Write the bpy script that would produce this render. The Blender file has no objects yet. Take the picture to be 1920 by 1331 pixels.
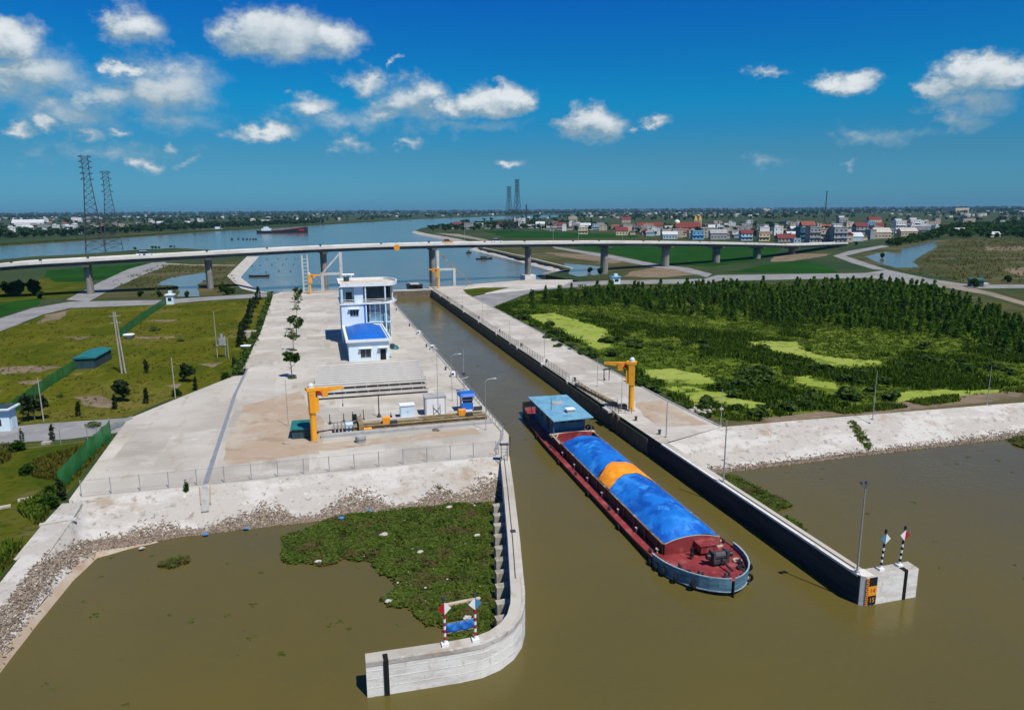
import bpy, bmesh, math, random
import numpy as np
from mathutils import Vector, Matrix, noise as mnoise
from mathutils.geometry import delaunay_2d_cdt, tessellate_polygon

scene = bpy.context.scene
col = scene.collection
rng = random.Random(11)
nrng = np.random.default_rng(11)
R = math.radians

# ------------------------------------------------------------------ camera
# metres; +Y runs up the lock chamber, +X to the right bank, water level is z = 0
PW, PH = 1920.0, 1331.0            # size of the photograph the layout was measured on
FPX = 1333.0                       # focal length in its pixels
CAM = Vector((0.0, 0.0, 36.0))     # the drone
PITCH = math.atan((PH / 2 - 393.0) / FPX)
YAW = math.atan((PW / 2 - 590.0) / (FPX / math.cos(PITCH)))
ROLL = R(0.39)
_fw = Vector((math.sin(YAW) * math.cos(PITCH), math.cos(YAW) * math.cos(PITCH), -math.sin(PITCH)))
_r0 = Vector((math.cos(YAW), -math.sin(YAW), 0.0))
_u0 = _r0.cross(_fw)
_rt = _r0 * math.cos(ROLL) - _u0 * math.sin(ROLL)
_up = _r0 * math.sin(ROLL) + _u0 * math.cos(ROLL)
cam_data = bpy.data.cameras.new('camera')
cam = bpy.data.objects.new('camera', cam_data)
col.objects.link(cam)
cam_data.sensor_width = 36.0
cam_data.lens = 36.0 * FPX / PW
cam_data.clip_start = 0.5
cam_data.clip_end = 80000.0
_m = Matrix((_rt, _up, -_fw)).transposed().to_4x4()
_m.translation = CAM
cam.matrix_world = _m
scene.camera = cam

# ------------------------------------------------------------------ light
SUN_DIR = Vector((0.25, -0.56, 1.0)).normalized()      # towards the sun: right and behind the drone, high
SUN_EL = math.asin(SUN_DIR.z)
SUN_AZ = math.atan2(SUN_DIR.x, SUN_DIR.y)
sun_data = bpy.data.lights.new('sun', 'SUN')
sun_data.energy = 5.0
sun_data.angle = R(0.53)
sun_data.color = (1.0, 0.935, 0.835)
sun = bpy.data.objects.new('sun', sun_data)
sun.rotation_euler = (-SUN_DIR).to_track_quat('-Z', 'Y').to_euler()
sun.location = (0, 0, 200)
col.objects.link(sun)
scene.view_settings.view_transform = 'Standard'
scene.view_settings.look = 'None'
scene.view_settings.exposure = 0.0
scene.view_settings.gamma = 1.0
scene.view_settings.use_curve_mapping = False
scene.cycles.use_adaptive_sampling = True
scene.cycles.adaptive_threshold = 0.02
scene.cycles.use_denoising = True
scene.cycles.max_bounces = 6
scene.cycles.diffuse_bounces = 2
scene.cycles.glossy_bounces = 3
scene.cycles.transparent_max_bounces = 12
scene.cycles.volume_bounces = 0

# ------------------------------------------------------------------ node helpers
def N(nt, typ, loc=None, **kw):
    n = nt.nodes.new(typ)
    for k, v in kw.items():
        if k.startswith('i_'):
            key = k[2:]
            n.inputs[int(key) if key.isdigit() else key].default_value = v
        else:
            setattr(n, k, v)
    return n
def LK(nt, a, b): nt.links.new(a, b)
def math_node(nt, op, a, b=None, c=None, clamp=False):
    n = nt.nodes.new('ShaderNodeMath'); n.operation = op; n.use_clamp = clamp
    for i, v in enumerate((a, b, c)):
        if v is None: continue
        if isinstance(v, (int, float)): n.inputs[i].default_value = v
        else: nt.links.new(v, n.inputs[i])
    return n.outputs[0]
def mix_col(nt, fac, a, b, blend='MIX'):
    n = nt.nodes.new('ShaderNodeMix'); n.data_type = 'RGBA'; n.blend_type = blend
    for sock, v in ((n.inputs[0], fac), (n.inputs[6], a), (n.inputs[7], b)):
        if isinstance(v, (int, float)): sock.default_value = v
        elif isinstance(v, (tuple, list)): sock.default_value = (*v[:3], 1.0)
        else: nt.links.new(v, sock)
    return n.outputs[2]
def smooth(nt, x, lo, hi):
    n = nt.nodes.new('ShaderNodeMapRange'); n.interpolation_type = 'SMOOTHSTEP'
    nt.links.new(x, n.inputs[0])
    n.inputs[1].default_value = lo; n.inputs[2].default_value = hi
    n.inputs[3].default_value = 0.0; n.inputs[4].default_value = 1.0
    return n.outputs[0]

# ------------------------------------------------------------------ sky with fair-weather cumulus
def ray_dir(px, py):
    return _fw + _rt * ((px - PW / 2) / FPX) - _up * ((py - PH / 2) / FPX)
def az_el(px, py):
    d = ray_dir(px, py).normalized()
    return math.degrees(math.atan2(d.x, d.y)), math.degrees(math.asin(d.z))
world = bpy.data.worlds.new('World')
scene.world = world
world.use_nodes = True
wt = world.node_tree
wt.nodes.clear()
w_out = N(wt, 'ShaderNodeOutputWorld')
w_bg = N(wt, 'ShaderNodeBackground')
w_bg.inputs['Strength'].default_value = 0.1
LK(wt, w_bg.outputs[0], w_out.inputs[0])
sky = N(wt, 'ShaderNodeTexSky', sky_type='NISHITA', sun_disc=False, sun_elevation=SUN_EL, sun_rotation=SUN_AZ,
        altitude=0.0, air_density=1.0, dust_density=0.3, ozone_density=3.0)
w_geo = N(wt, 'ShaderNodeTexCoord')
w_sep = N(wt, 'ShaderNodeSeparateXYZ'); LK(wt, w_geo.outputs['Generated'], w_sep.inputs[0])
w_el = math_node(wt, 'MULTIPLY', math_node(wt, 'ARCSINE', w_sep.outputs[2]), 57.29578)
w_az = math_node(wt, 'MULTIPLY', math_node(wt, 'ARCTAN2', w_sep.outputs[0], w_sep.outputs[1]), 57.29578)
# deep polarised blue: the same grade all the way round the sky
w_ramp = N(wt, 'ShaderNodeValToRGB')
LK(wt, math_node(wt, 'DIVIDE', w_el, 90.0, clamp=True), w_ramp.inputs[0])
cr = w_ramp.color_ramp
SKY_STOPS = [(0.0, (.13, .44, .90)), (1.5, (.14, .45, .80)), (4.0, (.13, .44, .68)), (6.2, (.06, .48, .76)), (8.0, (.025, .54, .84)), (12.0, (.02, .47, .90)), (15.5, (.018, .41, 1.0)), (30.0, (.03, .36, .84)), (90.0, (.05, .34, .70))]
cr.elements[0].position = SKY_STOPS[0][0] / 90.0; cr.elements[0].color = (*SKY_STOPS[0][1], 1)
cr.elements[1].position = SKY_STOPS[-1][0] / 90.0; cr.elements[1].color = (*SKY_STOPS[-1][1], 1)
for p_, c_ in SKY_STOPS[1:-1]:
    e_ = cr.elements.new(p_ / 90.0); e_.color = (*c_, 1)
LKSKY = mix_col(wt, 1.0, sky.outputs[0], w_ramp.outputs[0], 'MULTIPLY')
w_pos = N(wt, 'ShaderNodeCombineXYZ'); LK(wt, w_az, w_pos.inputs[0]); LK(wt, w_el, w_pos.inputs[1])
def w_noise(scale, detail, rough, off=(0, 0, 0), dim='3D'):
    mp = N(wt, 'ShaderNodeVectorMath', operation='MULTIPLY_ADD'); LK(wt, w_geo.outputs['Generated'], mp.inputs[0])
    mp.inputs[1].default_value = (1.0, 1.0, 1.5); mp.inputs[2].default_value = off
    n = N(wt, 'ShaderNodeTexNoise', i_Scale=scale, i_Detail=detail, i_Roughness=rough)
    LK(wt, mp.outputs[0], n.inputs['Vector'])
    return n
wn1 = w_noise(13.0, 6.0, 0.60)
wn2 = w_noise(34.0, 7.0, 0.64, (3.1, 1.7, 0.4))
warp = N(wt, 'ShaderNodeVectorMath', operation='MULTIPLY_ADD')
LK(wt, wn1.outputs['Color'], warp.inputs[0]); warp.inputs[1].default_value = (5.6, 3.0, 0); warp.inputs[2].default_value = (-2.8, -1.5, 0)
warp2 = N(wt, 'ShaderNodeVectorMath', operation='MULTIPLY_ADD')
LK(wt, wn2.outputs['Color'], warp2.inputs[0]); warp2.inputs[1].default_value = (2.6, 1.7, 0); warp2.inputs[2].default_value = (-1.3, -0.85, 0)
wp = N(wt, 'ShaderNodeVectorMath', operation='ADD'); LK(wt, w_pos.outputs[0], wp.inputs[0]); LK(wt, warp.outputs[0], wp.inputs[1])
wp2 = N(wt, 'ShaderNodeVectorMath', operation='ADD'); LK(wt, wp.outputs[0], wp2.inputs[0]); LK(wt, warp2.outputs[0], wp2.inputs[1])
# (x, y, half width, half height) of each cloud, the clouds' density
CLOUDS = [(15, 75, 85, 45, 1.0), (80, 140, 120, 62, .62), (20, 150, 80, 70, .55), (300, 160, 125, 62, .62), (215, 178, 95, 45, .55), (258, 45, 60, 40, .7), (235, 120, 40, 20, .9),
          (520, 68, 120, 55, .95), (620, 80, 60, 40, .85), (440, 62, 60, 28, .6), (590, 203, 58, 30, .75), (692, 157, 48, 26, .6), (726, 122, 12, 8, .6),
          (770, 190, 70, 42, .55), (800, 175, 50, 28, .6), (730, 215, 55, 20, .45), (915, 190, 68, 34, 1.0), (955, 180, 40, 34, 1.0), (840, 205, 60, 30, .7),
          (1112, 226, 62, 38, .95), (1210, 233, 34, 15, .6), (1428, 135, 46, 11, .5), (1588, 148, 66, 27, 1.0), (1860, 135, 115, 40, 1.1), (1780, 165, 60, 18, .8),
          (500, 248, 72, 17, .7), (30, 236, 50, 15, .65), (92, 230, 30, 20, .7), (155, 246, 26, 16, .42), (205, 244, 28, 11, .5), (302, 270, 20, 15, .4),
          (270, 310, 36, 16, .55), (345, 308, 32, 9, .4), (665, 268, 48, 14, .4), (772, 268, 30, 13, .5), (965, 312, 28, 8, .5), (1435, 300, 40, 18, .28),
          (1800, 225, 60, 24, .36), (1610, 303, 16, 8, .3), (120, 205, 150, 40, .42), (330, 215, 110, 30, .36), (640, 225, 120, 24, .30), (1830, 190, 90, 30, .42), (1650, 250, 120, 20, .24), (200, 290, 160, 24, .24), (860, 240, 120, 18, .28)]
def cloud_field(vec):
    dens = None
    for (px, py, rx, ry, s) in CLOUDS:
        a, e = az_el(px, py)
        a1, _ = az_el(px + rx, py); _, e1 = az_el(px, py - ry)
        sx, sy = 0.85 / max(a1 - a, 0.2), 0.82 / max(e1 - e, 0.2)
        v = N(wt, 'ShaderNodeVectorMath', operation='MULTIPLY_ADD'); LK(wt, vec, v.inputs[0])
        v.inputs[1].default_value = (sx, sy, 0); v.inputs[2].default_value = (-a * sx, -e * sy, 0)
        ln = N(wt, 'ShaderNodeVectorMath', operation='LENGTH'); LK(wt, v.outputs[0], ln.inputs[0])
        d = math_node(wt, 'MULTIPLY_ADD', ln.outputs['Value'], -s, s)         # s at the core, 0 at the rim
        dens = d if dens is None else math_node(wt, 'MAXIMUM', dens, d)
    return dens
dens = cloud_field(wp2.outputs[0])
wup = N(wt, 'ShaderNodeVectorMath', operation='ADD'); LK(wt, wp2.outputs[0], wup.inputs[0]); wup.inputs[1].default_value = (0.5, 1.15, 0)
above = cloud_field(wup.outputs[0])             # how much cloud lies between here and the sun
# the same kind of cloud goes on round the rest of the sky
wn3 = w_noise(5.2, 5.0, 0.58, (7.3, 2.2, 9.1))
outside = smooth(wt, math_node(wt, 'ABSOLUTE', math_node(wt, 'SUBTRACT', w_az, math.degrees(YAW))), 42.0, 56.0)
high = smooth(wt, w_el, 17.5, 26.0)
gate = math_node(wt, 'MAXIMUM', outside, high)
gen = math_node(wt, 'MULTIPLY_ADD', wn3.outputs['Fac'], 3.6, -2.05)
gen = math_node(wt, 'SUBTRACT', gen, math_node(wt, 'MULTIPLY', math_node(wt, 'SUBTRACT', 1.0, gate), 3.0))
dens = math_node(wt, 'MAXIMUM', dens, gen)
fray = math_node(wt, 'MULTIPLY_ADD', wn2.outputs['Fac'], 0.62, -0.31)
dens2 = math_node(wt, 'ADD', dens, fray)
alpha = math_node(wt, 'MULTIPLY', smooth(wt, dens2, 0.0, 0.54), 0.93)
alpha = math_node(wt, 'MULTIPLY', alpha, smooth(wt, w_el, 0.2, 3.2))
core = smooth(wt, dens2, 0.18, 0.75)
bright = math_node(wt, 'MULTIPLY_ADD', wn2.outputs['Fac'], 0.55, math_node(wt, 'MULTIPLY', core, 0.75))
bright = math_node(wt, 'SUBTRACT', bright, math_node(wt, 'MULTIPLY', smooth(wt, math_node(wt, 'ADD', above, fray), .05, .70), 0.72), clamp=True)
cloud_c = mix_col(wt, bright, (2.7, 3.9, 4.7), (8.0, 8.4, 8.6))
w_sum = mix_col(wt, alpha, LKSKY, cloud_c)
LK(wt, w_sum, w_bg.inputs['Color'])

# ------------------------------------------------------------------ layout helpers
def at(px, py, z=0.0):
    """world point on the level z that the photograph shows at (px, py)"""
    d = ray_dir(px, py); t = (z - CAM.z) / d.z
    return CAM + d * t
def at_y(px, py, Y):
    d = ray_dir(px, py); t = (Y - CAM.y) / d.y
    return CAM + d * t
def pts(lst, z=0.0): return [at(x, y, z).to_2d() for x, y in lst]

# ------------------------------------------------------------------ object helpers
def tag(o, label=None, cat=None, group=None, kind=None):
    if label: o['label'] = label
    if cat: o['category'] = cat
    if group: o['group'] = group
    if kind: o['kind'] = kind
    return o
def empty(name, loc=(0, 0, 0), rz=0.0, label=None, cat=None, group=None, scale=None):
    o = bpy.data.objects.new(name, None); col.objects.link(o)
    o.location = loc; o.rotation_euler = (0, 0, rz); o.empty_display_size = 0.3
    if scale is not None: o.scale = (scale,) * 3 if isinstance(scale, (int, float)) else scale
    return tag(o, label, cat, group)
def place(name, mesh, parent=None, loc=(0, 0, 0), rz=0.0, scale=None, rot=None):
    o = bpy.data.objects.new(name, mesh); col.objects.link(o)
    o.parent = parent; o.location = loc
    o.rotation_euler = rot if rot else (0, 0, rz)
    if scale is not None: o.scale = (scale,) * 3 if isinstance(scale, (int, float)) else scale
    return o
KIDS = {}
def copy_tree(o, parent=None, **kw):
    c = o.copy(); col.objects.link(c); c.parent = parent
    for k, v in kw.items(): setattr(c, k, v)
    for ch in o.children: copy_tree(ch, c)
    return c

class MB:
    """collects shapes, then links them as ONE mesh object"""
    def __init__(s): s.v = []; s.f = []; s.m = []
    def add(s, vs, fs, mi=0):
        o = len(s.v); s.v += [tuple(v) for v in vs]
        s.f += [tuple(i + o for i in f) for f in fs]; s.m += [mi] * len(fs); return s
    def box(s, x0, x1, y0, y1, z0, z1, mi=0):
        return s.add([(x0, y0, z0), (x1, y0, z0), (x1, y1, z0), (x0, y1, z0), (x0, y0, z1), (x1, y0, z1), (x1, y1, z1), (x0, y1, z1)],
                     [(0, 3, 2, 1), (4, 5, 6, 7), (0, 1, 5, 4), (1, 2, 6, 5), (2, 3, 7, 6), (3, 0, 4, 7)], mi)
    def cbox(s, cx, cy, z0, sx, sy, sz, rz=0.0, mi=0):
        c, n = math.cos(rz), math.sin(rz); vs = []
        for z in (z0, z0 + sz):
            for ax, ay in ((-1, -1), (1, -1), (1, 1), (-1, 1)):
                x, y = ax * sx / 2, ay * sy / 2
                vs.append((cx + x * c - y * n, cy + x * n + y * c, z))
        return s.add(vs, [(0, 3, 2, 1), (4, 5, 6, 7), (0, 1, 5, 4), (1, 2, 6, 5), (2, 3, 7, 6), (3, 0, 4, 7)], mi)
    def prism(s, poly, z0, z1, mi=0, mi_top=None):
        n = len(poly)
        area = sum(poly[i][0] * poly[(i + 1) % n][1] - poly[(i + 1) % n][0] * poly[i][1] for i in range(n))
        if area < 0: poly = list(reversed(poly))
        vs = [(p[0], p[1], z0) for p in poly] + [(p[0], p[1], z1) for p in poly]
        s.add(vs, [tuple(reversed(range(n)))] + [(i, (i + 1) % n, n + (i + 1) % n, n + i) for i in range(n)], mi)
        o = len(s.v) - 2 * n
        s.f.append(tuple(o + n + i for i in range(n))); s.m.append(mi if mi_top is None else mi_top); return s
    def cyl(s, p0, p1, r0, r1=None, n=8, mi=0):
        r1 = r0 if r1 is None else r1
        p0, p1 = Vector(p0), Vector(p1); d = (p1 - p0).normalized()
        a = d.orthogonal().normalized(); b = d.cross(a)
        vs = []
        for p, r in ((p0, r0), (p1, r1)):
            for i in range(n):
                t = 2 * math.pi * i / n; vs.append(p + a * (r * math.cos(t)) + b * (r * math.sin(t)))
        fs = [(i, (i + 1) % n, n + (i + 1) % n, n + i) for i in range(n)] + [tuple(reversed(range(n))), tuple(range(n, 2 * n))]
        return s.add(vs, fs, mi)
    def tube(s, path, r, n=6, mi=0):
        for a, b in zip(path[:-1], path[1:]): s.cyl(a, b, r, r, n, mi)
        return s
    def beam(s, p0, p1, w, h, mi=0):
        p0, p1 = Vector(p0), Vector(p1); d = (p1 - p0).normalized()
        up = Vector((0, 0, 1)) if abs(d.z) < 0.95 else Vector((0, 1, 0))
        a = d.cross(up).normalized(); b = a.cross(d)
        vs = []
        for p in (p0, p1):
            for sa, sb in ((-1, -1), (1, -1), (1, 1), (-1, 1)): vs.append(p + a * (sa * w / 2) + b * (sb * h / 2))
        return s.add(vs, [(3, 2, 1, 0), (4, 5, 6, 7), (0, 1, 5, 4), (1, 2, 6, 5), (2, 3, 7, 6), (3, 0, 4, 7)], mi)
    def loft(s, rings, mi=0, closed=True, caps=True):
        n = len(rings[0]); vs = [v for r in rings for v in r]; fs = []
        for k in range(len(rings) - 1):
            for i in range(n if closed else n - 1):
                j = (i + 1) % n; fs.append((k * n + i, k * n + j, (k + 1) * n + j, (k + 1) * n + i))
        if caps and closed: fs += [tuple(reversed(range(n))), tuple(range((len(rings) - 1) * n, len(rings) * n))]
        return s.add(vs, fs, mi)
    def torus(s, c, R_, r, axis=(0, 1, 0), n=12, m=6, mi=0):
        ax = Vector(axis).normalized(); a = ax.orthogonal().normalized(); b = ax.cross(a); c = Vector(c); vs = []; fs = []
        for i in range(n):
            t = 2 * math.pi * i / n; d = a * math.cos(t) + b * math.sin(t)
            for j in range(m):
                u = 2 * math.pi * j / m; vs.append(c + d * (R_ + r * math.cos(u)) + ax * (r * math.sin(u)))
        for i in range(n):
            for j in range(m):
                fs.append((i * m + j, ((i + 1) % n) * m + j, ((i + 1) % n) * m + (j + 1) % m, i * m + (j + 1) % m))
        return s.add(vs, fs, mi)
    def mesh(s, name, mats, smooth=False):
        me = bpy.data.meshes.new(name); me.from_pydata(s.v, [], s.f)
        for m in (mats if isinstance(mats, (list, tuple)) else [mats]): me.materials.append(m)
        if len(set(s.m)) > 1: me.polygons.foreach_set('material_index', s.m)
        if smooth: me.polygons.foreach_set('use_smooth', [True] * len(me.polygons))
        me.update(); return me
    def build(s, name, mats, parent=None, smooth=False, loc=(0, 0, 0), rz=0.0):
        return place(name, s.mesh(name, mats, smooth), parent, loc, rz)

def structure(o): o['kind'] = 'structure'; return o
def stuff(o, label=None, cat=None): o['kind'] = 'stuff'; return tag(o, label, cat)

def fast_mesh(name, V, F, mat):
    """V (n,3), F (m,k) arrays -> mesh"""
    me = bpy.data.meshes.new(name); k = F.shape[1]
    me.vertices.add(len(V)); me.vertices.foreach_set('co', np.asarray(V, np.float32).ravel())
    me.loops.add(F.size); me.loops.foreach_set('vertex_index', F.astype(np.int32).ravel())
    me.polygons.add(len(F)); me.polygons.foreach_set('loop_start', np.arange(0, F.size, k, dtype=np.int32))
    me.update(calc_edges=True); me.validate(verbose=False)
    me.materials.append(mat); return me
def scatter_arrays(tmpls, P, S, RZ, pick=None):
    """repeat small templates (V,F) at P with per-instance scale S (n,3) and turn RZ"""
    Vs, Fs, off = [], [], 0
    n = len(P); pick = nrng.integers(0, len(tmpls), n) if pick is None else pick
    for t, (V, F) in enumerate(tmpls):
        ix = np.nonzero(pick == t)[0]
        if not len(ix): continue
        c, s_ = np.cos(RZ[ix])[:, None], np.sin(RZ[ix])[:, None]
        v = V[None] * S[ix][:, None, :]
        x = v[..., 0] * c - v[..., 1] * s_; y = v[..., 0] * s_ + v[..., 1] * c
        w = np.stack([x, y, v[..., 2]], -1) + P[ix][:, None, :]
        Vs.append(w.reshape(-1, 3)); m = len(V)
        Fs.append((F[None] + (np.arange(len(ix)) * m)[:, None, None] + off).reshape(-1, F.shape[1])); off += m * len(ix)
    return np.concatenate(Vs), np.concatenate(Fs)
def inside(P, poly):
    poly = np.array([tuple(p)[:2] for p in poly]); x, y = P[:, 0], P[:, 1]; r = np.zeros(len(P), bool)
    j = len(poly) - 1
    for i in range(len(poly)):
        xi, yi = poly[i]; xj, yj = poly[j]
        if yi != yj:
            r ^= ((yi > y) != (yj > y)) & (x < (xj - xi) * (y - yi) / (yj - yi) + xi)
        j = i
    return r
def fill_poly(poly, n):
    a = np.array([tuple(p)[:2] for p in poly]); lo, hi = a.min(0), a.max(0); out = []; got = 0
    while got < n:
        P = lo + nrng.random((max(n * 2, 200), 2)) * (hi - lo); P = P[inside(P, poly)]; out.append(P); got += len(P)
    return np.concatenate(out)[:n]
def ragged(poly, step, amp, seed=0.0, freq=None):
    """the outline with a wandering edge"""
    freq = freq or 0.6 / step; out = []; n = len(poly)
    for i in range(n):
        a, b = Vector(poly[i][:2]), Vector(poly[(i + 1) % n][:2]); L = (b - a).length; k = max(1, int(L / step))
        for q in range(k):
            p = a.lerp(b, q / k); v = mnoise.noise_vector(Vector((p.x * freq, p.y * freq, seed))); w = mnoise.noise_vector(Vector((p.x * freq * 3, p.y * freq * 3, seed + 5)))
            out.append((p.x + (v.x + w.x * .45) * amp, p.y + (v.y + w.y * .45) * amp))
    return out
def sheet(name, poly, z, mat, kind='structure', label=None, cat=None):
    """flat sheet on an outline of world points"""
    tri = tessellate_polygon([[Vector((p[0], p[1], 0)) for p in poly]])
    V = np.array([(p[0], p[1], z) for p in poly]); F = np.array(tri)
    a, b, c = V[F[:, 0]], V[F[:, 1]], V[F[:, 2]]
    flip = np.cross(b - a, c - a)[:, 2] < 0; F[flip] = F[flip][:, ::-1]
    o = place(name, fast_mesh(name, V, F, mat)); o['kind'] = kind
    return tag(o, label, cat)

# ------------------------------------------------------------------ materials
def M(name, base, rough=0.8, spec=0.3, metal=0.0, layers=(), bump=0.0, bscale=4.0, coat=0.0, island=None, alpha=1.0, transl=0.0):
    """procedural material: base colour, noise layers (colour, scale, lo, hi, detail, stretch), relief"""
    m = bpy.data.materials.new(name); m.use_nodes = True; nt = m.node_tree
    b = nt.nodes['Principled BSDF']; out = nt.nodes['Material Output']
    b.inputs['Roughness'].default_value = rough; b.inputs['Metallic'].default_value = metal
    b.inputs['Specular IOR Level'].default_value = spec; b.inputs['Coat Weight'].default_value = coat
    tc = N(nt, 'ShaderNodeTexCoord'); c = None
    if layers or bump: co = tc.outputs['Object']
    c = tuple(base)
    if island:
        gi = N(nt, 'ShaderNodeNewGeometry')
        c = mix_col(nt, gi.outputs['Random Per Island'], c, island)
    for i, L in enumerate(layers):
        lc, sc, lo, hi = L[:4]; det = L[4] if len(L) > 4 else 4.0; st = L[5] if len(L) > 5 else None
        src = co
        if st or i:
            mp = N(nt, 'ShaderNodeVectorMath', operation='MULTIPLY_ADD'); LK(nt, co, mp.inputs[0])
            mp.inputs[1].default_value = st or (1, 1, 1); mp.inputs[2].default_value = (i * 17.3, i * 9.1, i * 5.7); src = mp.outputs[0]
        nz = N(nt, 'ShaderNodeTexNoise', i_Scale=sc, i_Detail=det, i_Roughness=0.62); LK(nt, src, nz.inputs['Vector'])
        c = mix_col(nt, smooth(nt, nz.outputs['Fac'], lo, hi), c, lc)
    if isinstance(c, tuple): b.inputs['Base Color'].default_value = (*c, 1)
    else: LK(nt, c, b.inputs['Base Color'])
    if bump:
        nz = N(nt, 'ShaderNodeTexNoise', i_Scale=bscale, i_Detail=6.0, i_Roughness=0.65); LK(nt, co, nz.inputs['Vector'])
        bp = N(nt, 'ShaderNodeBump', i_Strength=1.0, i_Distance=bump); LK(nt, nz.outputs['Fac'], bp.inputs['Height']); LK(nt, bp.outputs[0], b.inputs['Normal'])
    if transl:
        tr = N(nt, 'ShaderNodeBsdfTranslucent'); ms = N(nt, 'ShaderNodeMixShader', i_0=transl)
        if isinstance(c, tuple): tr.inputs[0].default_value = (*c, 1)
        else: LK(nt, c, tr.inputs[0])
        LK(nt, b.outputs[0], ms.inputs[1]); LK(nt, tr.outputs[0], ms.inputs[2]); LK(nt, ms.outputs[0], out.inputs[0])
    if alpha < 1.0:
        tp = N(nt, 'ShaderNodeBsdfTransparent'); ms = N(nt, 'ShaderNodeMixShader', i_0=alpha)
        LK(nt, tp.outputs[0], ms.inputs[1]); LK(nt, b.outputs[0], ms.inputs[2]); LK(nt, ms.outputs[0], out.inputs[0])
    return m

mt = {}
mt['terrain'] = M('terrain_green', (.035, .062, .020), .95, .1, layers=[((.060, .068, .020), .0045, .44, .6, 3), ((.022, .050, .018), .011, .48, .62, 3), ((.075, .066, .032), .019, .60, .72, 4), ((.028, .034, .014), .35, .45, .7, 5)])
mt['grass'] = M('mown_grass', (.088, .094, .009), .95, .0, layers=[((.056, .076, .007), .06, .42, .62, 5), ((.135, .118, .030), .045, .52, .70, 6), ((.21, .175, .095), .085, .64, .74, 6), ((.050, .062, .007), 1.1, .48, .68, 5, (1, .6, 1)), ((.112, .120, .014), .25, .52, .7, 5, (1, .4, 1))], bump=.12, bscale=1.6)
mt['rough_grass'] = M('rough_grass', (.075, .085, .009), .95, .0, layers=[((.042, .068, .007), .11, .42, .6, 5), ((.125, .105, .042), .07, .56, .70, 6), ((.034, .050, .006), .9, .5, .7, 5)], bump=.2, bscale=1.4)
mt['dry_grass'] = M('dry_scrub', (.075, .075, .024), .95, .1, layers=[((.045, .055, .015), .035, .42, .58, 5, (.5, 1, 1)), ((.12, .098, .055), .028, .52, .66, 6, (.4, 1, 1)), ((.030, .036, .014), .12, .52, .7, 5, (.4, 1, 1))])
mt['rice'] = M('rice_green', (.010, .052, .003), .95, .05, layers=[((.014, .066, .005), .02, .4, .65, 3), ((.007, .038, .003), .2, .46, .7, 4, (1, .2, 1))], bump=.1, bscale=3)
mt['marsh'] = M('marsh_floor', (.075, .118, .012), .95, .03, layers=[((.11, .150, .018), .05, .44, .6, 5, (.5, 1, 1)), ((.065, .050, .018), .06, .60, .70, 5, (.4, 1, 1)), ((.036, .064, .007), .35, .5, .7, 5)], bump=.3, bscale=.9)
mt['dirt'] = M('bare_earth', (.20, .155, .105), .95, .1, layers=[((.14, .11, .07), .09, .42, .62, 6), ((.085, .080, .030), .12, .55, .70, 6), ((.26, .215, .16), .5, .52, .72, 4)], bump=.12, bscale=2)
mt['gravel_road'] = M('pale_gravel', (.245, .25, .25), .95, .12, layers=[((.19, .195, .20), .12, .42, .64, 5), ((.30, .295, .28), .4, .5, .7, 5), ((.19, .17, .14), .05, .60, .74, 5)], bump=.03, bscale=8)
mt['brown_road'] = M('earth_road', (.25, .21, .17), .95, .12, layers=[((.19, .165, .13), .10, .42, .64, 5), ((.30, .27, .24), .4, .52, .7, 5)], bump=.03, bscale=8)
mt['duckweed'] = M('duckweed', (.225, .290, .042), .9, .1, layers=[((.28, .335, .070), .10, .42, .62, 5, (.5, 1, 1)), ((.085, .13, .018), .30, .52, .66, 6), ((.19, .25, .034), 1.5, .5, .7, 5)])
mt['deck_concrete'] = M('wharf_concrete', (.455, .434, .385), .85, .2, layers=[((.375, .352, .305), .055, .42, .60, 6), ((.515, .495, .448), .10, .50, .64, 6, (.6, 1, 1)), ((.35, .31, .25), .35, .55, .72, 6, (1, .35, 1)), ((.28, .255, .22), 1.1, .61, .76, 6), ((.54, .525, .485), .8, .60, .74, 5, (.3, 1, 1))], bump=.012, bscale=6)
for k_, f_ in (('deck_b', .93), ('deck_c', 1.05), ('deck_d', .98)):
    q_ = lambda c: tuple(v * f_ for v in c)
    mt[k_] = M('wharf_concrete_' + k_[-1], q_((.455, .435, .388)), .85, .2, layers=[(q_((.365, .342, .295)), .055, .42, .60, 6), (q_((.52, .50, .455)), .11, .50, .64, 6, (.6, 1, 1)), (q_((.34, .30, .245)), .35, .54, .71, 6, (1, .35, 1)), (q_((.25, .23, .20)), 1.0, .60, .75, 6), (q_((.55, .535, .50)), .8, .60, .74, 5, (.3, 1, 1))], bump=.012, bscale=6)
mt['sandy_concrete'] = M('sandy_concrete', (.375, .295, .215), .9, .2, layers=[((.42, .37, .30), .16, .46, .64, 6), ((.31, .23, .16), .30, .52, .70, 6), ((.43, .40, .35), .10, .56, .70, 6)], bump=.012, bscale=6)
mt['slope_concrete'] = M('revetment_concrete', (.41, .392, .355), .9, .2, layers=[((.50, .49, .46), .30, .46, .60, 6, (.5, 1, 1)), ((.33, .27, .205), .16, .56, .70, 6), ((.26, .23, .19), 1.1, .54, .70, 6), ((.15, .13, .105), 2.4, .62, .74, 5), ((.56, .55, .53), 1.7, .60, .72, 5)], bump=.07, bscale=2.0)
mt['wall_concrete'] = M('wall_concrete', (.72, .71, .67), .85, .2, layers=[((.60, .58, .54), .30, .46, .64, 6, (1, 1, 3)), ((.36, .34, .31), .7, .60, .72, 6, (1, 1, 7)), ((.77, .765, .74), 1.4, .52, .7, 5, (.5, .5, 2)), ((.34, .31, .26), 2.2, .62, .74, 5, (1, 1, .4)), ((.50, .47, .41), .9, .56, .72, 6, (2, 2, .6))], bump=.025, bscale=5)
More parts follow.
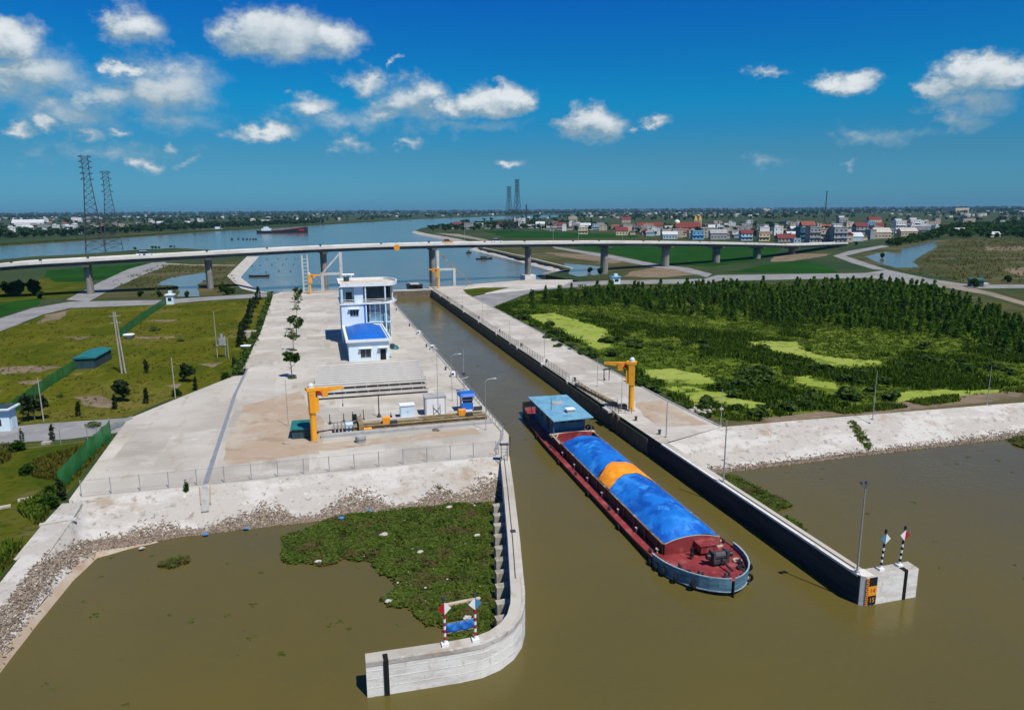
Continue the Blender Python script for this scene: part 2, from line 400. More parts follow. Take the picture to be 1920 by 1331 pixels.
mt['dark_wall'] = M('near_black_wall', (.040, .044, .052), .75, .25, layers=[((.022, .024, .028), .4, .44, .62, 6, (1, .4, 5)), ((.075, .078, .078), 1.1, .60, .76, 6, (1, .25, 7))], bump=.02, bscale=4)  # near black with streaks, for the wall faces on the right of the chamber
mt['mud'] = M('wet_mud', (.16, .125, .085), .8, .3, layers=[((.11, .085, .055), .6, .45, .65, 6), ((.22, .18, .13), 1.5, .55, .7, 5)], bump=.06, bscale=2)
mt['white_wall'] = M('white_plaster', (.62, .75, .84), .75, .2, layers=[((.53, .66, .76), .5, .50, .72, 5, (1, 1, .4)), ((.45, .55, .62), 1.2, .60, .75, 5, (1, 1, .25))])
mt['blue_wall'] = M('pale_blue_plaster', (.46, .65, .77), .75, .2, layers=[((.40, .58, .71), .6, .48, .70, 5, (1, 1, .4))])
mt['trim'] = M('white_trim', (.70, .76, .79), .7, .2, layers=[((.52, .56, .58), 1.0, .56, .72, 5), ((.40, .41, .40), 2.0, .66, .78, 5)])
mt['flat_roof'] = M('roof_screed', (.58, .51, .42), .9, .2, layers=[((.46, .40, .32), .35, .44, .64, 6), ((.66, .63, .57), .6, .54, .7, 5)])
mt['blue_sheet'] = M('blue_sheet_metal', (.010, .135, .55), .42, .4, layers=[((.012, .11, .47), .5, .45, .65, 4)])
mt['glass'] = M('window_glass', (.018, .030, .040), .08, .6)
mt['blue_glass'] = M('blue_glazing', (.12, .27, .37), .12, .6, layers=[((.25, .44, .55), .45, .44, .60, 4, (1, 1, 2)), ((.07, .17, .25), .8, .56, .68, 4, (1, 1, 3))])
mt['dark'] = M('dark_opening', (.012, .014, .017), .7, .2)
mt['yellow'] = M('yellow_crane_paint', (.80, .36, .020), .45, .4, layers=[((.66, .27, .02), .9, .50, .7, 5)], bump=.004)
mt['orange'] = M('orange_paint', (.78, .30, .015), .5, .4, layers=[((.55, .20, .02), 1.5, .52, .7, 5)])
mt['steel'] = M('galvanised_steel', (.42, .44, .45), .45, .5, .5, layers=[((.33, .34, .35), 1.5, .48, .68, 4)])
mt['dark_steel'] = M('dark_steel', (.060, .065, .070), .5, .45, .3, layers=[((.10, .075, .055), 1.5, .56, .72, 5)])
mt['lattice'] = M('weathered_lattice_steel', (.055, .065, .075), .6, .3, .2)
mt['rust_yellow'] = M('rusty_girder', (.26, .20, .105), .8, .25, layers=[((.17, .12, .07), .9, .46, .64, 6), ((.34, .31, .24), .6, .54, .68, 5), ((.36, .27, .06), 1.4, .60, .72, 4)])
mt['grey_beam'] = M('grey_concrete_beam', (.36, .37, .365), .85, .25, layers=[((.28, .285, .28), .8, .48, .66, 6)])
mt['plank'] = M('stop_log_concrete', (.56, .55, .51), .85, .2, layers=[((.46, .44, .40), .5, .45, .65, 6, (.3, 1, 1)), ((.62, .61, .58), .9, .54, .72, 5), ((.38, .36, .32), 1.6, .62, .76, 5)], bump=.01, bscale=6)
mt['log_line'] = M('log_line_strip', (.13, .135, .135), .8, .2, layers=[((.26, .26, .25), .5, .48, .66, 5, (.4, 1, 1))])
mt['cabinet'] = M('pale_blue_cabinet', (.56, .70, .80), .6, .3, layers=[((.47, .61, .72), .9, .5, .7, 4)])
mt['booth_blue'] = M('booth_blue', (.020, .16, .62), .5, .4)
mt['grey_steel_box'] = M('grey_cabin_steel', (.46, .465, .45), .55, .35, layers=[((.38, .38, .36), .8, .5, .7, 4, (1, 1, .5))])
mt['deck_red'] = M('oxide_red_deck', (.235, .036, .038), .6, .35, layers=[((.165, .018, .019), .35, .46, .64, 6), ((.31, .085, .080), .6, .50, .66, 6), ((.40, .21, .18), 2.0, .64, .76, 5), ((.085, .022, .02), 1.6, .62, .76, 5)], bump=.006)
mt['hull_dark'] = M('hull_black', (.014, .016, .019), .5, .35, layers=[((.045, .040, .036), 1.0, .56, .72, 6, (1, 1, 3))])
mt['hull_blue'] = M('bulwark_grey_blue', (.115, .235, .32), .6, .3, layers=[((.07, .155, .225), .8, .44, .60, 6, (1, 1, 2.5)), ((.26, .38, .44), 1.1, .58, .72, 6), ((.06, .08, .09), 2.0, .62, .74, 5), ((.20, .11, .08), 1.6, .66, .76, 5)])
mt['cap_blue'] = M('pale_cap_blue', (.33, .43, .49), .6, .3, layers=[((.22, .32, .39), .9, .46, .66, 5)])
mt['tarp_blue'] = M('blue_tarpaulin', (.010, .165, .60), .5, .3, layers=[((.005, .085, .42), .26, .46, .58, 6), ((.035, .26, .74), .40, .52, .66, 6), ((.09, .29, .72), 1.3, .60, .74, 6), ((.008, .11, .46), 1.1, .58, .72, 6, (1, .25, 1))], bump=.16, bscale=.9)
mt['tarp_orange'] = M('orange_tarpaulin', (.80, .27, .012), .55, .3, layers=[((.88, .37, .03), .6, .46, .64, 5), ((.66, .19, .008), .9, .54, .68, 5, (1, .3, 1))], bump=.16, bscale=.9)
mt['roof_blue'] = M('cabin_roof_blue', (.155, .36, .50), .55, .3, layers=[((.115, .285, .42), .5, .45, .62, 5), ((.25, .45, .57), .8, .55, .7, 5), ((.18, .24, .27), 1.2, .60, .72, 5), ((.24, .20, .16), 2.0, .66, .78, 4)])
mt['cabin_blue'] = M('cabin_wall_blue', (.075, .20, .30), .6, .35, layers=[((.045, .135, .215), .8, .48, .66, 5, (1, 1, 2))])
mt['cream'] = M('cream_wood', (.50, .42, .33), .8, .25, layers=[((.38, .30, .22), 1.4, .48, .66, 5, (.3, 1, 1))])
mt['lip'] = M('worn_lip', (.16, .115, .085), .7, .3, layers=[((.34, .29, .23), .9, .52, .66, 5), ((.05, .03, .03), .7, .55, .7, 5)])
mt['rubber'] = M('tyre_rubber', (.012, .012, .013), .85, .2)
mt['buttress'] = M('damp_buttress_concrete', (.36, .335, .28), .9, .2, layers=[((.25, .225, .18), .8, .44, .64, 6), ((.46, .44, .39), 1.4, .56, .70, 5), ((.12, .11, .08), 1.2, .60, .74, 5, (1, 1, .3))])
mt['rope'] = M('pale_rope', (.42, .38, .28), .95, .1)
mt['white_paint'] = M('white_paint', (.76, .77, .77), .6, .3)
mt['red_paint'] = M('red_paint', (.38, .012, .022), .55, .35)
mt['black_paint'] = M('black_paint', (.014, .014, .016), .6, .3)
mt['board_blue'] = M('marker_blue', (.050, .23, .40), .55, .35)
mt['banner'] = M('blue_banner', (.015, .14, .52), .55, .3, layers=[((.05, .24, .62), 2.0, .46, .6, 5, (1, 1, 2)), ((.01, .10, .42), 2.6, .52, .66, 4)])
mt['gauge_yellow'] = M('gauge_yellow', (.72, .32, .020), .6, .3)
mt['net'] = M('green_fence_net', (.020, .185, .036), .8, .1, alpha=.9, layers=[((.040, .24, .075), .25, .42, .62, 4), ((.022, .14, .028), .9, .5, .7, 4)])
mt['bark'] = M('bark', (.13, .105, .08), .9, .15, layers=[((.085, .065, .05), 6, .45, .65, 4)])
mt['shed_teal'] = M('teal_tarpaulin', (.018, .16, .155), .5, .35, layers=[((.012, .115, .115), .7, .45, .65, 4)], bump=.05, bscale=1.5)
mt['shed_side'] = M('dark_teal_sheet', (.030, .070, .082), .6, .3, layers=[((.018, .044, .055), 1.0, .45, .65, 4, (4, 4, .4))])
mt['pole'] = M('concrete_pole', (.36, .335, .29), .9, .2, layers=[((.28, .26, .225), 1.0, .45, .65, 5)])
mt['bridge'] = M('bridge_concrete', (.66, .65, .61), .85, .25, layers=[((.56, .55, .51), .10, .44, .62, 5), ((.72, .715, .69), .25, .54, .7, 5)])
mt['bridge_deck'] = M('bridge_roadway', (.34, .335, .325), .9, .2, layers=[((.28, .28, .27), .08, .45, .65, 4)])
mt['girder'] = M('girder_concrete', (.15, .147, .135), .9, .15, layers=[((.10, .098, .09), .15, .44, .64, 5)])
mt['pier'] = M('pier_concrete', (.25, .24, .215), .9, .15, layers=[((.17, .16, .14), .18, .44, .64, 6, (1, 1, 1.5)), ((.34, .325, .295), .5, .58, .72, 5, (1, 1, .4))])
mt['gantry'] = M('gantry_concrete', (.52, .525, .51), .85, .25, layers=[((.42, .42, .40), .35, .46, .66, 5)])
# foliage: every leaf clump gets its own shade
mt['leaf_dark'] = M('leaf_dark', (.012, .040, .003), .75, .08, island=(.044, .102, .011), transl=.35)
mt['leaf_fir'] = M('leaf_fir', (.042, .112, .008), .8, .04, island=(.115, .215, .024), transl=.5)
mt['leaf_mid'] = M('leaf_mid', (.026, .060, .006), .7, .2, island=(.070, .125, .017), transl=.3)
mt['leaf_light'] = M('leaf_light', (.045, .078, .010), .7, .25, island=(.105, .145, .026), transl=.2)
mt['leaf_black'] = M('leaf_deep', (.008, .020, .004), .75, .2, island=(.026, .050, .009), transl=.2)
mt['reed'] = M('reed_blades', (.070, .125, .009), .8, .05, island=(.14, .20, .024), transl=.45)
mt['reed_dark'] = M('sedge_blades', (.030, .072, .004), .8, .05, island=(.080, .138, .014), transl=.45)
mt['grass_tuft'] = M('grass_tuft', (.090, .100, .009), .85, .05, island=(.145, .140, .026), transl=.45)
mt['far_trees'] = M('far_tree_leaf', (.012, .034, .009), .95, .02, island=(.028, .060, .016))
mt['hyacinth'] = M('hyacinth_leaf', (.052, .092, .008), .6, .2, island=(.135, .19, .026), transl=.4, layers=[((.125, .105, .036), .30, .50, .64, 5), ((.045, .080, .010), .9, .52, .7, 4)])
mt['hyacinth_bed'] = M('hyacinth_roots', (.026, .034, .010), .9, .15, layers=[((.05, .042, .018), .8, .5, .68, 5)], bump=.08, bscale=3)
mt['debris'] = M('driftwood', (.085, .060, .042), .9, .1, island=(.33, .275, .22))
mt['litter'] = M('pale_litter', (.24, .22, .19), .85, .2, island=(.56, .54, .50))
mt['bag_blue'] = M('blue_plastic', (.045, .22, .48), .5, .4)
mt['bag_white'] = M('white_plastic', (.50, .49, .46), .6, .3, layers=[((.36, .33, .28), 3.0, .46, .62, 4)])
mt['stone'] = M('pale_stone', (.42, .39, .34), .9, .15, layers=[((.30, .27, .23), 1.5, .46, .66, 5)])
mt['car_white'] = M('white_car_paint', (.74, .75, .76), .3, .5, coat=.5)

# water: silt-laden and brown near the lock, mirrors the sky at a glancing angle
def water_mat(name, c1, c2, rip):
    m = bpy.data.materials.new(name); m.use_nodes = True; nt = m.node_tree; b = nt.nodes['Principled BSDF']
    tc = N(nt, 'ShaderNodeTexCoord'); co = tc.outputs['Object']
    n0 = N(nt, 'ShaderNodeTexNoise', i_Scale=.022, i_Detail=4.0, i_Roughness=.6); LK(nt, co, n0.inputs['Vector'])
    LK(nt, mix_col(nt, smooth(nt, n0.outputs['Fac'], .38, .64), c1, c2), b.inputs['Base Color'])
    b.inputs['Roughness'].default_value = .12; b.inputs['IOR'].default_value = 1.33; b.inputs['Specular IOR Level'].default_value = .42
    n1 = N(nt, 'ShaderNodeTexNoise', i_Scale=1.1, i_Detail=5.0, i_Roughness=.6); LK(nt, co, n1.inputs['Vector'])
    n2 = N(nt, 'ShaderNodeTexNoise', i_Scale=.09, i_Detail=3.0, i_Roughness=.55); LK(nt, co, n2.inputs['Vector'])
    hgt = math_node(nt, 'MULTIPLY', n1.outputs['Fac'], math_node(nt, 'MULTIPLY_ADD', smooth(nt, n2.outputs['Fac'], .35, .65), .8, .35))
    bp = N(nt, 'ShaderNodeBump', i_Strength=1.0, i_Distance=rip); LK(nt, hgt, bp.inputs['Height']); LK(nt, bp.outputs[0], b.inputs['Normal'])
    return m
mt['canal'] = water_mat('canal_water', (.106, .087, .022), (.094, .080, .025), .06)
mt['river'] = water_mat('river_water', (.115, .125, .110), (.098, .112, .102), .05)
mt['pond'] = water_mat('pond_water', (.13, .135, .12), (.11, .12, .11), .02)

# ================================================================== SETTING
ZG, ZW = 2.4, 2.9                  # ground and wharf levels above the water
FAR = 30000.0
Y_TOP, Y_WL = 90.0, 82.0           # revetment: crest and water line of the lower basin

# lower basin + chamber (canal) and upper bay + river, as outlines of the land's edge
canal_edge = [(-25.6, -600), (-25.6, 58), (-25.6, 76), (-24, 80.5), (-16.5, 82.4), (-5, 82.0), (21.9, 82.0), (23.6, 89), (26.3, 98.6), (26.3, 300.4), (46.2, 300.4), (46.2, 89), (47.5, 82.6), (52, 82.9), (75, 84.1), (108, 82.8), (160, 80), (260, 60), (420, -600)]
river_px = [(-150, 500), (0, 487), (60, 481), (150, 477), (250, 469), (330, 465), (430, 471), (463, 481), (425, 518), (452, 541), (484, 549)]
river_edge = [tuple(p) for p in pts(river_px, ZG)] + [(-12, 310.5), (26.3, 309.5), (26.3, 300.4), (46.2, 300.4), (46.2, 309.5), (58, 315)]
river_edge += [tuple(p) for p in pts([(1100, 531), (1050, 520.5), (1023, 515.5), (1040, 511), (1070, 503), (985, 482), (897, 463), (905, 460), (860, 448), (800, 438), (778, 433), (790, 428), (830, 421), (900, 415), (940, 411.5), (1000, 410), (1060, 406), (1084, 403.5),
                                      (1084, 400.8), (1060, 402), (940, 404.5), (780, 410), (700, 414.5), (600, 420), (500, 426), (400, 431), (250, 441), (100, 450.5), (0, 456.5), (-150, 465)], ZG)]
river_edge += [(-1500, 1080), (-1500, 640)]

def terrain(name, holes, z, mat):
    V = [(-FAR, -FAR), (FAR, -FAR), (FAR, FAR), (-FAR, FAR)]; E = []; base = 0
    E += [(0, 1), (1, 2), (2, 3), (3, 0)]
    for h in holes:
        o = len(V); V += [tuple(p) for p in h]; n = len(h); E += [(o + i, o + (i + 1) % n) for i in range(n)]
    g = [(x, y) for x in (-3000, -1000, 0, 1000, 3000) for y in (-3000, -1000, 2500, 6000, 12000)]
    V += g
    v2, e2, f2, *_ = delaunay_2d_cdt([Vector(p) for p in V], E, [], 0, 1e-4)
    P = np.array([tuple(p) for p in v2]); cen = np.array([P[list(f)].mean(0) for f in f2])
    keep = np.ones(len(f2), bool)
    for h in holes: keep &= ~inside(cen, h)
    mb = MB(); mb.v = [(p[0], p[1], z) for p in P]
    for f, k in zip(f2, keep):
        if not k: continue
        a, b, c = (P[i] for i in f[:3])
        if (b[0] - a[0]) * (c[1] - a[1]) - (b[1] - a[1]) * (c[0] - a[0]) < 0: f = tuple(reversed(f))
        mb.f.append(tuple(f)); mb.m.append(0)
    for h in holes:                        # earth faces down to below the water line
        o = len(mb.v); n = len(h)
        mb.v += [(p[0], p[1], z) for p in h] + [(p[0], p[1], -1.5) for p in h]
        for i in range(n):
            j = (i + 1) % n; mb.f.append((o + i, o + j, o + n + j, o + n + i)); mb.m.append(1 if h[0][0] > -100 else 2)
    return structure(mb.build(name, [mat, mt['mud'], mt['rough_grass']]))
# the land stops at the crest of the built banks; the slopes below are their own pieces
land_canal = [(-30.4, -600), (-30.4, 84), (-29, 89.6), (-16, 90), (22.5, 90), (26.6, 98.6), (26.6, 300.4), (45.9, 300.4), (45.9, 90), (52, 91.5), (75, 92.0), (112, 91), (164, 88), (266, 67), (430, -600)]
land_canal = [(-30.4, -600), (-30.4, 84), (-29, 89.6), (-16, 90), (22.5, 90), (26.6, 98.6), (26.6, 299), (45.9, 299), (45.9, 92.5), (58, 92.6), (75, 92.8), (112, 91.6), (164, 88), (266, 67), (430, -600)]
land_river = [tuple(p) for p in river_edge]
k0 = land_river.index((26.3, 300.4)); land_river[k0] = (26.3, 306); land_river[k0 + 1] = (46.2, 306)
terrain('ground', [land_canal, land_river], ZG, mt['terrain'])
sheet('canal_water', [(-40, -600), (-40, 95), (24, 95), (24, 300), (50, 300), (50, 95), (300, 95), (300, 70), (500, -600)], 0.0, mt['canal'])
sheet('river_water', [(-1600, 500), (-400, 400), (-60, 300), (24, 300.004), (50, 300.004), (140, 300), (160, 400), (3000, 3600), (3000, 8000), (-1600, 2500)], 0.0, mt['river'])

def zone(name, px, mat, dz, step=6.0, amp=1.2, z=ZG, seed=0.0, rag=True):
    poly = [tuple(p) for p in pts(px, z)] if rag != 'world' else px
    poly = ragged(poly, step, amp, seed) if rag else poly
    return sheet(name, poly, z + dz, mat)

# ---- fields and open ground
zone('meadow', [(0, 622), (80, 592), (130, 580), (300, 572), (400, 565), (508, 560), (490, 625), (470, 680), (452, 702), (300, 755), (240, 782), (70, 795), (0, 800), (-260, 830), (-260, 660)], mt['grass'], .010, 5, .8)
zone('lower_meadow', [(-300, 845), (0, 834), (130, 826), (208, 822), (180, 860), (120, 930), (90, 965), (60, 1010), (0, 1085), (-200, 1290), (-700, 1300)], mt['rough_grass'], .012, 4, .5)
zone('rice_field', [(89, 507), (276, 493), (243, 507), (194, 524), (153, 529), (100, 529), (84, 518)], mt['rice'], .02, 10, 1.5)
zone('rice_field', [(-160, 590), (0, 569), (84, 558), (77, 570), (31, 584), (0, 594), (-160, 625)], mt['rice'], .02, 10, 1.0)
zone('rice_field', [(1075, 464), (1150, 460), (1300, 460), (1470, 464), (1448, 481), (1400, 492), (1335, 500), (1240, 495), (1150, 477)], mt['rice'], .02, 12, 1.5)
zone('rice_field', [(1360, 511), (1576, 513), (1552, 500), (1509, 488), (1438, 495), (1392, 506)], mt['rice'], .02, 8, 1.5)
zone('rice_field', [(899, 432), (950, 446), (1060, 447), (1200, 446), (1190, 441), (1070, 436), (980, 433)], mt['rice'], .02, 15, 3)
zone('scrub_bank', [(200, 530), (243, 509), (300, 498), (425, 492), (459, 484), (422, 519), (449, 543), (440, 552), (300, 560), (170, 560)], mt['dry_grass'], .014, 6, 1.5)
zone('scrub_bank', [(-20, 545), (84, 520), (180, 528), (130, 556), (30, 565), (-20, 570)], mt['rough_grass'], .010, 6, 1.5)
zone('scrub_bank', [(893, 464), (1040, 462), (1150, 478), (1240, 498), (1330, 500), (1275, 520), (1150, 524), (1110, 524), (1066, 505)], mt['dry_grass'], .012, 6, 1.5)
zone('bare_bank', [(1020, 473), (1110, 478), (1170, 489), (1150, 494), (1070, 484)], mt['dirt'], .020, 6, 2)
zone('bare_bank', [(1165, 518), (1190, 508), (1240, 501), (1290, 505), (1318, 514), (1240, 521)], mt['dirt'], .020, 6, 2, seed=3)
zone('bare_bank', [(1450, 482), (1500, 476), (1560, 476), (1540, 481), (1480, 490), (1445, 491)], mt['dirt'], .022, 6, 2, seed=4)
zone('scrub_flat', [(1585, 484), (1700, 455), (1780, 448), (1960, 447), (2300, 452), (2300, 590), (1960, 540), (1830, 533), (1700, 508)], mt['dry_grass'], .012, 10, 3)
zone('bare_bank', [(1840, 463), (1960, 462), (1960, 470), (1850, 470)], mt['dirt'], .024, 8, 3, seed=9)
zone('bare_bank', [(1880, 505), (1960, 500), (1960, 518), (1900, 516)], mt['dirt'], .024, 8, 3, seed=12)
zone('scrub_bank', [(1080, 530), (1320, 533), (1500, 529), (1640, 522), (1760, 540), (1920, 578), (1990, 600), (1990, 640), (1900, 605), (1780, 560), (1690, 535), (1500, 540), (1300, 545), (1080, 548)], mt['dry_grass'], .014, 6, 1.5)
zone('scrub_verge', [(1250, 752), (1300, 772), (1410, 790), (1640, 758), (1740, 745), (1920, 722), (2200, 690), (2200, 735), (1920, 756), (1620, 784), (1350, 803)], mt['dry_grass'], .016, 4, .6)
zone('bare_bank', [(1420, 782), (1560, 770), (1700, 752), (1920, 726), (1920, 745), (1720, 768), (1560, 782), (1440, 794)], mt['dirt'], .022, 4, .8, seed=15)
marsh_px = [(932, 578), (1000, 548), (1090, 545), (1300, 541), (1500, 536), (1690, 531), (1790, 560), (1920, 610), (2120, 680), (2120, 705), (1920, 722), (1750, 741), (1640, 756), (1560, 768), (1420, 785), (1350, 790), (1260, 745), (1180, 700), (1080, 645), (960, 592)]
zone('marsh', marsh_px, mt['marsh'], .018, 5, .8)
DUCK = [[(986, 591), (1039, 587), (1083, 601), (1111, 609), (1141, 619), (1131, 632), (1152, 650), (1116, 655), (1090, 637), (1065, 630), (1050, 616), (1016, 606)],
        [(1424, 639), (1497, 641), (1502, 655), (1546, 668), (1599, 674), (1648, 676), (1656, 682), (1599, 686), (1530, 685), (1506, 667), (1441, 657)],
        [(1198, 693), (1258, 691), (1323, 704), (1345, 718), (1302, 721), (1246, 717), (1209, 704)],
        [(1280, 737), (1351, 732), (1392, 749), (1441, 757), (1441, 768), (1392, 763), (1335, 753), (1294, 760)],
        [(1490, 706), (1518, 704), (1530, 714), (1571, 719), (1571, 729), (1522, 725), (1493, 717)],
        [(1676, 735), (1749, 732), (1871, 730), (1883, 735), (1774, 744), (1717, 751), (1680, 755)],
        [(1395, 640), (1424, 641), (1440, 650), (1405, 646)], [(1230, 727), (1290, 724), (1330, 733), (1270, 735)]]
for i, d in enumerate(DUCK): zone('duckweed_mat', d, mt['duckweed'], .040, 1.2, .9, seed=20 + i)
PONDS_PX = ([(291, 535), (319, 521), (383, 511), (390, 518), (386, 525), (368, 535), (375, 556), (332, 556), (335, 538), (322, 535)],
           [(1057, 494), (1095, 497), (1136, 501), (1139, 514), (1085, 519), (1065, 514), (1070, 506)],
           [(1622, 481), (1661, 472), (1683, 477), (1697, 463), (1729, 456), (1753, 451), (1757, 463), (1722, 483), (1711, 492), (1725, 502), (1679, 502), (1647, 493)])
for px in PONDS_PX:
    zone('pond_water', px, mt['pond'], .035, 6, 1.2)
# bare scrapes in the meadow
for i, px in enumerate(([(140, 745), (190, 741), (210, 750), (205, 763), (180, 765), (150, 755)], [(0, 690), (60, 686), (120, 688), (70, 698), (0, 704)], [(85, 590), (125, 583), (120, 596), (70, 607)],
                        [(270, 600), (335, 599), (310, 604)], [(120, 632), (180, 630), (150, 637)], [(30, 716), (75, 712), (60, 721)], [(370, 683), (420, 680), (400, 688)], [(310, 722), (340, 720), (335, 728)], [(235, 633), (300, 632), (290, 637)])):
    zone('bare_patch', px, mt['dirt'], .024, 2.5, 1.3, seed=40 + i)

# ---- roads
zone('gravel_road', [(-200, 655), (0, 597), (60, 578), (130, 566), (300, 562.5), (400, 556), (515, 549), (515, 556), (400, 563), (300, 571), (130, 578), (80, 590), (0, 622), (-200, 690)], mt['gravel_road'], .035, 10, .4)
zone('gravel_road', [(310, 491.5), (285, 493), (240, 505), (190, 528), (125, 562), (165, 566), (215, 540), (270, 515), (318, 497)], mt['gravel_road'], .045, 10, .4)
zone('footpath', [(310, 493), (360, 496), (440, 497), (440, 498.6), (360, 498.2), (310, 496)], mt['brown_road'], .05, 10, .3)
zone('gravel_road', [(-200, 826), (0, 803), (70, 795), (242, 783), (236, 809), (130, 823), (0, 832), (-200, 850)], mt['gravel_road'], .036, 8, .25)
zone('gravel_road', [(878, 556), (952, 542), (983, 535), (1070, 529), (1147, 526), (1320, 523), (1345, 516), (1622, 512), (1665, 506), (1743, 523), (1821, 534), (1960, 534), (1960, 540), (1821, 541), (1750, 539), (1700, 532), (1630, 521), (1346, 527), (1320, 532), (1147, 533), (1095, 537), (1024, 543), (983, 552), (922, 577)], mt['gravel_road'], .036, 8, .4)
zone('gravel_road', [(1637, 505), (1600, 494), (1562, 480), (1590, 471), (1654, 460), (1668, 462), (1615, 473), (1585, 480), (1625, 493), (1668, 507)], mt['gravel_road'], .045, 10, .4)
zone('earth_road', [(1735, 526), (1800, 535), (1860, 548), (1920, 566), (2050, 600), (2050, 612), (1920, 573), (1850, 553), (1780, 541)], mt['brown_road'], .050, 8, .5)
zone('gravel_road', [(1034, 462), (1149, 479), (1240, 497), (1290, 502), (1335, 514), (1325, 520), (1270, 506), (1223, 501), (1130, 482), (1040, 466)], mt['gravel_road'], .042, 10, .4)
zone('causeway', [(812, 437), (860, 439), (905, 448), (935, 455), (920, 456), (890, 449), (845, 442)], mt['brown_road'], .04, 12, 1)
zone('earth_road', [(1830, 423), (1905, 408), (1912, 410), (1845, 427)], mt['gravel_road'], .04, 20, 1)

# ---- wharves: concrete aprons with vertical chamber walls
def slab(name, poly, z0, z1, top, side):
    mb = MB(); mb.prism(poly, z0, z1, 1, 0); return structure(mb.build(name, [top, side]))
left_apron = [(26.3, 311), (26.3, 98.9), (25.7, 96.6), (23.3, 90.0), (-15, 89.8), (-29.8, 89.6), (-31.3, 124.6), (-25, 138), (-16.8, 154.5), (-16.3, 210), (-17.8, 303), (-15, 311)]
slab('left_wharf', left_apron, -1.8, ZW, mt['deck_concrete'], mt['wall_concrete'])
right_apron = [(46.2, 311), (46.2, 88.4), (58.9, 93.2), (58.0, 108), (58.0, 219), (57.0, 285), (60, 300), (64, 312)]
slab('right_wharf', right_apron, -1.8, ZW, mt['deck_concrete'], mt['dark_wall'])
sheet('sand_stain', ragged([tuple(p) for p in pts([(455, 760), (560, 735), (610, 790), (600, 850), (430, 870), (418, 850)], ZW)], 2, .9), ZW + .016, mt['sandy_concrete'])
sheet('sand_stain', ragged([tuple(p) for p in pts([(1195, 755), (1240, 752), (1330, 795), (1240, 800), (1205, 780)], ZW)], 2, .9, 3), ZW + .016, mt['sandy_concrete'])
sheet('sand_stain', ragged([(-15, 301), (24, 303), (24, 309), (-12, 309.5)], 3, .6, 5), ZW + .016, mt['sandy_concrete'])
sheet('sand_stain', ragged([(-5, 99), (22, 100.5), (22.5, 103.2), (-5, 102)], 2, .6, 8), ZW + .018, mt['sandy_concrete'])
# cast slabs of the aprons, each a little different in tone, with open joints between
def slabs(parent, x0, x1, y0, y1, nx, ny, keep=None):
    for i in range(nx):
        for j in range(ny):
            a, b = x0 + (x1 - x0) * i / nx + .035, x0 + (x1 - x0) * (i + 1) / nx - .035; c, d = y0 + (y1 - y0) * j / ny + .035, y0 + (y1 - y0) * (j + 1) / ny - .035
            if keep and not keep((a + b) / 2, (c + d) / 2): continue
            z = ZW + rng.uniform(.004, .012); m = MB(); m.box(a, b, c, d, ZW - .03, z); m.build('concrete_slab', mt[rng.choice(('deck_concrete', 'deck_concrete', 'deck_b', 'deck_c', 'deck_d'))], parent)
lw = next(o for o in scene.objects if o.name == 'left_wharf'); rw_ = next(o for o in scene.objects if o.name == 'right_wharf')
slabs(lw, -15.6, 25.4, 160, 304, 7, 24); slabs(lw, -15.0, 25.4, 113, 160, 7, 8); slabs(lw, -15.0, 22.4, 91.0, 103.0, 6, 2); slabs(lw, -28.6, -16.6, 91, 118, 2, 4)
slabs(rw_, 47.2, 57.4, 109, 276, 2, 28)
# ---- revetments down to the water
def slope(name, crest, toe, mat, n=70, m=8, amp=.06, seed=0.0):
    """sloping sheet between two polylines of equal length, with worn relief"""
    def sample(pl, t):
        k = t * (len(pl) - 1); i = min(int(k), len(pl) - 2); return Vector(pl[i]).lerp(Vector(pl[i + 1]), k - i)
    V = []; F = []
    for a in range(n + 1):
        p, q = sample(crest, a / n), sample(toe, a / n)
        for b in range(m + 1):
            v = p.lerp(q, b / m)
            d = mnoise.fractal(Vector((v.x * .5, v.y * .5, seed)), 1, 2, 4) * amp * (0 if b == 0 else 1)
            V.append((v.x, v.y, v.z + d))
    for a in range(n):
        for b in range(m):
            F.append((a * (m + 1) + b, (a + 1) * (m + 1) + b, (a + 1) * (m + 1) + b + 1, a * (m + 1) + b + 1))
    F = np.array(F); Va = np.array(V); c = np.cross(Va[F[:, 1]] - Va[F[:, 0]], Va[F[:, 2]] - Va[F[:, 0]])
    if c[:, 2].mean() < 0: F = F[:, ::-1]
    return structure(place(name, fast_mesh(name, Va, F, mat)))
slope('revetment', [(-29.6, 89.75, ZW - .01), (-15, 89.85, ZW - .01), (23.1, 89.95, ZW - .01)], [(-24.0, 79.6, -.5), (-16.2, 81.2, -.5), (21.0, 80.6, -.5)], mt['slope_concrete'], 120, 10)
slope('revetment', [(46.9, 88.35, ZW - .01), (58.9, 93.15, ZW - .01), (75, 92.9, ZW - .05), (112.5, 91.3, ZW - .05), (164, 88, ZW - .05), (266, 66, ZW - .05)], [(46.9, 81.2, -.5), (55, 81.6, -.5), (75, 82.7, -.5), (107, 81.4, -.5), (160, 79, -.5), (262, 58, -.5)], mt['slope_concrete'], 140, 10, seed=4)
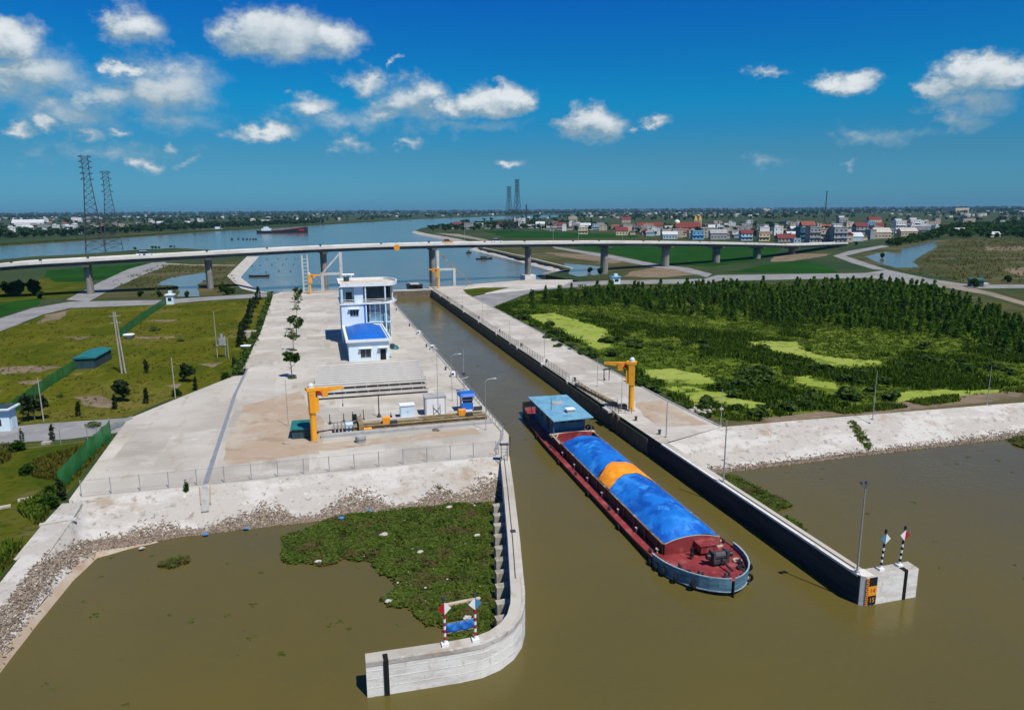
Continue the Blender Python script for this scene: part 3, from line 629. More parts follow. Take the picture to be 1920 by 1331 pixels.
# left bank: a concrete path coming down beside the water, rubble strip and toe beam below it
path = [(-30.2, 88.6, 2.93), (-30.4, 82.5, 2.9), (-30.9, 72, 2.15), (-31.3, 60, 1.7), (-31.6, 40, 1.5), (-31.6, -40, 1.5)]
path_r = [(-28.0, 88.2, 2.93), (-27.6, 82.5, 2.9), (-27.9, 72, 2.15), (-28.1, 60, 1.7), (-28.1, 40, 1.5), (-28.1, -40, 1.5)]
mb = MB()
for i in range(len(path) - 1):
    a, b, c, d = path[i], path_r[i], path_r[i + 1], path[i + 1]
    lo = [(p[0], p[1], -1) for p in (a, b, c, d)]
    mb.add([a, b, c, d] + lo, [(0, 3, 2, 1)[::-1], (1, 2, 6, 5), (3, 0, 4, 7), (0, 1, 5, 4), (2, 3, 7, 6)])
structure(mb.build('bank_path', mt['slope_concrete']))
slope('rubble_bank', [(-19.0, 89.8, 2.86), (-24.0, 89.7, 2.86), (-28.6, 89.2, 2.84), (-27.58, 82.5, 2.82), (-27.88, 72, 2.07), (-28.08, 60, 1.62), (-28.08, 40, 1.42), (-28.08, -40, 1.42)], [(-17.0, 81.0, -.45), (-21.0, 80.6, -.15), (-24.6, 79.9, .42), (-25.7, 77, .50), (-26.5, 70, .55), (-27.0, 59, .55), (-27.3, 40, .55), (-27.3, -40, .55)], mt['slope_concrete'], 120, 8, amp=.10, seed=7)
slope('bank_toe', [(-19.0, 81.6, .10), (-22.0, 81.0, .30), (-25.0, 80.0, .46), (-25.95, 75.5, .54), (-26.7, 66, .58), (-27.08, 58, .58), (-27.35, 40, .58), (-27.35, -40, .58)], [(-18.5, 80.4, -.3), (-21.5, 79.6, -.3), (-24.0, 78.4, -.3), (-25.0, 74, -.3), (-25.7, 66, -.3), (-26.15, 58, -.3), (-26.4, 40, -.3), (-26.4, -40, -.3)], mt['sandy_concrete'], 60, 3, amp=.03, seed=9)
slope('earth_bank', [(-30.4, -40, ZG), (-30.6, 40, ZG), (-30.4, 60, ZG), (-30.2, 84, ZG + .1)], [(-31.7, -40, 1.45), (-31.7, 40, 1.45), (-31.35, 60, 1.65), (-30.5, 82, 2.6)], mt['rough_grass'], 30, 3, amp=.1)
mb = MB(); mb.beam((-30.6, 82.6, 2.96), (-27.2, 83.3, 2.96), .5, .22); structure(mb.build('path_step', mt['slope_concrete']))
# upper bay revetments
def ribbon(name, crest_px, toe_px, z0, z1, mat, crest_w=1.6):
    a = [(p.x, p.y, z0) for p in (at(x, y, z0) for x, y in crest_px)]; b = [(p.x, p.y, z1) for p in (at(x, y, z1) for x, y in toe_px)]
    return slope(name, a, b, mat, 40, 3, amp=.05)
ribbon('revetment', [(463, 481), (425, 518), (452, 541), (484, 549)], [(488, 481), (454, 520), (487, 546), (512, 549)], 2.5, -.3, mt['slope_concrete'])
slope('revetment', [(144.2, 652, 2.5), (144.6, 495, 2.5), (141.6, 390, 2.5)], [(135.5, 648, -.3), (136.6, 492, -.3), (133.5, 398, -.3)], mt['slope_concrete'], 60, 4, amp=.05)
mb = MB(); mb.beam((144.9, 652, 2.5), (145.3, 495, 2.5), 1.6, .35); mb.beam((145.3, 495, 2.5), (142.2, 389, 2.5), 1.6, .35); structure(mb.build('bank_kerb', mt['slope_concrete']))
ribbon('revetment', [(1071, 503), (1040, 511), (1022, 515), (1050, 520), (1110, 532)], [(1052, 507), (1025, 511), (1006, 516), (1020, 522), (1080, 535)], 2.5, -.1, mt['slope_concrete'])
ribbon('revetment', [(905, 460), (860, 448), (800, 438), (778, 433)], [(895, 464), (845, 451), (788, 441), (770, 436)], 2.6, -.3, mt['slope_concrete'])
slab('upper_apron', [(58.0, 300), (64.2, 312.2), (66, 317), (100, 330), (118, 322), (104, 298), (72, 284), (57.2, 278)], ZG - 1, ZW - .12, mt['deck_concrete'], mt['wall_concrete'])
zone('verge', [(868, 545), (905, 541), (955, 541), (915, 550), (880, 558)], mt['rough_grass'], .42, 3, .4)

# ================================================================== LOCK WALLS
def thick_wall(outer, t, z0, z1, mi_side=0, mi_top=1, cap=.06):
    """wall along a polyline; 't' is measured to the left of its direction"""
    pl = [Vector(p) for p in outer]; inner = []
    for i, p in enumerate(pl):
        d0 = (pl[i] - pl[i - 1]).normalized() if i else (pl[1] - pl[0]).normalized()
        d1 = (pl[i + 1] - pl[i]).normalized() if i < len(pl) - 1 else d0
        d = (d0 + d1).normalized(); n = Vector((-d.y, d.x)); inner.append(p + n * (t / max(.5, n.dot(Vector((-d0.y, d0.x))))))
    mb = MB()
    for i in range(len(pl) - 1):
        a, b, c, d = pl[i], pl[i + 1], inner[i + 1], inner[i]
        vs = [(p.x, p.y, z) for z in (z0, z1) for p in (a, b, c, d)]
        fs = [(0, 1, 5, 4), (2, 3, 7, 6)]
        if i == 0: fs.append((3, 0, 4, 7))
        if i == len(pl) - 2: fs.append((1, 2, 6, 5))
        mb.add(vs, fs, mi_side); mb.add(vs, [(4, 5, 6, 7)], mi_top)
    return mb, inner
# left wing wall: from the wharf corner towards the drone, turning away round a curve to its end
outer = [(1.75, 48.65), (8.7, 48.45), (10.6, 48.55), (12.2, 49.1), (13.6, 50.1), (14.7, 51.5), (15.5, 53.3), (16.05, 55.2), (16.6, 57.5), (18.4, 65.0), (21.35, 78.0), (23.9, 89.6)]
ww = empty('wing_wall', (0, 0, 0), label='pale curved concrete wing wall hooking round to the left of the lock mouth', cat='wall')
mb, inner = thick_wall(outer, 1.25, -1.5, ZW); mb.build('wall_body', [mt['wall_concrete'], mt['deck_concrete']], ww)
for z in (.75, 1.5, 2.2):                           # pour lines stand a little proud
    m2, _ = thick_wall([Vector(p) for p in outer], .02, z - .03, z + .03)
    o = m2.build('pour_line', mt['wall_concrete'], ww); o.location = (0, -.012, 0)
mb, _ = thick_wall([Vector(p) + Vector((.0, -.03)) for p in outer[:9]], .30, ZW - .32, ZW + .05); mb.build('coping', mt['slope_concrete'], ww)
mb = MB(); mb.box(3.05, 3.42, 48.48, 48.72, -.5, ZW + .03); mb.box(3.05, 3.42, 48.5, 49.4, ZW, ZW + .06); mb.build('rubber_fender', mt['rubber'], ww)
for (px, py) in ((934, 948), (935, 966), (936, 985), (936, 1006), (937, 1028), (937, 1050), (937, 1074), (937, 1100), (937, 1131), (940, 1160), (938, 1186)):
    g = at(px, py, 1.3)
    # seat each buttress against the wall's back face
    bx = None
    for a, b in zip(inner[:-1], inner[1:]):
        if a.y <= g.y <= b.y: bx = a.x + (b.x - a.x) * (g.y - a.y) / (b.y - a.y)
    if bx is None: continue
    m2 = MB(); m2.box(bx - 1.35, bx + .1, g.y - .42, g.y + .42, -1, 1.45); m2.build('buttress', mt['buttress'], ww)
mb = MB(); mb.tube([(x - .75, y + .1, ZW + .06) for x, y in outer[8:]], .045, 5); mb.build('cable_duct', mt['dark_steel'], ww)
mb = MB(); mb.cbox(18.2, 67.0, ZW, .5, .5, .12); mb.build('joint_cover', mt['dark_steel'], ww)
def ladder(name, loc, rz, h, label, w=.8, hoop=True):
    t = empty(name, loc, rz, label, 'ladder')
    for s in (-1, 1):
        m = MB(); m.tube([(s * w / 2, 0, 0), (s * w / 2, 0, h), (s * w / 2, .35, h + .25)], .045, 6); m.build('stile', mt['dark_steel'], t)
    k = int(h / .45)
    rung = MB().cyl((-w / 2, 0, 0), (w / 2, 0, 0), .03, n=6).mesh('rung', mt['dark_steel'])
    for i in range(k): place('rung', rung, t, (0, 0, .3 + i * .45))
    return t
t = ladder('access_ladder', (22.75, 88.0, ZW), R(-12), 2.2, 'dark steel ladder at the corner between the wharf and the curved wing wall', .8)
mb = MB(); mb.box(-.6, .6, -.1, .5, 2.2, 2.32); mb.build('landing', mt['dark_steel'], t)

# right guide wall: straight out from the right wharf, then a short return with the gauge board
rw = empty('guide_wall', (0, 0, 0), label='long straight guide wall with a dark algae face right of the barge', cat='wall')
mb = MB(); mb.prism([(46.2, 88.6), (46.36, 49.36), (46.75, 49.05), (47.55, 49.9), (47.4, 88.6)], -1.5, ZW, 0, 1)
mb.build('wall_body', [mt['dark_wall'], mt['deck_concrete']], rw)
mb = MB(); mb.prism([(46.17, 88.5), (46.33, 49.6), (46.60, 49.6), (46.48, 88.5)], ZW - .22, ZW + .006); mb.build('kerb', mt['wall_concrete'], rw)
mb = MB(); mb.prism([(46.42, 49.30), (46.74, 48.93), (47.6, 48.93), (47.6, 50.3), (46.85, 50.3)], -1.5, ZW + .04); mb.build('corner_block', mt['wall_concrete'], rw)
mb = MB(); mb.prism([(47.6, 48.95), (52.55, 48.95), (52.65, 50.35), (47.6, 50.25)], -1.5, ZW + .02, 0, 1); mb.build('return_wall', [mt['wall_concrete'], mt['slope_concrete']], rw)
mb = MB(); mb.box(51.0, 51.28, 48.86, 48.99, -.5, ZW + .04); mb.box(50.85, 51.3, 48.9, 49.5, ZW + .02, ZW + .09); mb.build('rubber_fender', mt['rubber'], rw)
mb = MB(); mb.tube([(46.75, 74, ZW + .06), (46.8, 60, ZW + .06), (46.85, 52.2, ZW + .06), (46.9, 50.6, ZW + .06)], .04, 5); mb.build('cable_duct', mt['dark_steel'], rw)
# water level gauge: black, yellow and black bands with numbers and a tick scale
def text_mesh(body, size, mat, name='numeral'):
    cu = bpy.data.curves.new(name, 'FONT'); cu.body = body; cu.size = size; cu.extrude = .006; cu.align_x = 'CENTER'; cu.align_y = 'CENTER'; cu.resolution_u = 3
    o = bpy.data.objects.new(name, cu); col.objects.link(o)
    me = bpy.data.meshes.new_from_object(o.evaluated_get(bpy.context.evaluated_depsgraph_get())); bpy.data.objects.remove(o); bpy.data.curves.remove(cu)
    me.name = name; me.materials.clear(); me.materials.append(mat); return me
ga = empty('gauge_board', (46.98, 48.9, 0), 0, 'yellow and black water level gauge painted with 14 and 15', 'gauge')
for nm, z0, z1, ma in (('black_band', 1.98, 2.82, 'black_paint'), ('yellow_band', 1.02, 1.98, 'gauge_yellow'), ('black_band', .10, 1.02, 'black_paint')):
    mb = MB(); mb.box(.02, .92, -.05, -.01, z0, z1); mb.build(nm, mt[ma], ga)
mb = MB(); mb.box(-.24, .02, -.05, -.012, .10, 2.82); mb.build('scale_strip', mt['gauge_yellow'], ga)
tick = MB().box(-.09, .09, -.02, 0, -.05, .05).mesh('tick', mt['red_paint'])
for i in range(13): place('tick', tick, ga, (-.14 + (.06 if i % 2 else 0), -.052, .28 + i * .2))
place('numeral', text_mesh('14', .62, mt['red_paint']), ga, (.47, -.058, 1.5), rot=(R(90), 0, 0))
place('numeral', text_mesh('15', .62, mt['gauge_yellow']), ga, (.47, -.058, .56), rot=(R(90), 0, 0))

# channel markers: banded poles with two-tone diamonds
def marker(loc, h, c1, c2, dl, dr, label, group=None, top='black_paint', lean=(0, 0)):
    t = empty('channel_marker', loc, 0, label, 'marker pole', group); t.rotation_euler = (R(lean[0]), R(lean[1]), 0)
    m = MB(); m.cbox(0, 0, 0, .55, .5, .22); m.build('plinth', mt['white_paint'], t)
    n = 8; z = .2; dz = (h - 1.15 - .2) / n
    for i in range(n):
        m = MB(); m.cyl((0, 0, z), (0, 0, z + dz), .105, n=10); m.build('band', mt[c1 if i % 2 else c2], t); z += dz
    m = MB(); m.cyl((0, 0, z), (0, 0, h), .07, n=8); m.build('top_post', mt['dark_steel'], t)
    s = .52; zc = h - .55
    for sgn, ma in ((-1, dl), (1, dr)):
        m = MB(); m.add([(0, -.08, zc - s), (sgn * s, -.08, zc), (0, -.08, zc + s), (0, -.13, zc - s), (sgn * s, -.13, zc), (0, -.13, zc + s)],
                        [(0, 1, 2), (5, 4, 3), (0, 3, 4, 1), (1, 4, 5, 2), (2, 5, 3, 0)]); m.build('diamond_half', mt[ma], t)
    m = MB(); m.cyl((0, 0, h), (0, 0, h + .32), .13, .10, n=10); m.build('lantern', mt[top], t)
    return t
gm = None
marker((7.85, 49.25, ZW), 3.75, 'red_paint', 'white_paint', 'red_paint', 'white_paint', 'red banded marker pole with red and white diamond left of the blue banner', top='dark_steel')
marker((10.25, 49.2, ZW), 3.8, 'red_paint', 'white_paint', 'white_paint', 'board_blue', 'red banded marker pole with white and blue diamond right of the blue banner', top='dark_steel')
marker((48.95, 49.75, ZW), 3.7, 'black_paint', 'white_paint', 'board_blue', 'white_paint', 'black banded marker pole with blue and white diamond beside the gauge wall', lean=(0, 3))
marker((51.15, 49.85, ZW), 3.7, 'black_paint', 'white_paint', 'white_paint', 'red_paint', 'black banded marker pole with white and red diamond at the wall end', lean=(0, 4))
bn = empty('banner', (9.05, 49.2, ZW + 1.05), 0, 'blue banner stretched between two red and white marker poles', 'banner')
V = []; nx, nz = 12, 4
mb = MB()
vs = [(-1.1 + 2.2 * i / nx, .05 * math.sin(i * 1.3 + j), .8 * j / nz - .05 * math.sin(math.pi * i / nx) + .10 * i / nx) for j in range(nz + 1) for i in range(nx + 1)]
mb.add(vs, [(j * (nx + 1) + i, j * (nx + 1) + i + 1, (j + 1) * (nx + 1) + i + 1, (j + 1) * (nx + 1) + i) for j in range(nz) for i in range(nx)])
o = mb.build('cloth', mt['banner'], bn, True); sm = o.modifiers.new('thickness', 'SOLIDIFY'); sm.thickness = .02
for z in (-.02, .82):
    m = MB(); m.tube([(-1.1, 0, z), (1.1, 0, z + .1)], .015, 4); m.build('tie_rope', mt['rope'], bn)

# ================================================================== LAMPS, RAILS, FENCES
def lamp(loc, h, label, rz=0.0, kind='arm', group=None, r=.07):
    t = empty('lamp_post', loc, rz, label, 'lamp post', group)
    m = MB(); m.cbox(0, 0, 0, .32, .32, .18); m.build('base_plate', mt['grey_beam'], t)
    m = MB(); m.cyl((0, 0, .1), (0, 0, h), r, r * .6, 8); m.build('post', mt['steel'], t)
    if kind == 'arm':
        m = MB(); m.tube([(0, 0, h - .3), (.25, 0, h + .05), (.7, 0, h + .2), (1.2, 0, h + .22)], .035, 6); m.build('arm', mt['steel'], t)
        m = MB(); m.loft([[(x, y, z) for x, y, z in ((1.1, -.1, h + .2), (1.75, -.12, h + .2), (1.75, .12, h + .2), (1.1, .1, h + .2))], [(1.15, -.07, h + .32), (1.7, -.07, h + .30), (1.7, .07, h + .30), (1.15, .07, h + .32)]]); m.build('lamp_head', mt['steel'], t)
    elif kind == 'flood':
        m = MB(); m.tube([(-.45, 0, h), (.25, 0, h + .05)], .04, 6); m.build('arm', mt['steel'], t)
        for x in (-.4, .1):
            m = MB(); m.add([(x - .2, -.28, h - .05), (x + .2, -.28, h - .05), (x + .22, .1, h + .15), (x - .22, .1, h + .15), (x - .12, -.1, h + .28), (x + .12, -.1, h + .28)], [(0, 1, 2, 3), (0, 4, 5, 1), (1, 5, 2), (2, 5, 4, 3), (3, 4, 0)]); m.build('lamp_head', mt['dark_steel'], t)
    return t
lamp((46.55, 49.95, ZW), 8.7, 'tall grey lamp post with dark floodlight at the tip of the guide wall', 0, 'flood', r=.10)
lamp((46.75, 73.0, ZW), 7.9, 'tall grey lamp post halfway along the guide wall beside floating weeds', R(100), 'none', r=.10)
lamp((48.2, 90.9, ZW), 5.6, 'grey lamp post with control box near the front edge of the right wharf', R(100), 'none', r=.09)
lamp((58.9, 93.6, ZW - .05), 5.9, 'thin lamp post at the front outer corner of the right wharf', R(100), 'none', r=.06)
lampR = [((1165, 771), 'lamp post beside the right yellow crane'), ((1120, 725), 'lamp post left of the right yellow crane'), ((1021, 670), None), ((956, 645), None), ((905, 589), None), ((867, 578), None)]
for k, ((px, py), lb) in enumerate(lampR):
    p = at(px, py, ZW)
    lamp(p, 5.9, ('thin grey ' + lb) if lb else 'thin grey lamp post in the row along the right wharf beyond the crane', R(180), 'none', 'lamp posts along the right wharf', r=.055)
lampL = [((541, 800), 7.6, 'thin tall post on the left wharf beside the near yellow crane', 'none', 0),
         ((822, 780), 10.2, 'thin tall lamp post standing in front of the grey steel cabin', 'none', 0),
         ((911, 806), 7.8, 'pale lamp post with curved arm near the end of the left wharf edge', 'arm', 0),
         ((848, 752), 8.2, 'pale lamp post with curved arm leaning over the canal beside the railing', 'arm', 0)]
for (px, py), h, lb, kd, rz in lampL: lamp(at(px, py, ZW), h, lb, rz, kd, r=.055)
lamp(at(1636, 787, ZW - .1), 8.0, 'thin pole at the crest of the right revetment before the marsh', 0, 'none', r=.07)
lamp(at(1850, 759, ZW - .1), 6.8, 'thin pole on the crest of the right revetment nearest the right edge', 0, 'none', r=.07)

def railing(name, path, label, group=None, h=1.1, step=2.2, mats='steel', rails=(.55, 1.05), r=.035, z=ZW):
    t = empty(name, (0, 0, 0), 0, label, 'railing', group)
    pl = [Vector(p) for p in path]; L = [0]
    for a, b in zip(pl[:-1], pl[1:]): L.append(L[-1] + (b - a).length)
    n = max(1, round(L[-1] / step)); me = MB().cyl((0, 0, 0), (0, 0, h), r * 1.25, n=6).mesh('post', mt[mats])
    for i in range(n + 1):
        d = L[-1] * i / n; k = 0
        while k < len(L) - 2 and d > L[k + 1]: k += 1
        p = pl[k].lerp(pl[k + 1], (d - L[k]) / max(1e-6, L[k + 1] - L[k])); place('post', me, t, (p.x, p.y, z))
    for hz in rails:
        m = MB(); m.tube([(p.x, p.y, z + hz) for p in pl], r, 5); m.build('rail', mt[mats], t)
    return t
ys = [300, 272, 245, 218, 190, 164, 140, 114]
for i, (a, b) in enumerate(zip(ys[:-1], ys[1:])):
    railing('handrail', [(26.0, a - 1.2), (26.0, b + 1.2)], ('farthest', 'second farthest', 'third farthest', 'middle', 'third nearest', 'second nearest', 'nearest')[i] + ' pale handrail length along the left chamber edge', 'handrail lengths on the left chamber edge', mats='steel')
railing('handrail', [(25.7, 111), (25.75, 100.0), (24.7, 96.3), (22.8, 92.2), (22.6, 90.6)], 'pale steel handrail turning the corner of the left wharf above the ladder', mats='steel')
ys = [300, 277, 254, 231, 208, 186, 165, 145, 128]
for i, (a, b) in enumerate(zip(ys[:-1], ys[1:])):
    railing('handrail', [(46.75, a - 1.0), (46.75, b + 1.0)], ('farthest', 'second farthest', 'third farthest', 'fourth farthest', 'fourth nearest', 'third nearest', 'second nearest', 'nearest')[i] + ' dark handrail length along the right chamber edge', 'handrail lengths on the right chamber edge', mats='dark_steel', step=1.9, h=1.25, rails=(.4, .8, 1.2))
# chamber wall fittings: ladder recesses and mooring blocks
for i, y in enumerate((277, 254, 231, 208, 186, 165, 145, 128.5)):
    m = MB(); m.box(46.02, 46.23, y - .45, y + .45, .2, ZW + .02); o = m.build('ladder_recess', mt['wall_concrete'])
    tag(o, 'pale concrete ladder recess facing in the dark right chamber wall', 'ladder recess', 'ladder recesses in the right chamber wall')
def bollard(x, y, label, group):
    t = empty('bollard', (x, y, ZW), 0, label, 'bollard', group)
    m = MB(); m.cyl((0, 0, 0), (0, 0, .55), .20, .17, 10); m.build('shaft', mt['dark_steel'], t)
    m = MB(); m.cyl((0, 0, .55), (0, 0, .70), .27, .24, 10); m.build('cap', mt['dark_steel'], t)
for i, y in enumerate((268, 240, 214, 188, 166, 146, 128, 100)): bollard(47.6, y, ('farthest', 'second farthest', 'third farthest', 'fourth farthest', 'fourth nearest', 'third nearest', 'second nearest', 'nearest')[i] + ' dark mooring bollard along the right chamber edge', 'bollards on the right wharf')
for i, y in enumerate((240, 205, 172, 145, 120)): bollard(24.9, y, ('farthest', 'second farthest', 'middle', 'second nearest', 'nearest')[i] + ' dark mooring bollard behind the left chamber railing', 'bollards on the left wharf')
bollard(48.0, 92.6, 'dark bollard beside the front lamp post on the right wharf', None)
def winch(px, py, label):
    p = at(px, py, ZW); t = empty('capstan_unit', (p.x, p.y, ZW), 0, label, 'capstan')
    m = MB(); m.box(-.9, .9, -.7, .7, 0, .25); m.build('bed', mt['grey_beam'], t)
    m = MB(); m.box(-.75, .15, -.5, .5, .25, 1.05); m.build('motor_housing', mt['white_paint'], t)
    m = MB(); m.cyl((.45, 0, .25), (.45, 0, .5), .32, .22, 12); m.cyl((.45, 0, .5), (.45, 0, .95), .22, .32, 12); m.build('drum', mt['steel'], t)
    m = MB(); m.box(-.7, -.2, -.53, -.5, .45, .85); m.build('hatch', mt['dark'], t)
winch(852, 706, 'white capstan unit at the left chamber edge nearest the blue booth')
winch(813, 655, 'white capstan unit at the left chamber edge beyond the stop log stack')
winch(787, 627, 'dark capstan unit at the left chamber edge beside the control building')

def mesh_fence(name, path, h, step, label, z=ZW, wire=.34, mats='steel', zf=None, group=None):
    """posts, rails and woven wire of a chain-link fence"""
    t = empty(name, (0, 0, 0), 0, label, 'fence', group)
    pl = [Vector(p) for p in path]; L = [0]
    for a, b in zip(pl[:-1], pl[1:]): L.append(L[-1] + (b - a).length)
    def on(d):
        k = 0
        while k < len(L) - 2 and d > L[k + 1]: k += 1
        return pl[k].lerp(pl[k + 1], (d - L[k]) / max(1e-6, L[k + 1] - L[k]))
    n = max(1, round(L[-1] / step)); me = MB().cyl((0, 0, 0), (0, 0, h), .055, n=6).mesh('post', mt[mats])
    for i in range(n + 1): p = on(L[-1] * i / n); place('post', me, t, (p.x, p.y, z))
    for hz in (.08, h - .08):
        m = MB(); m.tube([(p.x, p.y, z + hz) for p in pl], .018, 4); m.build('rail', mt[mats], t)
    if wire:
        m = MB(); k = int(L[-1] / wire)
        for i in range(k):
            for sg in (1, -1):
                a = on(min(L[-1], max(0, i * wire))); b = on(min(L[-1], max(0, i * wire + sg * h)))
                d = (b - a)
                if d.length < .3: continue
                m.add([(a.x, a.y, z + .05), (b.x, b.y, z + h - .05), (b.x, b.y, z + h - .062), (a.x, a.y, z + .038)], [(0, 1, 2, 3)])
        if m.f: o = m.build('wire_mesh', mt[mats], t); o['kind'] = 'stuff'
    return t
mesh_fence('chain_link_fence', [(-28.6, 90.15), (-14, 90.25), (0, 90.45), (22.2, 90.35)], 2.1, 3.25, 'chain link fence with slim grey posts along the front edge of the left wharf', zf=1)
mesh_fence('chain_link_fence', [(-47.5, 113.5), (-38, 114.3), (-33.3, 114.8)], 2.3, 4.7, 'chain link fence with thin posts beside the grey entrance road', z=ZG, wire=.4)
tg = mesh_fence('chain_link_gate', [(-34.6, 114.8), (-32.3, 117.8)], 2.6, 3.8, 'pale mesh gate leaf standing open across the entrance road', z=ZG, wire=.16)
m = MB(); m.beam((-32.9, 119.6, ZG + .62), (-30.6, 124.2, ZG + .55), .15, .9); tag(m.build('road_barrier', mt['steel']), 'grey steel sliding gate at the end of the entrance road by the wharf', 'gate')
def net_fence(path_px, h, label, z=ZG, step=2.6):
    t = empty('net_fence', (0, 0, 0), 0, label, 'fence'); pl = [at(x, y, z) for x, y in path_px]
    m = MB(); pm = MB().cyl((0, 0, 0), (0, 0, h + .1), .05, n=6).mesh('post', mt['dark_steel']); grid = []
    for a, b in zip(pl[:-1], pl[1:]):
        k = max(1, int((b - a).length / step))
        for i in range(k):
            p = a.lerp(b, i / k); place('post', pm, t, (p.x, p.y, z))
            for q in (0, .5): grid.append(a.lerp(b, (i + q) / k))
    grid.append(pl[-1]); V = []
    for i, p in enumerate(grid):
        for j in range(4): V.append((p.x + .16 * mnoise.noise(Vector((i * .7, j, 1))), p.y + .16 * mnoise.noise(Vector((i * .7, j, 9))), z + .05 + (h - .05 - .12 * (i % 2)) * j / 3))
    m.add(V, [(i * 4 + j, (i + 1) * 4 + j, (i + 1) * 4 + j + 1, i * 4 + j + 1) for i in range(len(grid) - 1) for j in range(3)])
    m.build('net', mt['net'], t, True); return t
net_fence([(312, 570), (262, 605), (225, 634)], 2.5, 'dark green net fence running from the small guard post down to the leaning pole')
net_fence([(150, 688), (92, 726), (24, 776)], 2.3, 'pale green net fence between the teal shed and the white gatehouse')
net_fence([(209, 823), (165, 866), (112, 926)], 2.9, 'bright green net fence along the left side of the wharf apron')

# drain: steel channel cover across the apron, running out over the revetment
dr = empty('drain_channel', (0, 0, 0), 0, 'long grey steel drain channel running down the left wharf onto the slope', 'drain')
m = MB(); m.beam((-15.75, 159, ZW + .05), (-16.0, 136, ZW + .05), .5, .12); m.beam((-16.0, 136, ZW + .05), (-15.2, 100, ZW + .05), .55, .12); m.beam((-15.2, 100, ZW + .05), (-14.95, 90.2, ZW + .05), .6, .12); m.build('cover', mt['steel'], dr)
m = MB(); m.beam((-14.95, 90.2, ZW + .02), (-14.5, 85.4, 1.32), .8, .16); m.build('chute', mt['grey_beam'], dr)
m = MB(); m.beam((-15.5, 89.6, ZW + .08), (-15.0, 86.5, 1.8), .12, .2); m.beam((-14.3, 89.6, ZW + .08), (-14.0, 86.5, 1.8), .12, .2); m.build('side_wall', mt['sandy_concrete'], dr)
m = MB(); m.box(-18.0, -15.9, 152.5, 156.5, ZW - .05, ZW + .32); tag(m.build('drain_grating', mt['dark']), 'dark drain pit grating beside the hedge on the left wharf', 'grating')

# ================================================================== BUILDINGS ON THE LEFT WHARF
def window(parent, x, z, w, h, y, bars=2, frame='white_paint', glass='glass', d=.06):
    """a window facing -Y: frame with recessed panes"""
    f = MB(); e = .09
    f.box(x - w / 2 - e, x + w / 2 + e, y - d, y + .02, z - e, z); f.box(x - w / 2 - e, x + w / 2 + e, y - d, y + .02, z + h, z + h + e)
    f.box(x - w / 2 - e, x - w / 2, y - d, y + .02, z, z + h); f.box(x + w / 2, x + w / 2 + e, y - d, y + .02, z, z + h)
    fo = f.build('window', mt[frame], parent)
    for i in range(bars):
        m = MB(); a = x - w / 2 + w * i / bars; m.box(a + .03, a + w / bars - .03, y - .012, y - .004, z + .02, z + h - .02); m.build('pane', mt[glass], fo)
    return fo
# annex with the blue sheet roof
an = empty('annex', (10.15, 159.7, ZW), 0, 'low pale blue building with bright blue sheet roof in front of the control building', 'building')
m = MB(); m.box(-4.45, 4.45, 0, 21.5, 0, 4.35, 0); m.build('wall', mt['white_wall'], an)
m = MB(); m.box(-5.0, 5.0, -.6, 21.8, 4.35, 4.55); m.build('roof_slab', mt['trim'], an)
for nm, b in (('parapet', (-5.0, 5.0, -.6, -.3)), ('parapet', (-5.0, -4.7, -.3, 21.5)), ('parapet', (4.7, 5.0, -.3, 21.5)), ('parapet', (-5.0, 5.0, 21.5, 21.8))):
    m = MB(); m.box(b[0], b[1], b[2], b[3], 4.55, 4.95); m.build(nm, mt['trim'], an)
nx, ny = 24, 14; V = []; 
for j in range(ny + 1):
    for i in range(nx + 1):
        u, v = i / nx * 2 - 1, j / ny * 2 - 1
        V.append((u * 4.3, 10.6 + v * 10.4, 4.72 + 1.5 * (1 - abs(u) ** 2.2) * (1 - abs(v) ** 3.5) + .05 * (i % 2)))
m = MB(); m.add(V, [(j * (nx + 1) + i, j * (nx + 1) + i + 1, (j + 1) * (nx + 1) + i + 1, (j + 1) * (nx + 1) + i) for j in range(ny) for i in range(nx)]); m.build('sheet_roof', mt['blue_sheet'], an)
window(an, -.75, .75, 2.3, 1.9, 0, 2)
m = MB(); m.box(-2.2, .7, -.75, 0, 2.85, 2.97); m.build('canopy', mt['trim'], an)
m = MB(); m.box(2.45, 3.75, -.04, .02, 0.02, 2.5); d_ = m.build('door', mt['dark'], an); m = MB(); m.box(2.33, 2.45, -.08, .02, 0, 2.62); m.box(3.75, 3.87, -.08, .02, 0, 2.62); m.box(2.33, 3.87, -.08, .02, 2.5, 2.62); m.build('door_frame', mt['trim'], d_)
m = MB(); m.box(2.0, 4.2, -.8, 0, 2.85, 2.97); m.build('canopy', mt['trim'], an)
for y in (5, 11, 17): m = MB(); m.box(-4.55, -4.43, y - .7, y + .7, 1.0, 2.4); m.build('side_window', mt['glass'], an)
t = empty('covered_heap', (17.1, 172.0, ZW), 0, 'teal tarpaulin heap on the ground right of the annex', 'heap')
V = [(math.cos(a * .785) * r * 1.1, math.sin(a * .785) * r * 1.5, h) for r, h in ((1.0, 0), (.8, .6), (.35, .95)) for a in range(8)]
m = MB(); m.add(V, [(k * 8 + i, k * 8 + (i + 1) % 8, (k + 1) * 8 + (i + 1) % 8, (k + 1) * 8 + i) for k in range(2) for i in range(8)] + [tuple(16 + i for i in range(8))]); m.build('cover', mt['shed_teal'], t, True)
m = MB(); m.cbox(0, 0, 0, 1.0, .8, .95); m.cyl((0, -.42, .5), (0, -.46, .5), .32, n=12); o = m.build('air_conditioner', mt['dark_steel'], None, loc=(15.4, 160.6, ZW + 2.4)); tag(o, 'dark air conditioner unit on the right wall of the annex', 'air conditioner')

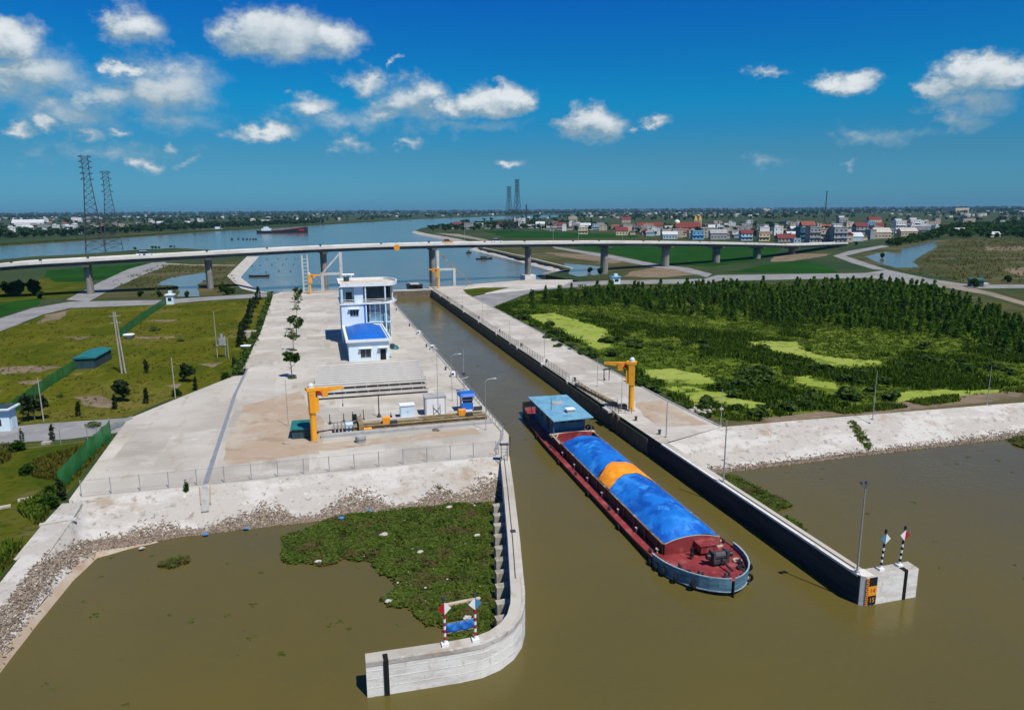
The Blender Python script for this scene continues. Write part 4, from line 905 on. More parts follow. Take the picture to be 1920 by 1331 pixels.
# three-storey control building with a rounded canal end
cb = empty('control_building', (0, 0, ZW), 0, 'three-storey pale blue control building with rounded end and balconies beside the canal', 'building')
YF, XL, XM = 181.8, 5.25, 10.75
zf = (0, 5.2, 10.2, 14.45)         # floors and roof above the wharf
def nose(x0, r, yc, n=12, y0=None, y1=None):
    return [(x0 + r * math.sin(math.pi * i / n) * 1.0, yc - r * math.cos(math.pi * i / n)) for i in range(n + 1)]
def outline(grow, xr):
    yc = YF + 7.6; r = 7.0
    pl = [(XL - grow, YF - grow)]
    pl += [(xr + (r * .45 + grow) * math.sin(math.pi * i / 12), yc - (7.6 + grow) * math.cos(math.pi * i / 12)) for i in range(13)]
    return pl + [(XL - grow, YF + 15.2 + grow)]
m = MB(); m.box(XL, XM, YF, YF + 15, 0, zf[2] - .25); m.build('wall', mt['white_wall'], cb)
m = MB(); m.box(XL, XL + .5, YF - .02, YF + 15, zf[2], zf[3]); m.box(XL + .5, 8.6, YF + 3.0, YF + 15, zf[2], zf[3]); m.build('upper_wall', mt['blue_wall'], cb)
m = MB(); m.box(8.6, 10.9, YF + .9, YF + 15, zf[2], zf[3]); m.build('stair_wall', mt['white_wall'], cb)
m = MB(); m.box(6.6, 8.1, YF + 2.93, YF + 3.02, zf[2] + .05, zf[2] + 2.6); m.build('door', mt['glass'], cb)
m = MB(); m.prism(outline(.35, 16.5), zf[3], zf[3] + .25, 0, 1); m.build('roof_slab', [mt['trim'], mt['flat_roof']], cb)
ol = outline(.35, 16.5); m, _ = thick_wall([Vector(p) for p in ol + [ol[0]]], .28, zf[3] + .25, zf[3] + .85, 0, 0); m.build('parapet', mt['trim'], cb)
m = MB(); m.prism(outline(.30, 16.3), zf[2] - .25, zf[2], 0, 0); m.build('balcony_slab', mt['trim'], cb)
ol = outline(.28, 16.3)[:-1]; m, _ = thick_wall([Vector(p) for p in ol], .12, zf[2], zf[2] + .12, 0, 0); m.build('balcony_kerb', mt['trim'], cb)
for z in (.55, 1.0):
    m = MB(); m.tube([(x, y, zf[2] + z) for x, y in ol], .05, 5); m.build('balcony_rail', mt['steel'], cb)
pst = MB().cyl((0, 0, 0), (0, 0, 1.0), .035, n=5).mesh('baluster', mt['steel'])
for x, y in ol: place('baluster', pst, cb, (x, y, zf[2]))
for k in range(6): place('baluster', pst, cb, (XL + .6 + k * 1.5, YF - .28, zf[2]))
# glazed watch room
def curve(xr, yc, rx, ry, n=10, a0=0.0, a1=math.pi): return [(xr + rx * math.sin(a0 + (a1 - a0) * i / n), yc - ry * math.cos(a0 + (a1 - a0) * i / n)) for i in range(n + 1)]
gl = [(11.3, YF + 1.6)] + curve(16.0, YF + 7.4, 2.4, 5.8) + [(11.3, YF + 13.2)]
for i in range(len(gl) - 1):
    a, b = Vector(gl[i]), Vector(gl[i + 1]); k = 3 if (b - a).length > 2.5 else 1
    for q in range(k):
        p, r_ = a.lerp(b, q / k), a.lerp(b, (q + 1) / k); m = MB(); m.beam((p.x, p.y, zf[2] + 2.1), (r_.x, r_.y, zf[2] + 2.1), .06, 4.0); m.build('watch_window', mt['glass'], cb)
        m = MB(); m.cyl((p.x, p.y, zf[2]), (p.x, p.y, zf[3]), .07, n=6); m.build('mullion', mt['dark_steel'], cb)
for x, y in ((11.3, YF + .1), (16.2, YF - .02), (18.3, YF + 3.2)):
    m = MB(); m.cyl((x, y, 0 if x < 18 else zf[2]), (x, y, zf[3]), .20, n=10); m.build('column', mt['white_wall'], cb)
# middle storey: white wall on the left with a barred window, deep blue glazing set back on the right
window(cb, 8.35, 6.4 + .6, 2.1, 1.65, YF, 3)
m = MB(); m.box(6.9, 9.7, YF - .75, YF + .02, 8.85, 8.98); m.build('canopy', mt['trim'], cb)
m = MB(); m.box(XM, XM + .35, YF + .02, YF + 2, 0, zf[2] - .25); m.build('blue_pilaster', mt['booth_blue'], cb)
gl = [(11.1, YF + 1.3), (16.2, YF + 1.3)] + curve(16.2, YF + 7.4, 1.6, 6.0, 8)[1:]
for i in range(len(gl) - 1):
    a, b = Vector(gl[i]), Vector(gl[i + 1]); k = 4 if i == 0 else 1
    for q in range(k):
        p, r_ = a.lerp(b, q / k), a.lerp(b, (q + 1) / k)
        for z0, z1 in ((.1, 3.2), (3.3, 5.1), (5.3, 7.4), (7.5, 9.9)):
            m = MB(); m.beam((p.x + .04, p.y, (z0 + z1) / 2), (r_.x - .04, r_.y, (z0 + z1) / 2), .06, z1 - z0); m.build('curtain_pane', mt['blue_glass'], cb)
m = MB(); m.box(11.1, 17.6, YF + .55, YF + 1.35, 5.0, 5.25); m.build('floor_edge', mt['blue_wall'], cb)
m = MB(); m.box(11.1, 12.0, YF + .6, YF + 1.25, 5.3, 9.8); m.build('shutter', mt['dark'], cb)
m = MB(); m.cyl((7.3, YF + 12.5, zf[3] + .25), (7.3, YF + 12.5, zf[3] + 1.4), .75, n=14); m.build('roof_tank', mt['shed_side'], cb)
m = MB(); m.cyl((6.2, YF + 13.2, zf[3] + 1.9), (9.4, YF + 13.2, zf[3] + 1.9), .28, n=12); m.box(7.0, 7.15, YF + 12.9, YF + 13.5, zf[3] + .25, zf[3] + 1.8); m.box(8.6, 8.75, YF + 12.9, YF + 13.5, zf[3] + .25, zf[3] + 1.8); m.build('solar_heater', mt['white_paint'], cb)
m = MB(); m.box(8.5, 12.5, YF + 6.5, YF + 11.5, zf[3] + .25, zf[3] + .36); m.build('roof_hatch', mt['flat_roof'], cb)

# ================================================================== STOP LOG STACK, BOXES, BOOTHS
NP, PWD = 10, 1.74
for k in range(3):
    z = ZW + .34 + k * .90
    me = MB().box(-9.95, 9.95, -PWD / 2 + .07, PWD / 2 - .07, 0, .50).box(-9.9, 9.9, -PWD / 2 + .09, -PWD / 2 + .42, .50, .53, 1)  # thin dark strip on each front top edge draws the line between logs
    if k < 2:
        for x in np.arange(-9, 9.1, 2): me.box(x - .05, x + .05, -PWD / 2 + .12, PWD / 2 - .12, .50, .90)      # spacer blocks
    lm = me.mesh('stop_log', [mt['plank'], mt['log_line']])
    for j in range(NP):
        y = 127.2 + .9 + j * PWD; dx = (rng.random() - .5) * .35
        lay = ('bottom', 'middle', 'top')[k]; nth = ('nearest the drone', 'second from the front', 'third from the front', 'fourth from the front', 'fifth from the front', 'sixth from the front', 'seventh from the front', 'eighth from the front', 'second from the back', 'farthest from the drone')[j]
        o = place('stop_log', lm, None, (8.25 + dx + (0 if k == 2 else .25) + j * .08, y, z), R(-1.0) + (rng.random() - .5) * .006)
        tag(o, f'long concrete stop log in the {lay} layer of the stack, {nth}', 'stop log', 'stacked concrete stop logs')
m = MB()
for x in (-1.0, 5.0, 11.0, 17.0): m.box(x - .15, x + .15, 127.6, 144.8, ZW, ZW + .34)
tag(m.build('timber_bearer', mt['dark']), 'dark timber bearers under the stop log stack', 'bearer')

def at_w(px, py): p = at(px, py, ZW); return (p.x, p.y, ZW)
t = empty('electric_cabinet', at_w(764.5, 784), 0, 'pale blue electrical cabinet on the wharf left of the grey steel cabin', 'cabinet')
m = MB(); m.box(-1.12, 1.12, 0, 1.4, .08, 2.05); m.build('body', mt['cabinet'], t)
m = MB(); m.box(-1.22, 1.22, -.12, 1.5, 2.05, 2.25); m.build('roof', mt['trim'], t)
m = MB(); m.box(-1.16, 1.16, -.04, 1.44, 0, .08); m.build('plinth', mt['grey_beam'], t)
for x in (-.55, .55): m = MB(); m.box(x - .5, x + .5, -.025, -.002, .2, 1.9); d_ = m.build('door', mt['cabinet'], t); m = MB(); m.box(-x * .15 - .03 + x * .3, -x * .15 + .03 + x * .3, -.05, -.025, 1.0, 1.2); m.build('handle', mt['dark_steel'], d_)
t = empty('steel_cabin', at_w(818, 780), R(-2), 'grey steel cabin with braced white door panel on the wharf', 'cabin')
m = MB(); m.box(-1.75, 1.65, 0, 2.6, .1, 3.1, 0); m.build('body', mt['grey_steel_box'], t)
m = MB(); m.box(-1.85, 1.75, -.1, 2.7, 3.1, 3.25); m.build('roof', mt['grey_beam'], t)
m = MB(); m.box(-1.55, 1.4, -.05, -.002, .2, 3.0); m.build('front_panel', mt['white_paint'], t)
m = MB(); m.beam((-.45, -.09, .3), (.65, -.09, 1.5), .05, .06); m.beam((.65, -.09, .3), (-.45, -.09, 1.5), .05, .06); m.box(-.5, -.42, -.1, -.052, .15, 2.0); m.box(.62, .70, -.1, -.052, .15, 2.0); m.build('door_brace', mt['dark_steel'], t)
t = empty('guard_booth', at_w(877, 772), 0, 'bright blue guard booth with flat blue roof beside the canal edge', 'booth')
m = MB(); m.box(-1.25, 1.25, -.2, 2.0, 0, .35); m.build('plinth', mt['white_paint'], t)
m = MB(); m.box(-.95, .95, 0, 1.8, .35, 1.55); m.build('wall', mt['booth_blue'], t)
for x in (-.9, .9):
    for y in (.06, 1.74): m = MB(); m.box(x - .07, x + .07, y - .07, y + .07, 1.55, 2.7); m.build('corner_post', mt['white_paint'], t)
for b in ((-.82, .82, .03, .08), (-.82, .82, 1.72, 1.77), (-.92, -.87, .15, 1.65), (.87, .92, .15, 1.65)): m = MB(); m.box(*b, 1.58, 2.68); m.build('pane', mt['glass'], t)
m = MB(); m.box(-.95, .95, 0.0, .05, 1.95, 2.1); m.build('sign_strip', mt['white_paint'], t)
m = MB(); m.loft([[(-1.4, -.5, 2.7), (1.4, -.5, 2.7), (1.4, 2.3, 2.7), (-1.4, 2.3, 2.7)], [(-1.15, -.25, 3.15), (1.15, -.25, 3.15), (1.15, 2.05, 3.15), (-1.15, 2.05, 3.15)]]); m.build('roof', mt['blue_sheet'], t)
m = MB(); m.cbox(0, 0, 0, 1.4, .5, .9); tag(m.build('notice_box', mt['dark_steel'], None, loc=at_w(896, 772)), 'dark low box right of the blue guard booth', 'box')
# signal mast behind the booth, small posts and crates
t = empty('signal_mast', at_w(870, 735), 0, 'slim grey signal mast behind the blue guard booth', 'mast')
m = MB(); m.cyl((0, 0, 0), (0, 0, 8.2), .10, .05, 8); m.build('pole', mt['steel'], t)
m = MB(); m.cbox(0, 0, 3.2, .5, .4, .5); m.build('signal_head', mt['dark_steel'], t)
m = MB(); m.tube([(-.6, 0, 2.5), (.9, .1, 2.8)], .05, 5); m.build('cross_arm', mt['steel'], t)
t = empty('sign_frame', at_w(858, 778), 0, 'thin dark angled post frame left of the blue guard booth', 'post'); m = MB(); m.tube([(0, 0, 0), (0, 0, 4.3), (1.5, .2, 4.3)], .05, 5); m.build('frame', mt['dark_steel'], t)
t = empty('floodlight_post', at_w(711, 782), 0, 'dark post with wide foot between the stop log stack and the gate rails', 'post')
m = MB(); m.cyl((0, 0, 0), (0, 0, 3.9), .11, .08, 8); m.build('post', mt['dark_steel'], t); m = MB(); m.cyl((0, 0, 0), (0, 0, .7), .42, .12, 8); m.build('foot', mt['dark_steel'], t)
for px, py, h, lb in ((619, 795, 1.6, 'short dark post nearest the yellow crane'), (645, 792, 1.5, 'thin short post right of the yellow crane'), (662, 791, 1.7, 'thin short post before the stop log stack'), (682, 789, 1.9, 'short dark stake left of the floodlight post'), (676, 789, 1.2, 'smaller dark stake in the pair by the floodlight post'), (733, 783, .9, 'squat dark valve box right of the floodlight post')):
    m = MB(); m.cyl((0, 0, 0), (0, 0, h), .09, .06, 7); m.cbox(0, 0, 0, .4, .4, .35); tag(m.build('stake', mt['dark_steel'], None, loc=at_w(px, py)), lb, 'post')

# ================================================================== ROLLING GATE PIT
gt = empty('rolling_gate', (0, 0, ZW), 0, 'long rusty yellow rolling lock gate lying in its pit across the left wharf', 'lock gate')
m = MB(); m.box(-1, 25.2, 104.9, 105.9, 0, .42); m.build('front_kerb', mt['grey_beam'], gt)
m = MB(); m.box(3.5, 25.4, 111.2, 111.9, 0, .30); m.build('back_kerb', mt['slope_concrete'], gt)
m = MB(); m.box(-.5, 25.2, 105.9, 111.2, .004, .012); m.build('pit_floor', mt['sandy_concrete'], gt)
for y, x0, x1, z in ((106.3, 2.5, 24.9, .10), (107.6, 3.0, 25.0, .5), (108.9, 4.0, 25.0, .5), (110.3, 14.5, 24.8, .45)):
    m = MB(); m.box(x0, x1, y - .16, y + .16, .02, z); m.box(x0, x1, y - .34, y + .34, z, z + .10); m.build('girder', mt['rust_yellow'], gt)
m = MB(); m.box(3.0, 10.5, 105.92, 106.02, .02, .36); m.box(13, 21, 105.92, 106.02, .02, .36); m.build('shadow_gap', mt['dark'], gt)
cr_ = MB().box(-.08, .08, 107.3, 109.2, .3, .46).mesh('cross_beam', mt['rust_yellow'])
for x in np.arange(4, 25, 1.5): place('cross_beam', cr_, gt, (x, 0, 0))
for x, y in ((9.0, 108.2), (21.2, 109.2)):
    m = MB(); m.cbox(x, y, .55, 1.1, .9, .95); m.cyl((x - .5, y, 1.2), (x + .6, y, 1.2), .42, n=10); m.build('drive_motor', mt['orange'], gt); m = MB(); m.cbox(x + 1.1, y - .5, .3, 1.1, .8, .7); m.build('gearbox', mt['dark_steel'], gt)
for i in range(6): m = MB(); x = 1.0 + i * .55; m.box(x, x + .10, 105.95, 108.5, .02, 1.15); m.build('hoist_frame', mt['dark_steel'], gt)
for y in (106.0, 108.4): m = MB(); m.box(.6, 4.4, y - .07, y + .07, 1.16, 1.30); m.build('hoist_rail', mt['steel'], gt)
m = MB(); m.cbox(3.3, 107.0, .1, 1.1, 1.3, 1.3); m.build('control_panel', mt['cabinet'], gt)
m = MB(); m.box(4.7, 5.3, 106.0, 110.6, .02, 1.35); m.build('gate_head', mt['rust_yellow'], gt)
m = MB(); m.box(3.9, 4.6, 109.4, 110.8, .02, 1.7); m.build('dark_housing', mt['dark'], gt)
m = MB(); m.cyl((5.4, 106.3, .4), (6.6, 106.3, .4), .3, n=10); m.build('orange_wheel', mt['orange'], gt)
t = empty('concrete_drum', at_w(676.5, 829), 0, 'round concrete drum in front of the gate machinery', 'drum'); m = MB(); m.cyl((0, 0, 0), (0, 0, 1.0), .72, .76, 16); m.build('drum', mt['grey_beam'], t); m = MB(); m.cyl((0, 0, .5), (0, 0, .56), .79, n=16); m.build('band', mt['mud'], t)
t = empty('tarp_shed', at_w(570, 822), R(-4), 'low dark teal shed behind the near yellow crane', 'shed'); m = MB(); m.box(-1.7, 1.5, 0, 3.0, 0, 1.5); m.build('wall', mt['shed_side'], t); m = MB(); m.add([(-1.9, -.25, 1.45), (1.7, -.25, 1.45), (1.7, 3.2, 1.9), (-1.9, 3.2, 1.9), (-1.9, -.25, 1.53), (1.7, -.25, 1.53), (1.7, 3.2, 1.98), (-1.9, 3.2, 1.98)], [(3, 2, 1, 0), (4, 5, 6, 7), (0, 1, 5, 4), (1, 2, 6, 5), (2, 3, 7, 6), (3, 0, 4, 7)]); m.build('roof', mt['shed_teal'], t)
for px, py, lb, ma in ((818, 807, 'small brown rubbish heap in front of the grey kerb', 'debris'), (538, 831, 'pale scrap left of the near yellow crane', 'litter')):
    m = MB()
    for i in range(14): a = rng.random() * 6.3; rr = rng.random() * .7; m.beam((math.cos(a) * rr, math.sin(a) * rr, .05 + rng.random() * .2), (math.cos(a + 1) * rr, math.sin(a + 1) * rr * .6, .1), .12, .08)
    tag(m.build('scrap_heap', mt[ma], None, loc=at_w(px, py)), lb, 'scrap')

# ================================================================== YELLOW JIB CRANES
def jib_crane(loc, rz, h, label, boom, detail=True, flip=1):
    t = empty('jib_crane', loc, 0, label, 'crane')
    m = MB(); m.cbox(0, 0, 0, 1.1, 1.1, .18); m.build('base', mt['grey_beam'], t)
    m = MB(); m.cyl((0, 0, .15), (0, 0, h * .52), .46, .44, 14); m.build('column', mt['yellow'], t)
    m = MB(); m.cyl((0, 0, h * .52 - .06), (0, 0, h * .52 + .06), .52, n=14); m.build('flange', mt['orange'], t)
    top = empty('slewing_head', (0, 0, 0), rz); top.parent = t
    m = MB(); m.loft([[(-.45, -.5, h * .52), (.45, -.5, h * .52), (.45, .5, h * .52), (-.45, .5, h * .52)], [(-.45, -.55, h * .93), (.5, -.55, h * .93), (.5, .55, h * .93), (-.45, .55, h * .93)]]); m.build('upper_column', mt['yellow'], top)
    m = MB(); m.box(-.42, .28, -.60, -.55, h * .54, h * .90); m.build('cover_plate', mt['orange'], top)
    m = MB(); m.box(.5, .95, -.35, .35, h * .55, h * .80); m.build('counter_box', mt['yellow'], top)
    m = MB(); m.box(-.75, .9, -.6, .6, h * .93, h * .985); m.build('head_plate', mt['yellow'], top)
    m = MB(); m.add([(.3, -.22, h * .86), (boom, -.14, h * .90), (boom, .14, h * .90), (.3, .22, h * .86), (.3, -.22, h * .97), (boom, -.14, h * .95), (boom, .14, h * .95), (.3, .22, h * .97)], [(3, 2, 1, 0), (4, 5, 6, 7), (0, 1, 5, 4), (1, 2, 6, 5), (2, 3, 7, 6), (3, 0, 4, 7)]); m.build('boom', mt['yellow'], top)
    m = MB(); m.box(1.5, 2.3, -.38, .38, h * .80, h * .95); m.build('hoist', mt['orange'], top)
    m = MB(); m.cyl((1.05, -.4, h * .885), (1.05, .4, h * .885), .3, n=10); m.build('winch_drum', mt['red_paint'], top)
    m = MB(); m.cyl((0, 0, h * .985), (0, 0, h * 1.03), .42, n=12); m.cyl((0, 0, h * 1.03), (0, 0, h * 1.06), .40, .20, 12); m.build('slip_ring_cap', mt['cabinet'], top)
    m = MB(); m.cyl((boom - .15, 0, h * .90), (boom - .15, 0, h * .62), .025, n=5); m.build('cable', mt['dark_steel'], top); m = MB(); m.cyl((boom - .15, 0, h * .62), (boom - .15, 0, h * .57), .12, .05, 8); m.build('hook', mt['dark_steel'], top)
    return t
jib_crane((-1.9, 103.6, ZW), R(12), 8.3, 'yellow jib crane standing nearest the drone beside the rolling gate', 4.6)
jib_crane((49.2, 105.4, ZW), R(150), 8.6, 'yellow jib crane on the right wharf beside the barge cabin', 4.6)
jib_crane((-3.3, 299.5, ZW), R(5), 8.2, 'small far yellow jib crane left of the control building roof', 4.6)
jib_crane((49.9, 303.5, ZW), R(165), 8.8, 'small far yellow jib crane at the far right corner of the chamber', 4.0)

# right lock head: gate recess with a platform, rails and fenders
t = empty('gate_recess', (0, 0, 0), 0, 'concrete gate recess platform with railings at the barge cabin', 'platform')
m = MB(); m.box(45.35, 47.6, 106.0, 108.6, ZW - .25, ZW + .12); m.build('platform', mt['deck_concrete'], t)
for y in (105.2, 103.2): m = MB(); m.box(45.75, 46.19, y - .3, y + .3, -.5, ZW + .01); m.build('fender_pile', mt['mud'], t)
m = MB(); m.box(45.95, 46.19, 103.7, 104.7, -.5, ZW - .1); m.build('dark_slot', mt['dark'], t)
for a, b in (((47.0, 125.0), (47.0, 111.0)), ((49.0, 111.0), (47.0, 111.0)), ((48.6, 108.4), (48.6, 104.4))):
    pass
m = MB(); m.beam((46.7, 124.5, ZW + .25), (48.0, 109.0, ZW + .25), .9, .5); m.build('gate_beam', mt['rust_yellow'], t)
railing('handrail', [(46.6, 126.5), (46.6, 110)], 'dark handrail beside the gate beam above the barge cabin', mats='dark_steel', step=1.6)
railing('handrail', [(48.4, 109.2), (46.4, 108.8), (46.4, 104.6), (48.6, 103.8)], 'dark handrail round the gate recess platform at the barge cabin', mats='dark_steel', step=1.1, rails=(.4, .75, 1.1))
m = MB(); m.cbox(0, 0, 0, 1.5, .9, .7); tag(m.build('crane_shade_block', mt['dark_steel'], None, loc=(48.4, 107.2, ZW)), 'dark motor box at the foot of the right yellow crane', 'box')  # dark block put in where the crane column's shadow falls
t = empty('twin_post', at_w(1137, 714), 0, 'pair of dark posts with a crossbar on the right wharf', 'frame')
for x in (-.55, .55): m = MB(); m.cyl((x, 0, 0), (x, 0, 2.3), .08, n=6); m.build('post', mt['dark_steel'], t)
m = MB(); m.box(-.8, .8, -.1, .1, 2.2, 2.45); m.build('crossbar', mt['dark_steel'], t)
for px, py, lb in ((1106, 700, 'bent lamp arm post on the right wharf past the twin posts'),): pass
# kerbs along the back of the right wharf
m = MB(); m.box(57.85, 58.15, 108, 219, ZW - .3, ZW + .12); m.beam((58.0, 108, ZW), (58.75, 93.4, ZW), .3, .24); m.beam((58.0, 219, ZW), (57.1, 284, ZW), .3, .24)
structure(m.build('wharf_kerb', mt['grey_beam']))

# ================================================================== THE BARGE
bg = empty('cargo_barge', (36.55, 86.0, 0), R(-.9), 'long red decked cargo barge under blue and orange tarpaulins passing through the lock', 'barge')
LB, LS = -32.3, 32.4                      # bow and stern in its own frame
def half_beam(y, g=0.0):
    if y < -24.0:
        u = min(1, max(0, (y - LB) / (-24.0 - LB))); return max(.05, (4.62 + g) * (1 - (1 - u) ** 2.3) ** .62)
    if y > 12:
        u = (y - 12) / (LS - 12); return (4.62 + g) * (1 - .36 * u ** 1.7)
    return 4.62 + g
st = [LB + .02, LB + .12, LB + .4, LB + .9, LB + 1.6, LB + 2.6, LB + 4, LB + 6, -24, -18, -10, 0, 8, 12, 16, 20, 24, 28, 31, LS]
def deck_z(y): return .62 + (.75 * ((-20 - y) / 12.3) ** 1.5 if y < -20 else 0) + (.35 * ((y - 20) / 12) ** 1.5 if y > 20 else 0)
def deck_outline(g=0.0, lo=None, hi=None):
    ys = [y for y in st if (lo is None or y >= lo) and (hi is None or y <= hi)]
    return ys
# hull shell
rings = []
for y in st:
    b = half_beam(y); fl = .80 if y < -24 else .96
    rings.append([(-b * fl, y + (.35 if y < LB + .5 else 0), -.6), (-b, y, deck_z(y) - .02), (b, y, deck_z(y) - .02), (b * fl, y + (.35 if y < LB + .5 else 0), -.6)])
m = MB(); m.loft(rings, closed=False, caps=False); m.f = [f for i, f in enumerate(m.f) if i % 3 != 1]; m.m = [0] * len(m.f)
n_ = len(rings) - 1
m.f += [(0, 1, 2, 3), (n_ * 4 + 3, n_ * 4 + 2, n_ * 4 + 1, n_ * 4)]; m.m += [0, 0]
m.build('hull', mt['hull_dark'], bg)
V = []; F = []
for i, y in enumerate(st): b = half_beam(y) - .01; V += [(-b, y, deck_z(y)), (b, y, deck_z(y))]
for i in range(len(st) - 1): F.append((2 * i, 2 * i + 1, 2 * i + 3, 2 * i + 2))
m = MB(); m.add(V, F); m.build('deck', mt['deck_red'], bg)
def edge_strip(name, ys, h0, h1, off, t, mat, sides=(-1, 1), flare=0.0):
    for s in sides:
        m = MB()
        for a, b in zip(ys[:-1], ys[1:]):
            pa, pb = half_beam(a) + off, half_beam(b) + off; za, zb = deck_z(a), deck_z(b)
            q = [(s * pa, a, za + h0), (s * pb, b, zb + h0), (s * (pb - t), b, zb + h0), (s * (pa - t), a, za + h0), (s * (pa + flare), a - flare * .5, za + h1), (s * (pb + flare), b - flare * .5, zb + h1), (s * (pb + flare - t), b - flare * .5, zb + h1), (s * (pa + flare - t), a - flare * .5, za + h1)]
            fs = [(0, 1, 5, 4), (1, 2, 6, 5), (2, 3, 7, 6), (3, 0, 4, 7), (4, 5, 6, 7), (0, 3, 2, 1)]
            m.add(q, fs if s > 0 else [tuple(reversed(f)) for f in fs])
        m.build(name, mat, bg)
bow_ys = [LB + .02, LB + .12, LB + .4, LB + .9, LB + 1.6, LB + 2.6, LB + 4, LB + 5.2, LB + 6.4, LB + 7.6]
edge_strip('bulwark', bow_ys, -.80, .50, .02, .12, mt['hull_blue'], flare=.10)
edge_strip('bulwark_cap', bow_ys, .50, .57, .145, .17, mt['cap_blue'])
edge_strip('rubbing_strake', bow_ys[:-1], -.90, -.80, .10, .16, mt['cap_blue'])
mid = [-24.6, -20, -14, -8, -2, 4, 10, 14, 18, 22, 26]
edge_strip('deck_edge', mid, -.06, .10, .03, .10, mt['deck_red'])
edge_strip('stern_bulwark', [25, 27, 29, 30.5, LS], 0.0, .75, .0, .1, mt['hull_dark'])
m = MB(); m.box(-half_beam(LS), half_beam(LS), LS - .1, LS, 1.2, 2.2); m.build('transom', mt['hull_dark'], bg)
# hold coaming: dark side, pale lip
C0, C1, CB = -24.3, 13.2, 3.18
m = MB(); zc = 1.95
for s in (-1, 1): m.box(min(s * CB, s * (CB + .16)), max(s * CB, s * (CB + .16)), C0, C1, .55, zc)
m.build('coaming_side', mt['hull_dark'], bg)
def arc_front(y, name, mat, rise, zb=.60, t=.16):
    n = 14; m = MB(); top = [(x, zc + rise * (1 - (x / CB) ** 2)) for x in [CB * (2 * i / n - 1) for i in range(n + 1)]]
    V = [(x, y, zb) for x, z in top] + [(x, y, z) for x, z in top] + [(x, y + t, zb) for x, z in top] + [(x, y + t, z) for x, z in top]; k = n + 1
    F = []
    for i in range(n): F += [(i, i + 1, k + i + 1, k + i), (2 * k + i + 1, 2 * k + i, 3 * k + i, 3 * k + i + 1), (k + i, k + i + 1, 3 * k + i + 1, 3 * k + i)]
    m.add(V, F); m.build(name, mat, bg)
arc_front(C0 - .16, 'coaming_front', mt['deck_red'], .55)
arc_front(C1, 'coaming_back', mt['deck_red'], .3)
for s in (-1, 1):
    m = MB(); m.box(min(s * (CB - .04), s * (CB + .26)), max(s * (CB - .04), s * (CB + .20)), C0, C1, zc, zc + .07); m.build('coaming_lip', mt['lip'], bg)
m = MB(); m.tube([(CB * (2 * i / 14 - 1), C0 - .10, zc + .05 + .55 * (1 - (2 * i / 14 - 1) ** 2)) for i in range(15)], .045, 6); m.build('lip_rope', mt['rope'], bg)
# stanchions along the coaming
sm_ = MB().cbox(0, 0, 0, .12, .22, 1.2).mesh('coaming_bracket', mt['deck_red'])
bm_ = MB().cyl((-.18, 0, 0), (-.18, 0, .42), .11, n=7).cyl((.18, 0, 0), (.18, 0, .42), .11, n=7).box(-.3, .3, -.1, .1, 0, .08).mesh('mooring_bitt', mt['dark_steel'])
vm_ = MB().cyl((0, 0, 0), (0, 0, .5), .08, n=7).cyl((0, 0, .5), (0, 0, .62), .2, n=8).mesh('air_vent', mt['cream'])
for s in (-1, 1):
    for i in range(13): place('coaming_bracket', sm_, bg, (s * (CB + .22), C0 + 1.2 + i * 2.9, .63))
    for i in range(7): place('air_vent', vm_, bg, (s * (CB + .45), C0 + .6 + i * 5.2, .63))
    for y in (-23.4, -12, 0, 11.5): place('mooring_bitt', bm_, bg, (s * (half_beam(y) - .35), y, deck_z(y)), R(90))
# cargo under tarpaulins: three sheets over the heaped load, lapped and sagging
def load_z(u, y):
    end = min(1, max(0, (y - C0) / 2.8)); end = end * end * (3 - 2 * end); end2 = min(1, max(0, (8.9 - y) / 3.0)); end2 = end2 * end2 * (3 - 2 * end2)
    z = zc + .06 + (1 - abs(u) ** 2.1) * (.5 + .88 * end * (.25 + .75 * end2))
    z += .26 * mnoise.noise(Vector((u * 1.7, y * .26, 2.5))) * (1 - u ** 6) + .07 * mnoise.noise(Vector((u * 5, y * .9, 5.0))) * (1 - u ** 6) + .06 * mnoise.noise(Vector((u * 1.5, y * 2.6, 10.0)))
    return z - .30 * math.exp(-((y + 9.2) / 2.2) ** 2) * (1 - u * u)
def tarp(name, y0, y1, mat, rise0, rise1, seed, nx=34, ny=60, lift=.0, bow=0.0, bow1=0.0):
    V = []
    for j in range(ny + 1):
        v = j / ny; 
        for i in range(nx + 1):
            u = i / nx * 2 - 1; y = y0 + (y1 - y0) * v + bow * (1 - u * u) * (1 - v) + bow1 * (1 - u * u) * v
            if 'orange' in mat: y += .55 * mnoise.noise(Vector((u * 1.9, v * 1.5, 21.0))) + .35 * u
            z = load_z(u, y) + lift + .03 * mnoise.noise(Vector((u * 9, y * 1.5, seed + 12)))
            V.append((u * (CB + .05), y, z))
    m = MB(); m.add(V, [(j * (nx + 1) + i, j * (nx + 1) + i + 1, (j + 1) * (nx + 1) + i + 1, (j + 1) * (nx + 1) + i) for j in range(ny) for i in range(nx)])
    return m.build(name, mt[mat], bg, True)
o = tarp('tarpaulin', C0, -8.0, 'tarp_blue', 1.25, 1.6, 1.0, bow1=1.4); o['label'] = 'blue tarpaulin over the forward load'
o = tarp('tarpaulin', -9.0, -5.2, 'tarp_orange', 1.40, 1.35, 3.0, ny=18, lift=.10, bow=1.0, bow1=1.2); o['label'] = 'orange tarpaulin across the middle of the load'
o = tarp('tarpaulin', -5.5, 9.0, 'tarp_blue', 1.30, 1.40, 6.0, lift=.0, bow=1.4, bow1=.6); o['label'] = 'blue tarpaulin over the aft load'
m = MB(); m.box(-CB, CB, 8.6, C1, .70, .78); m.build('hold_floor', mt['deck_red'], bg)
m = MB(); m.beam((-3.6, 13.9, 1.75), (3.7, 13.9, 1.75), 1.0, .35); m.build('hatch_beam', mt['cream'], bg)
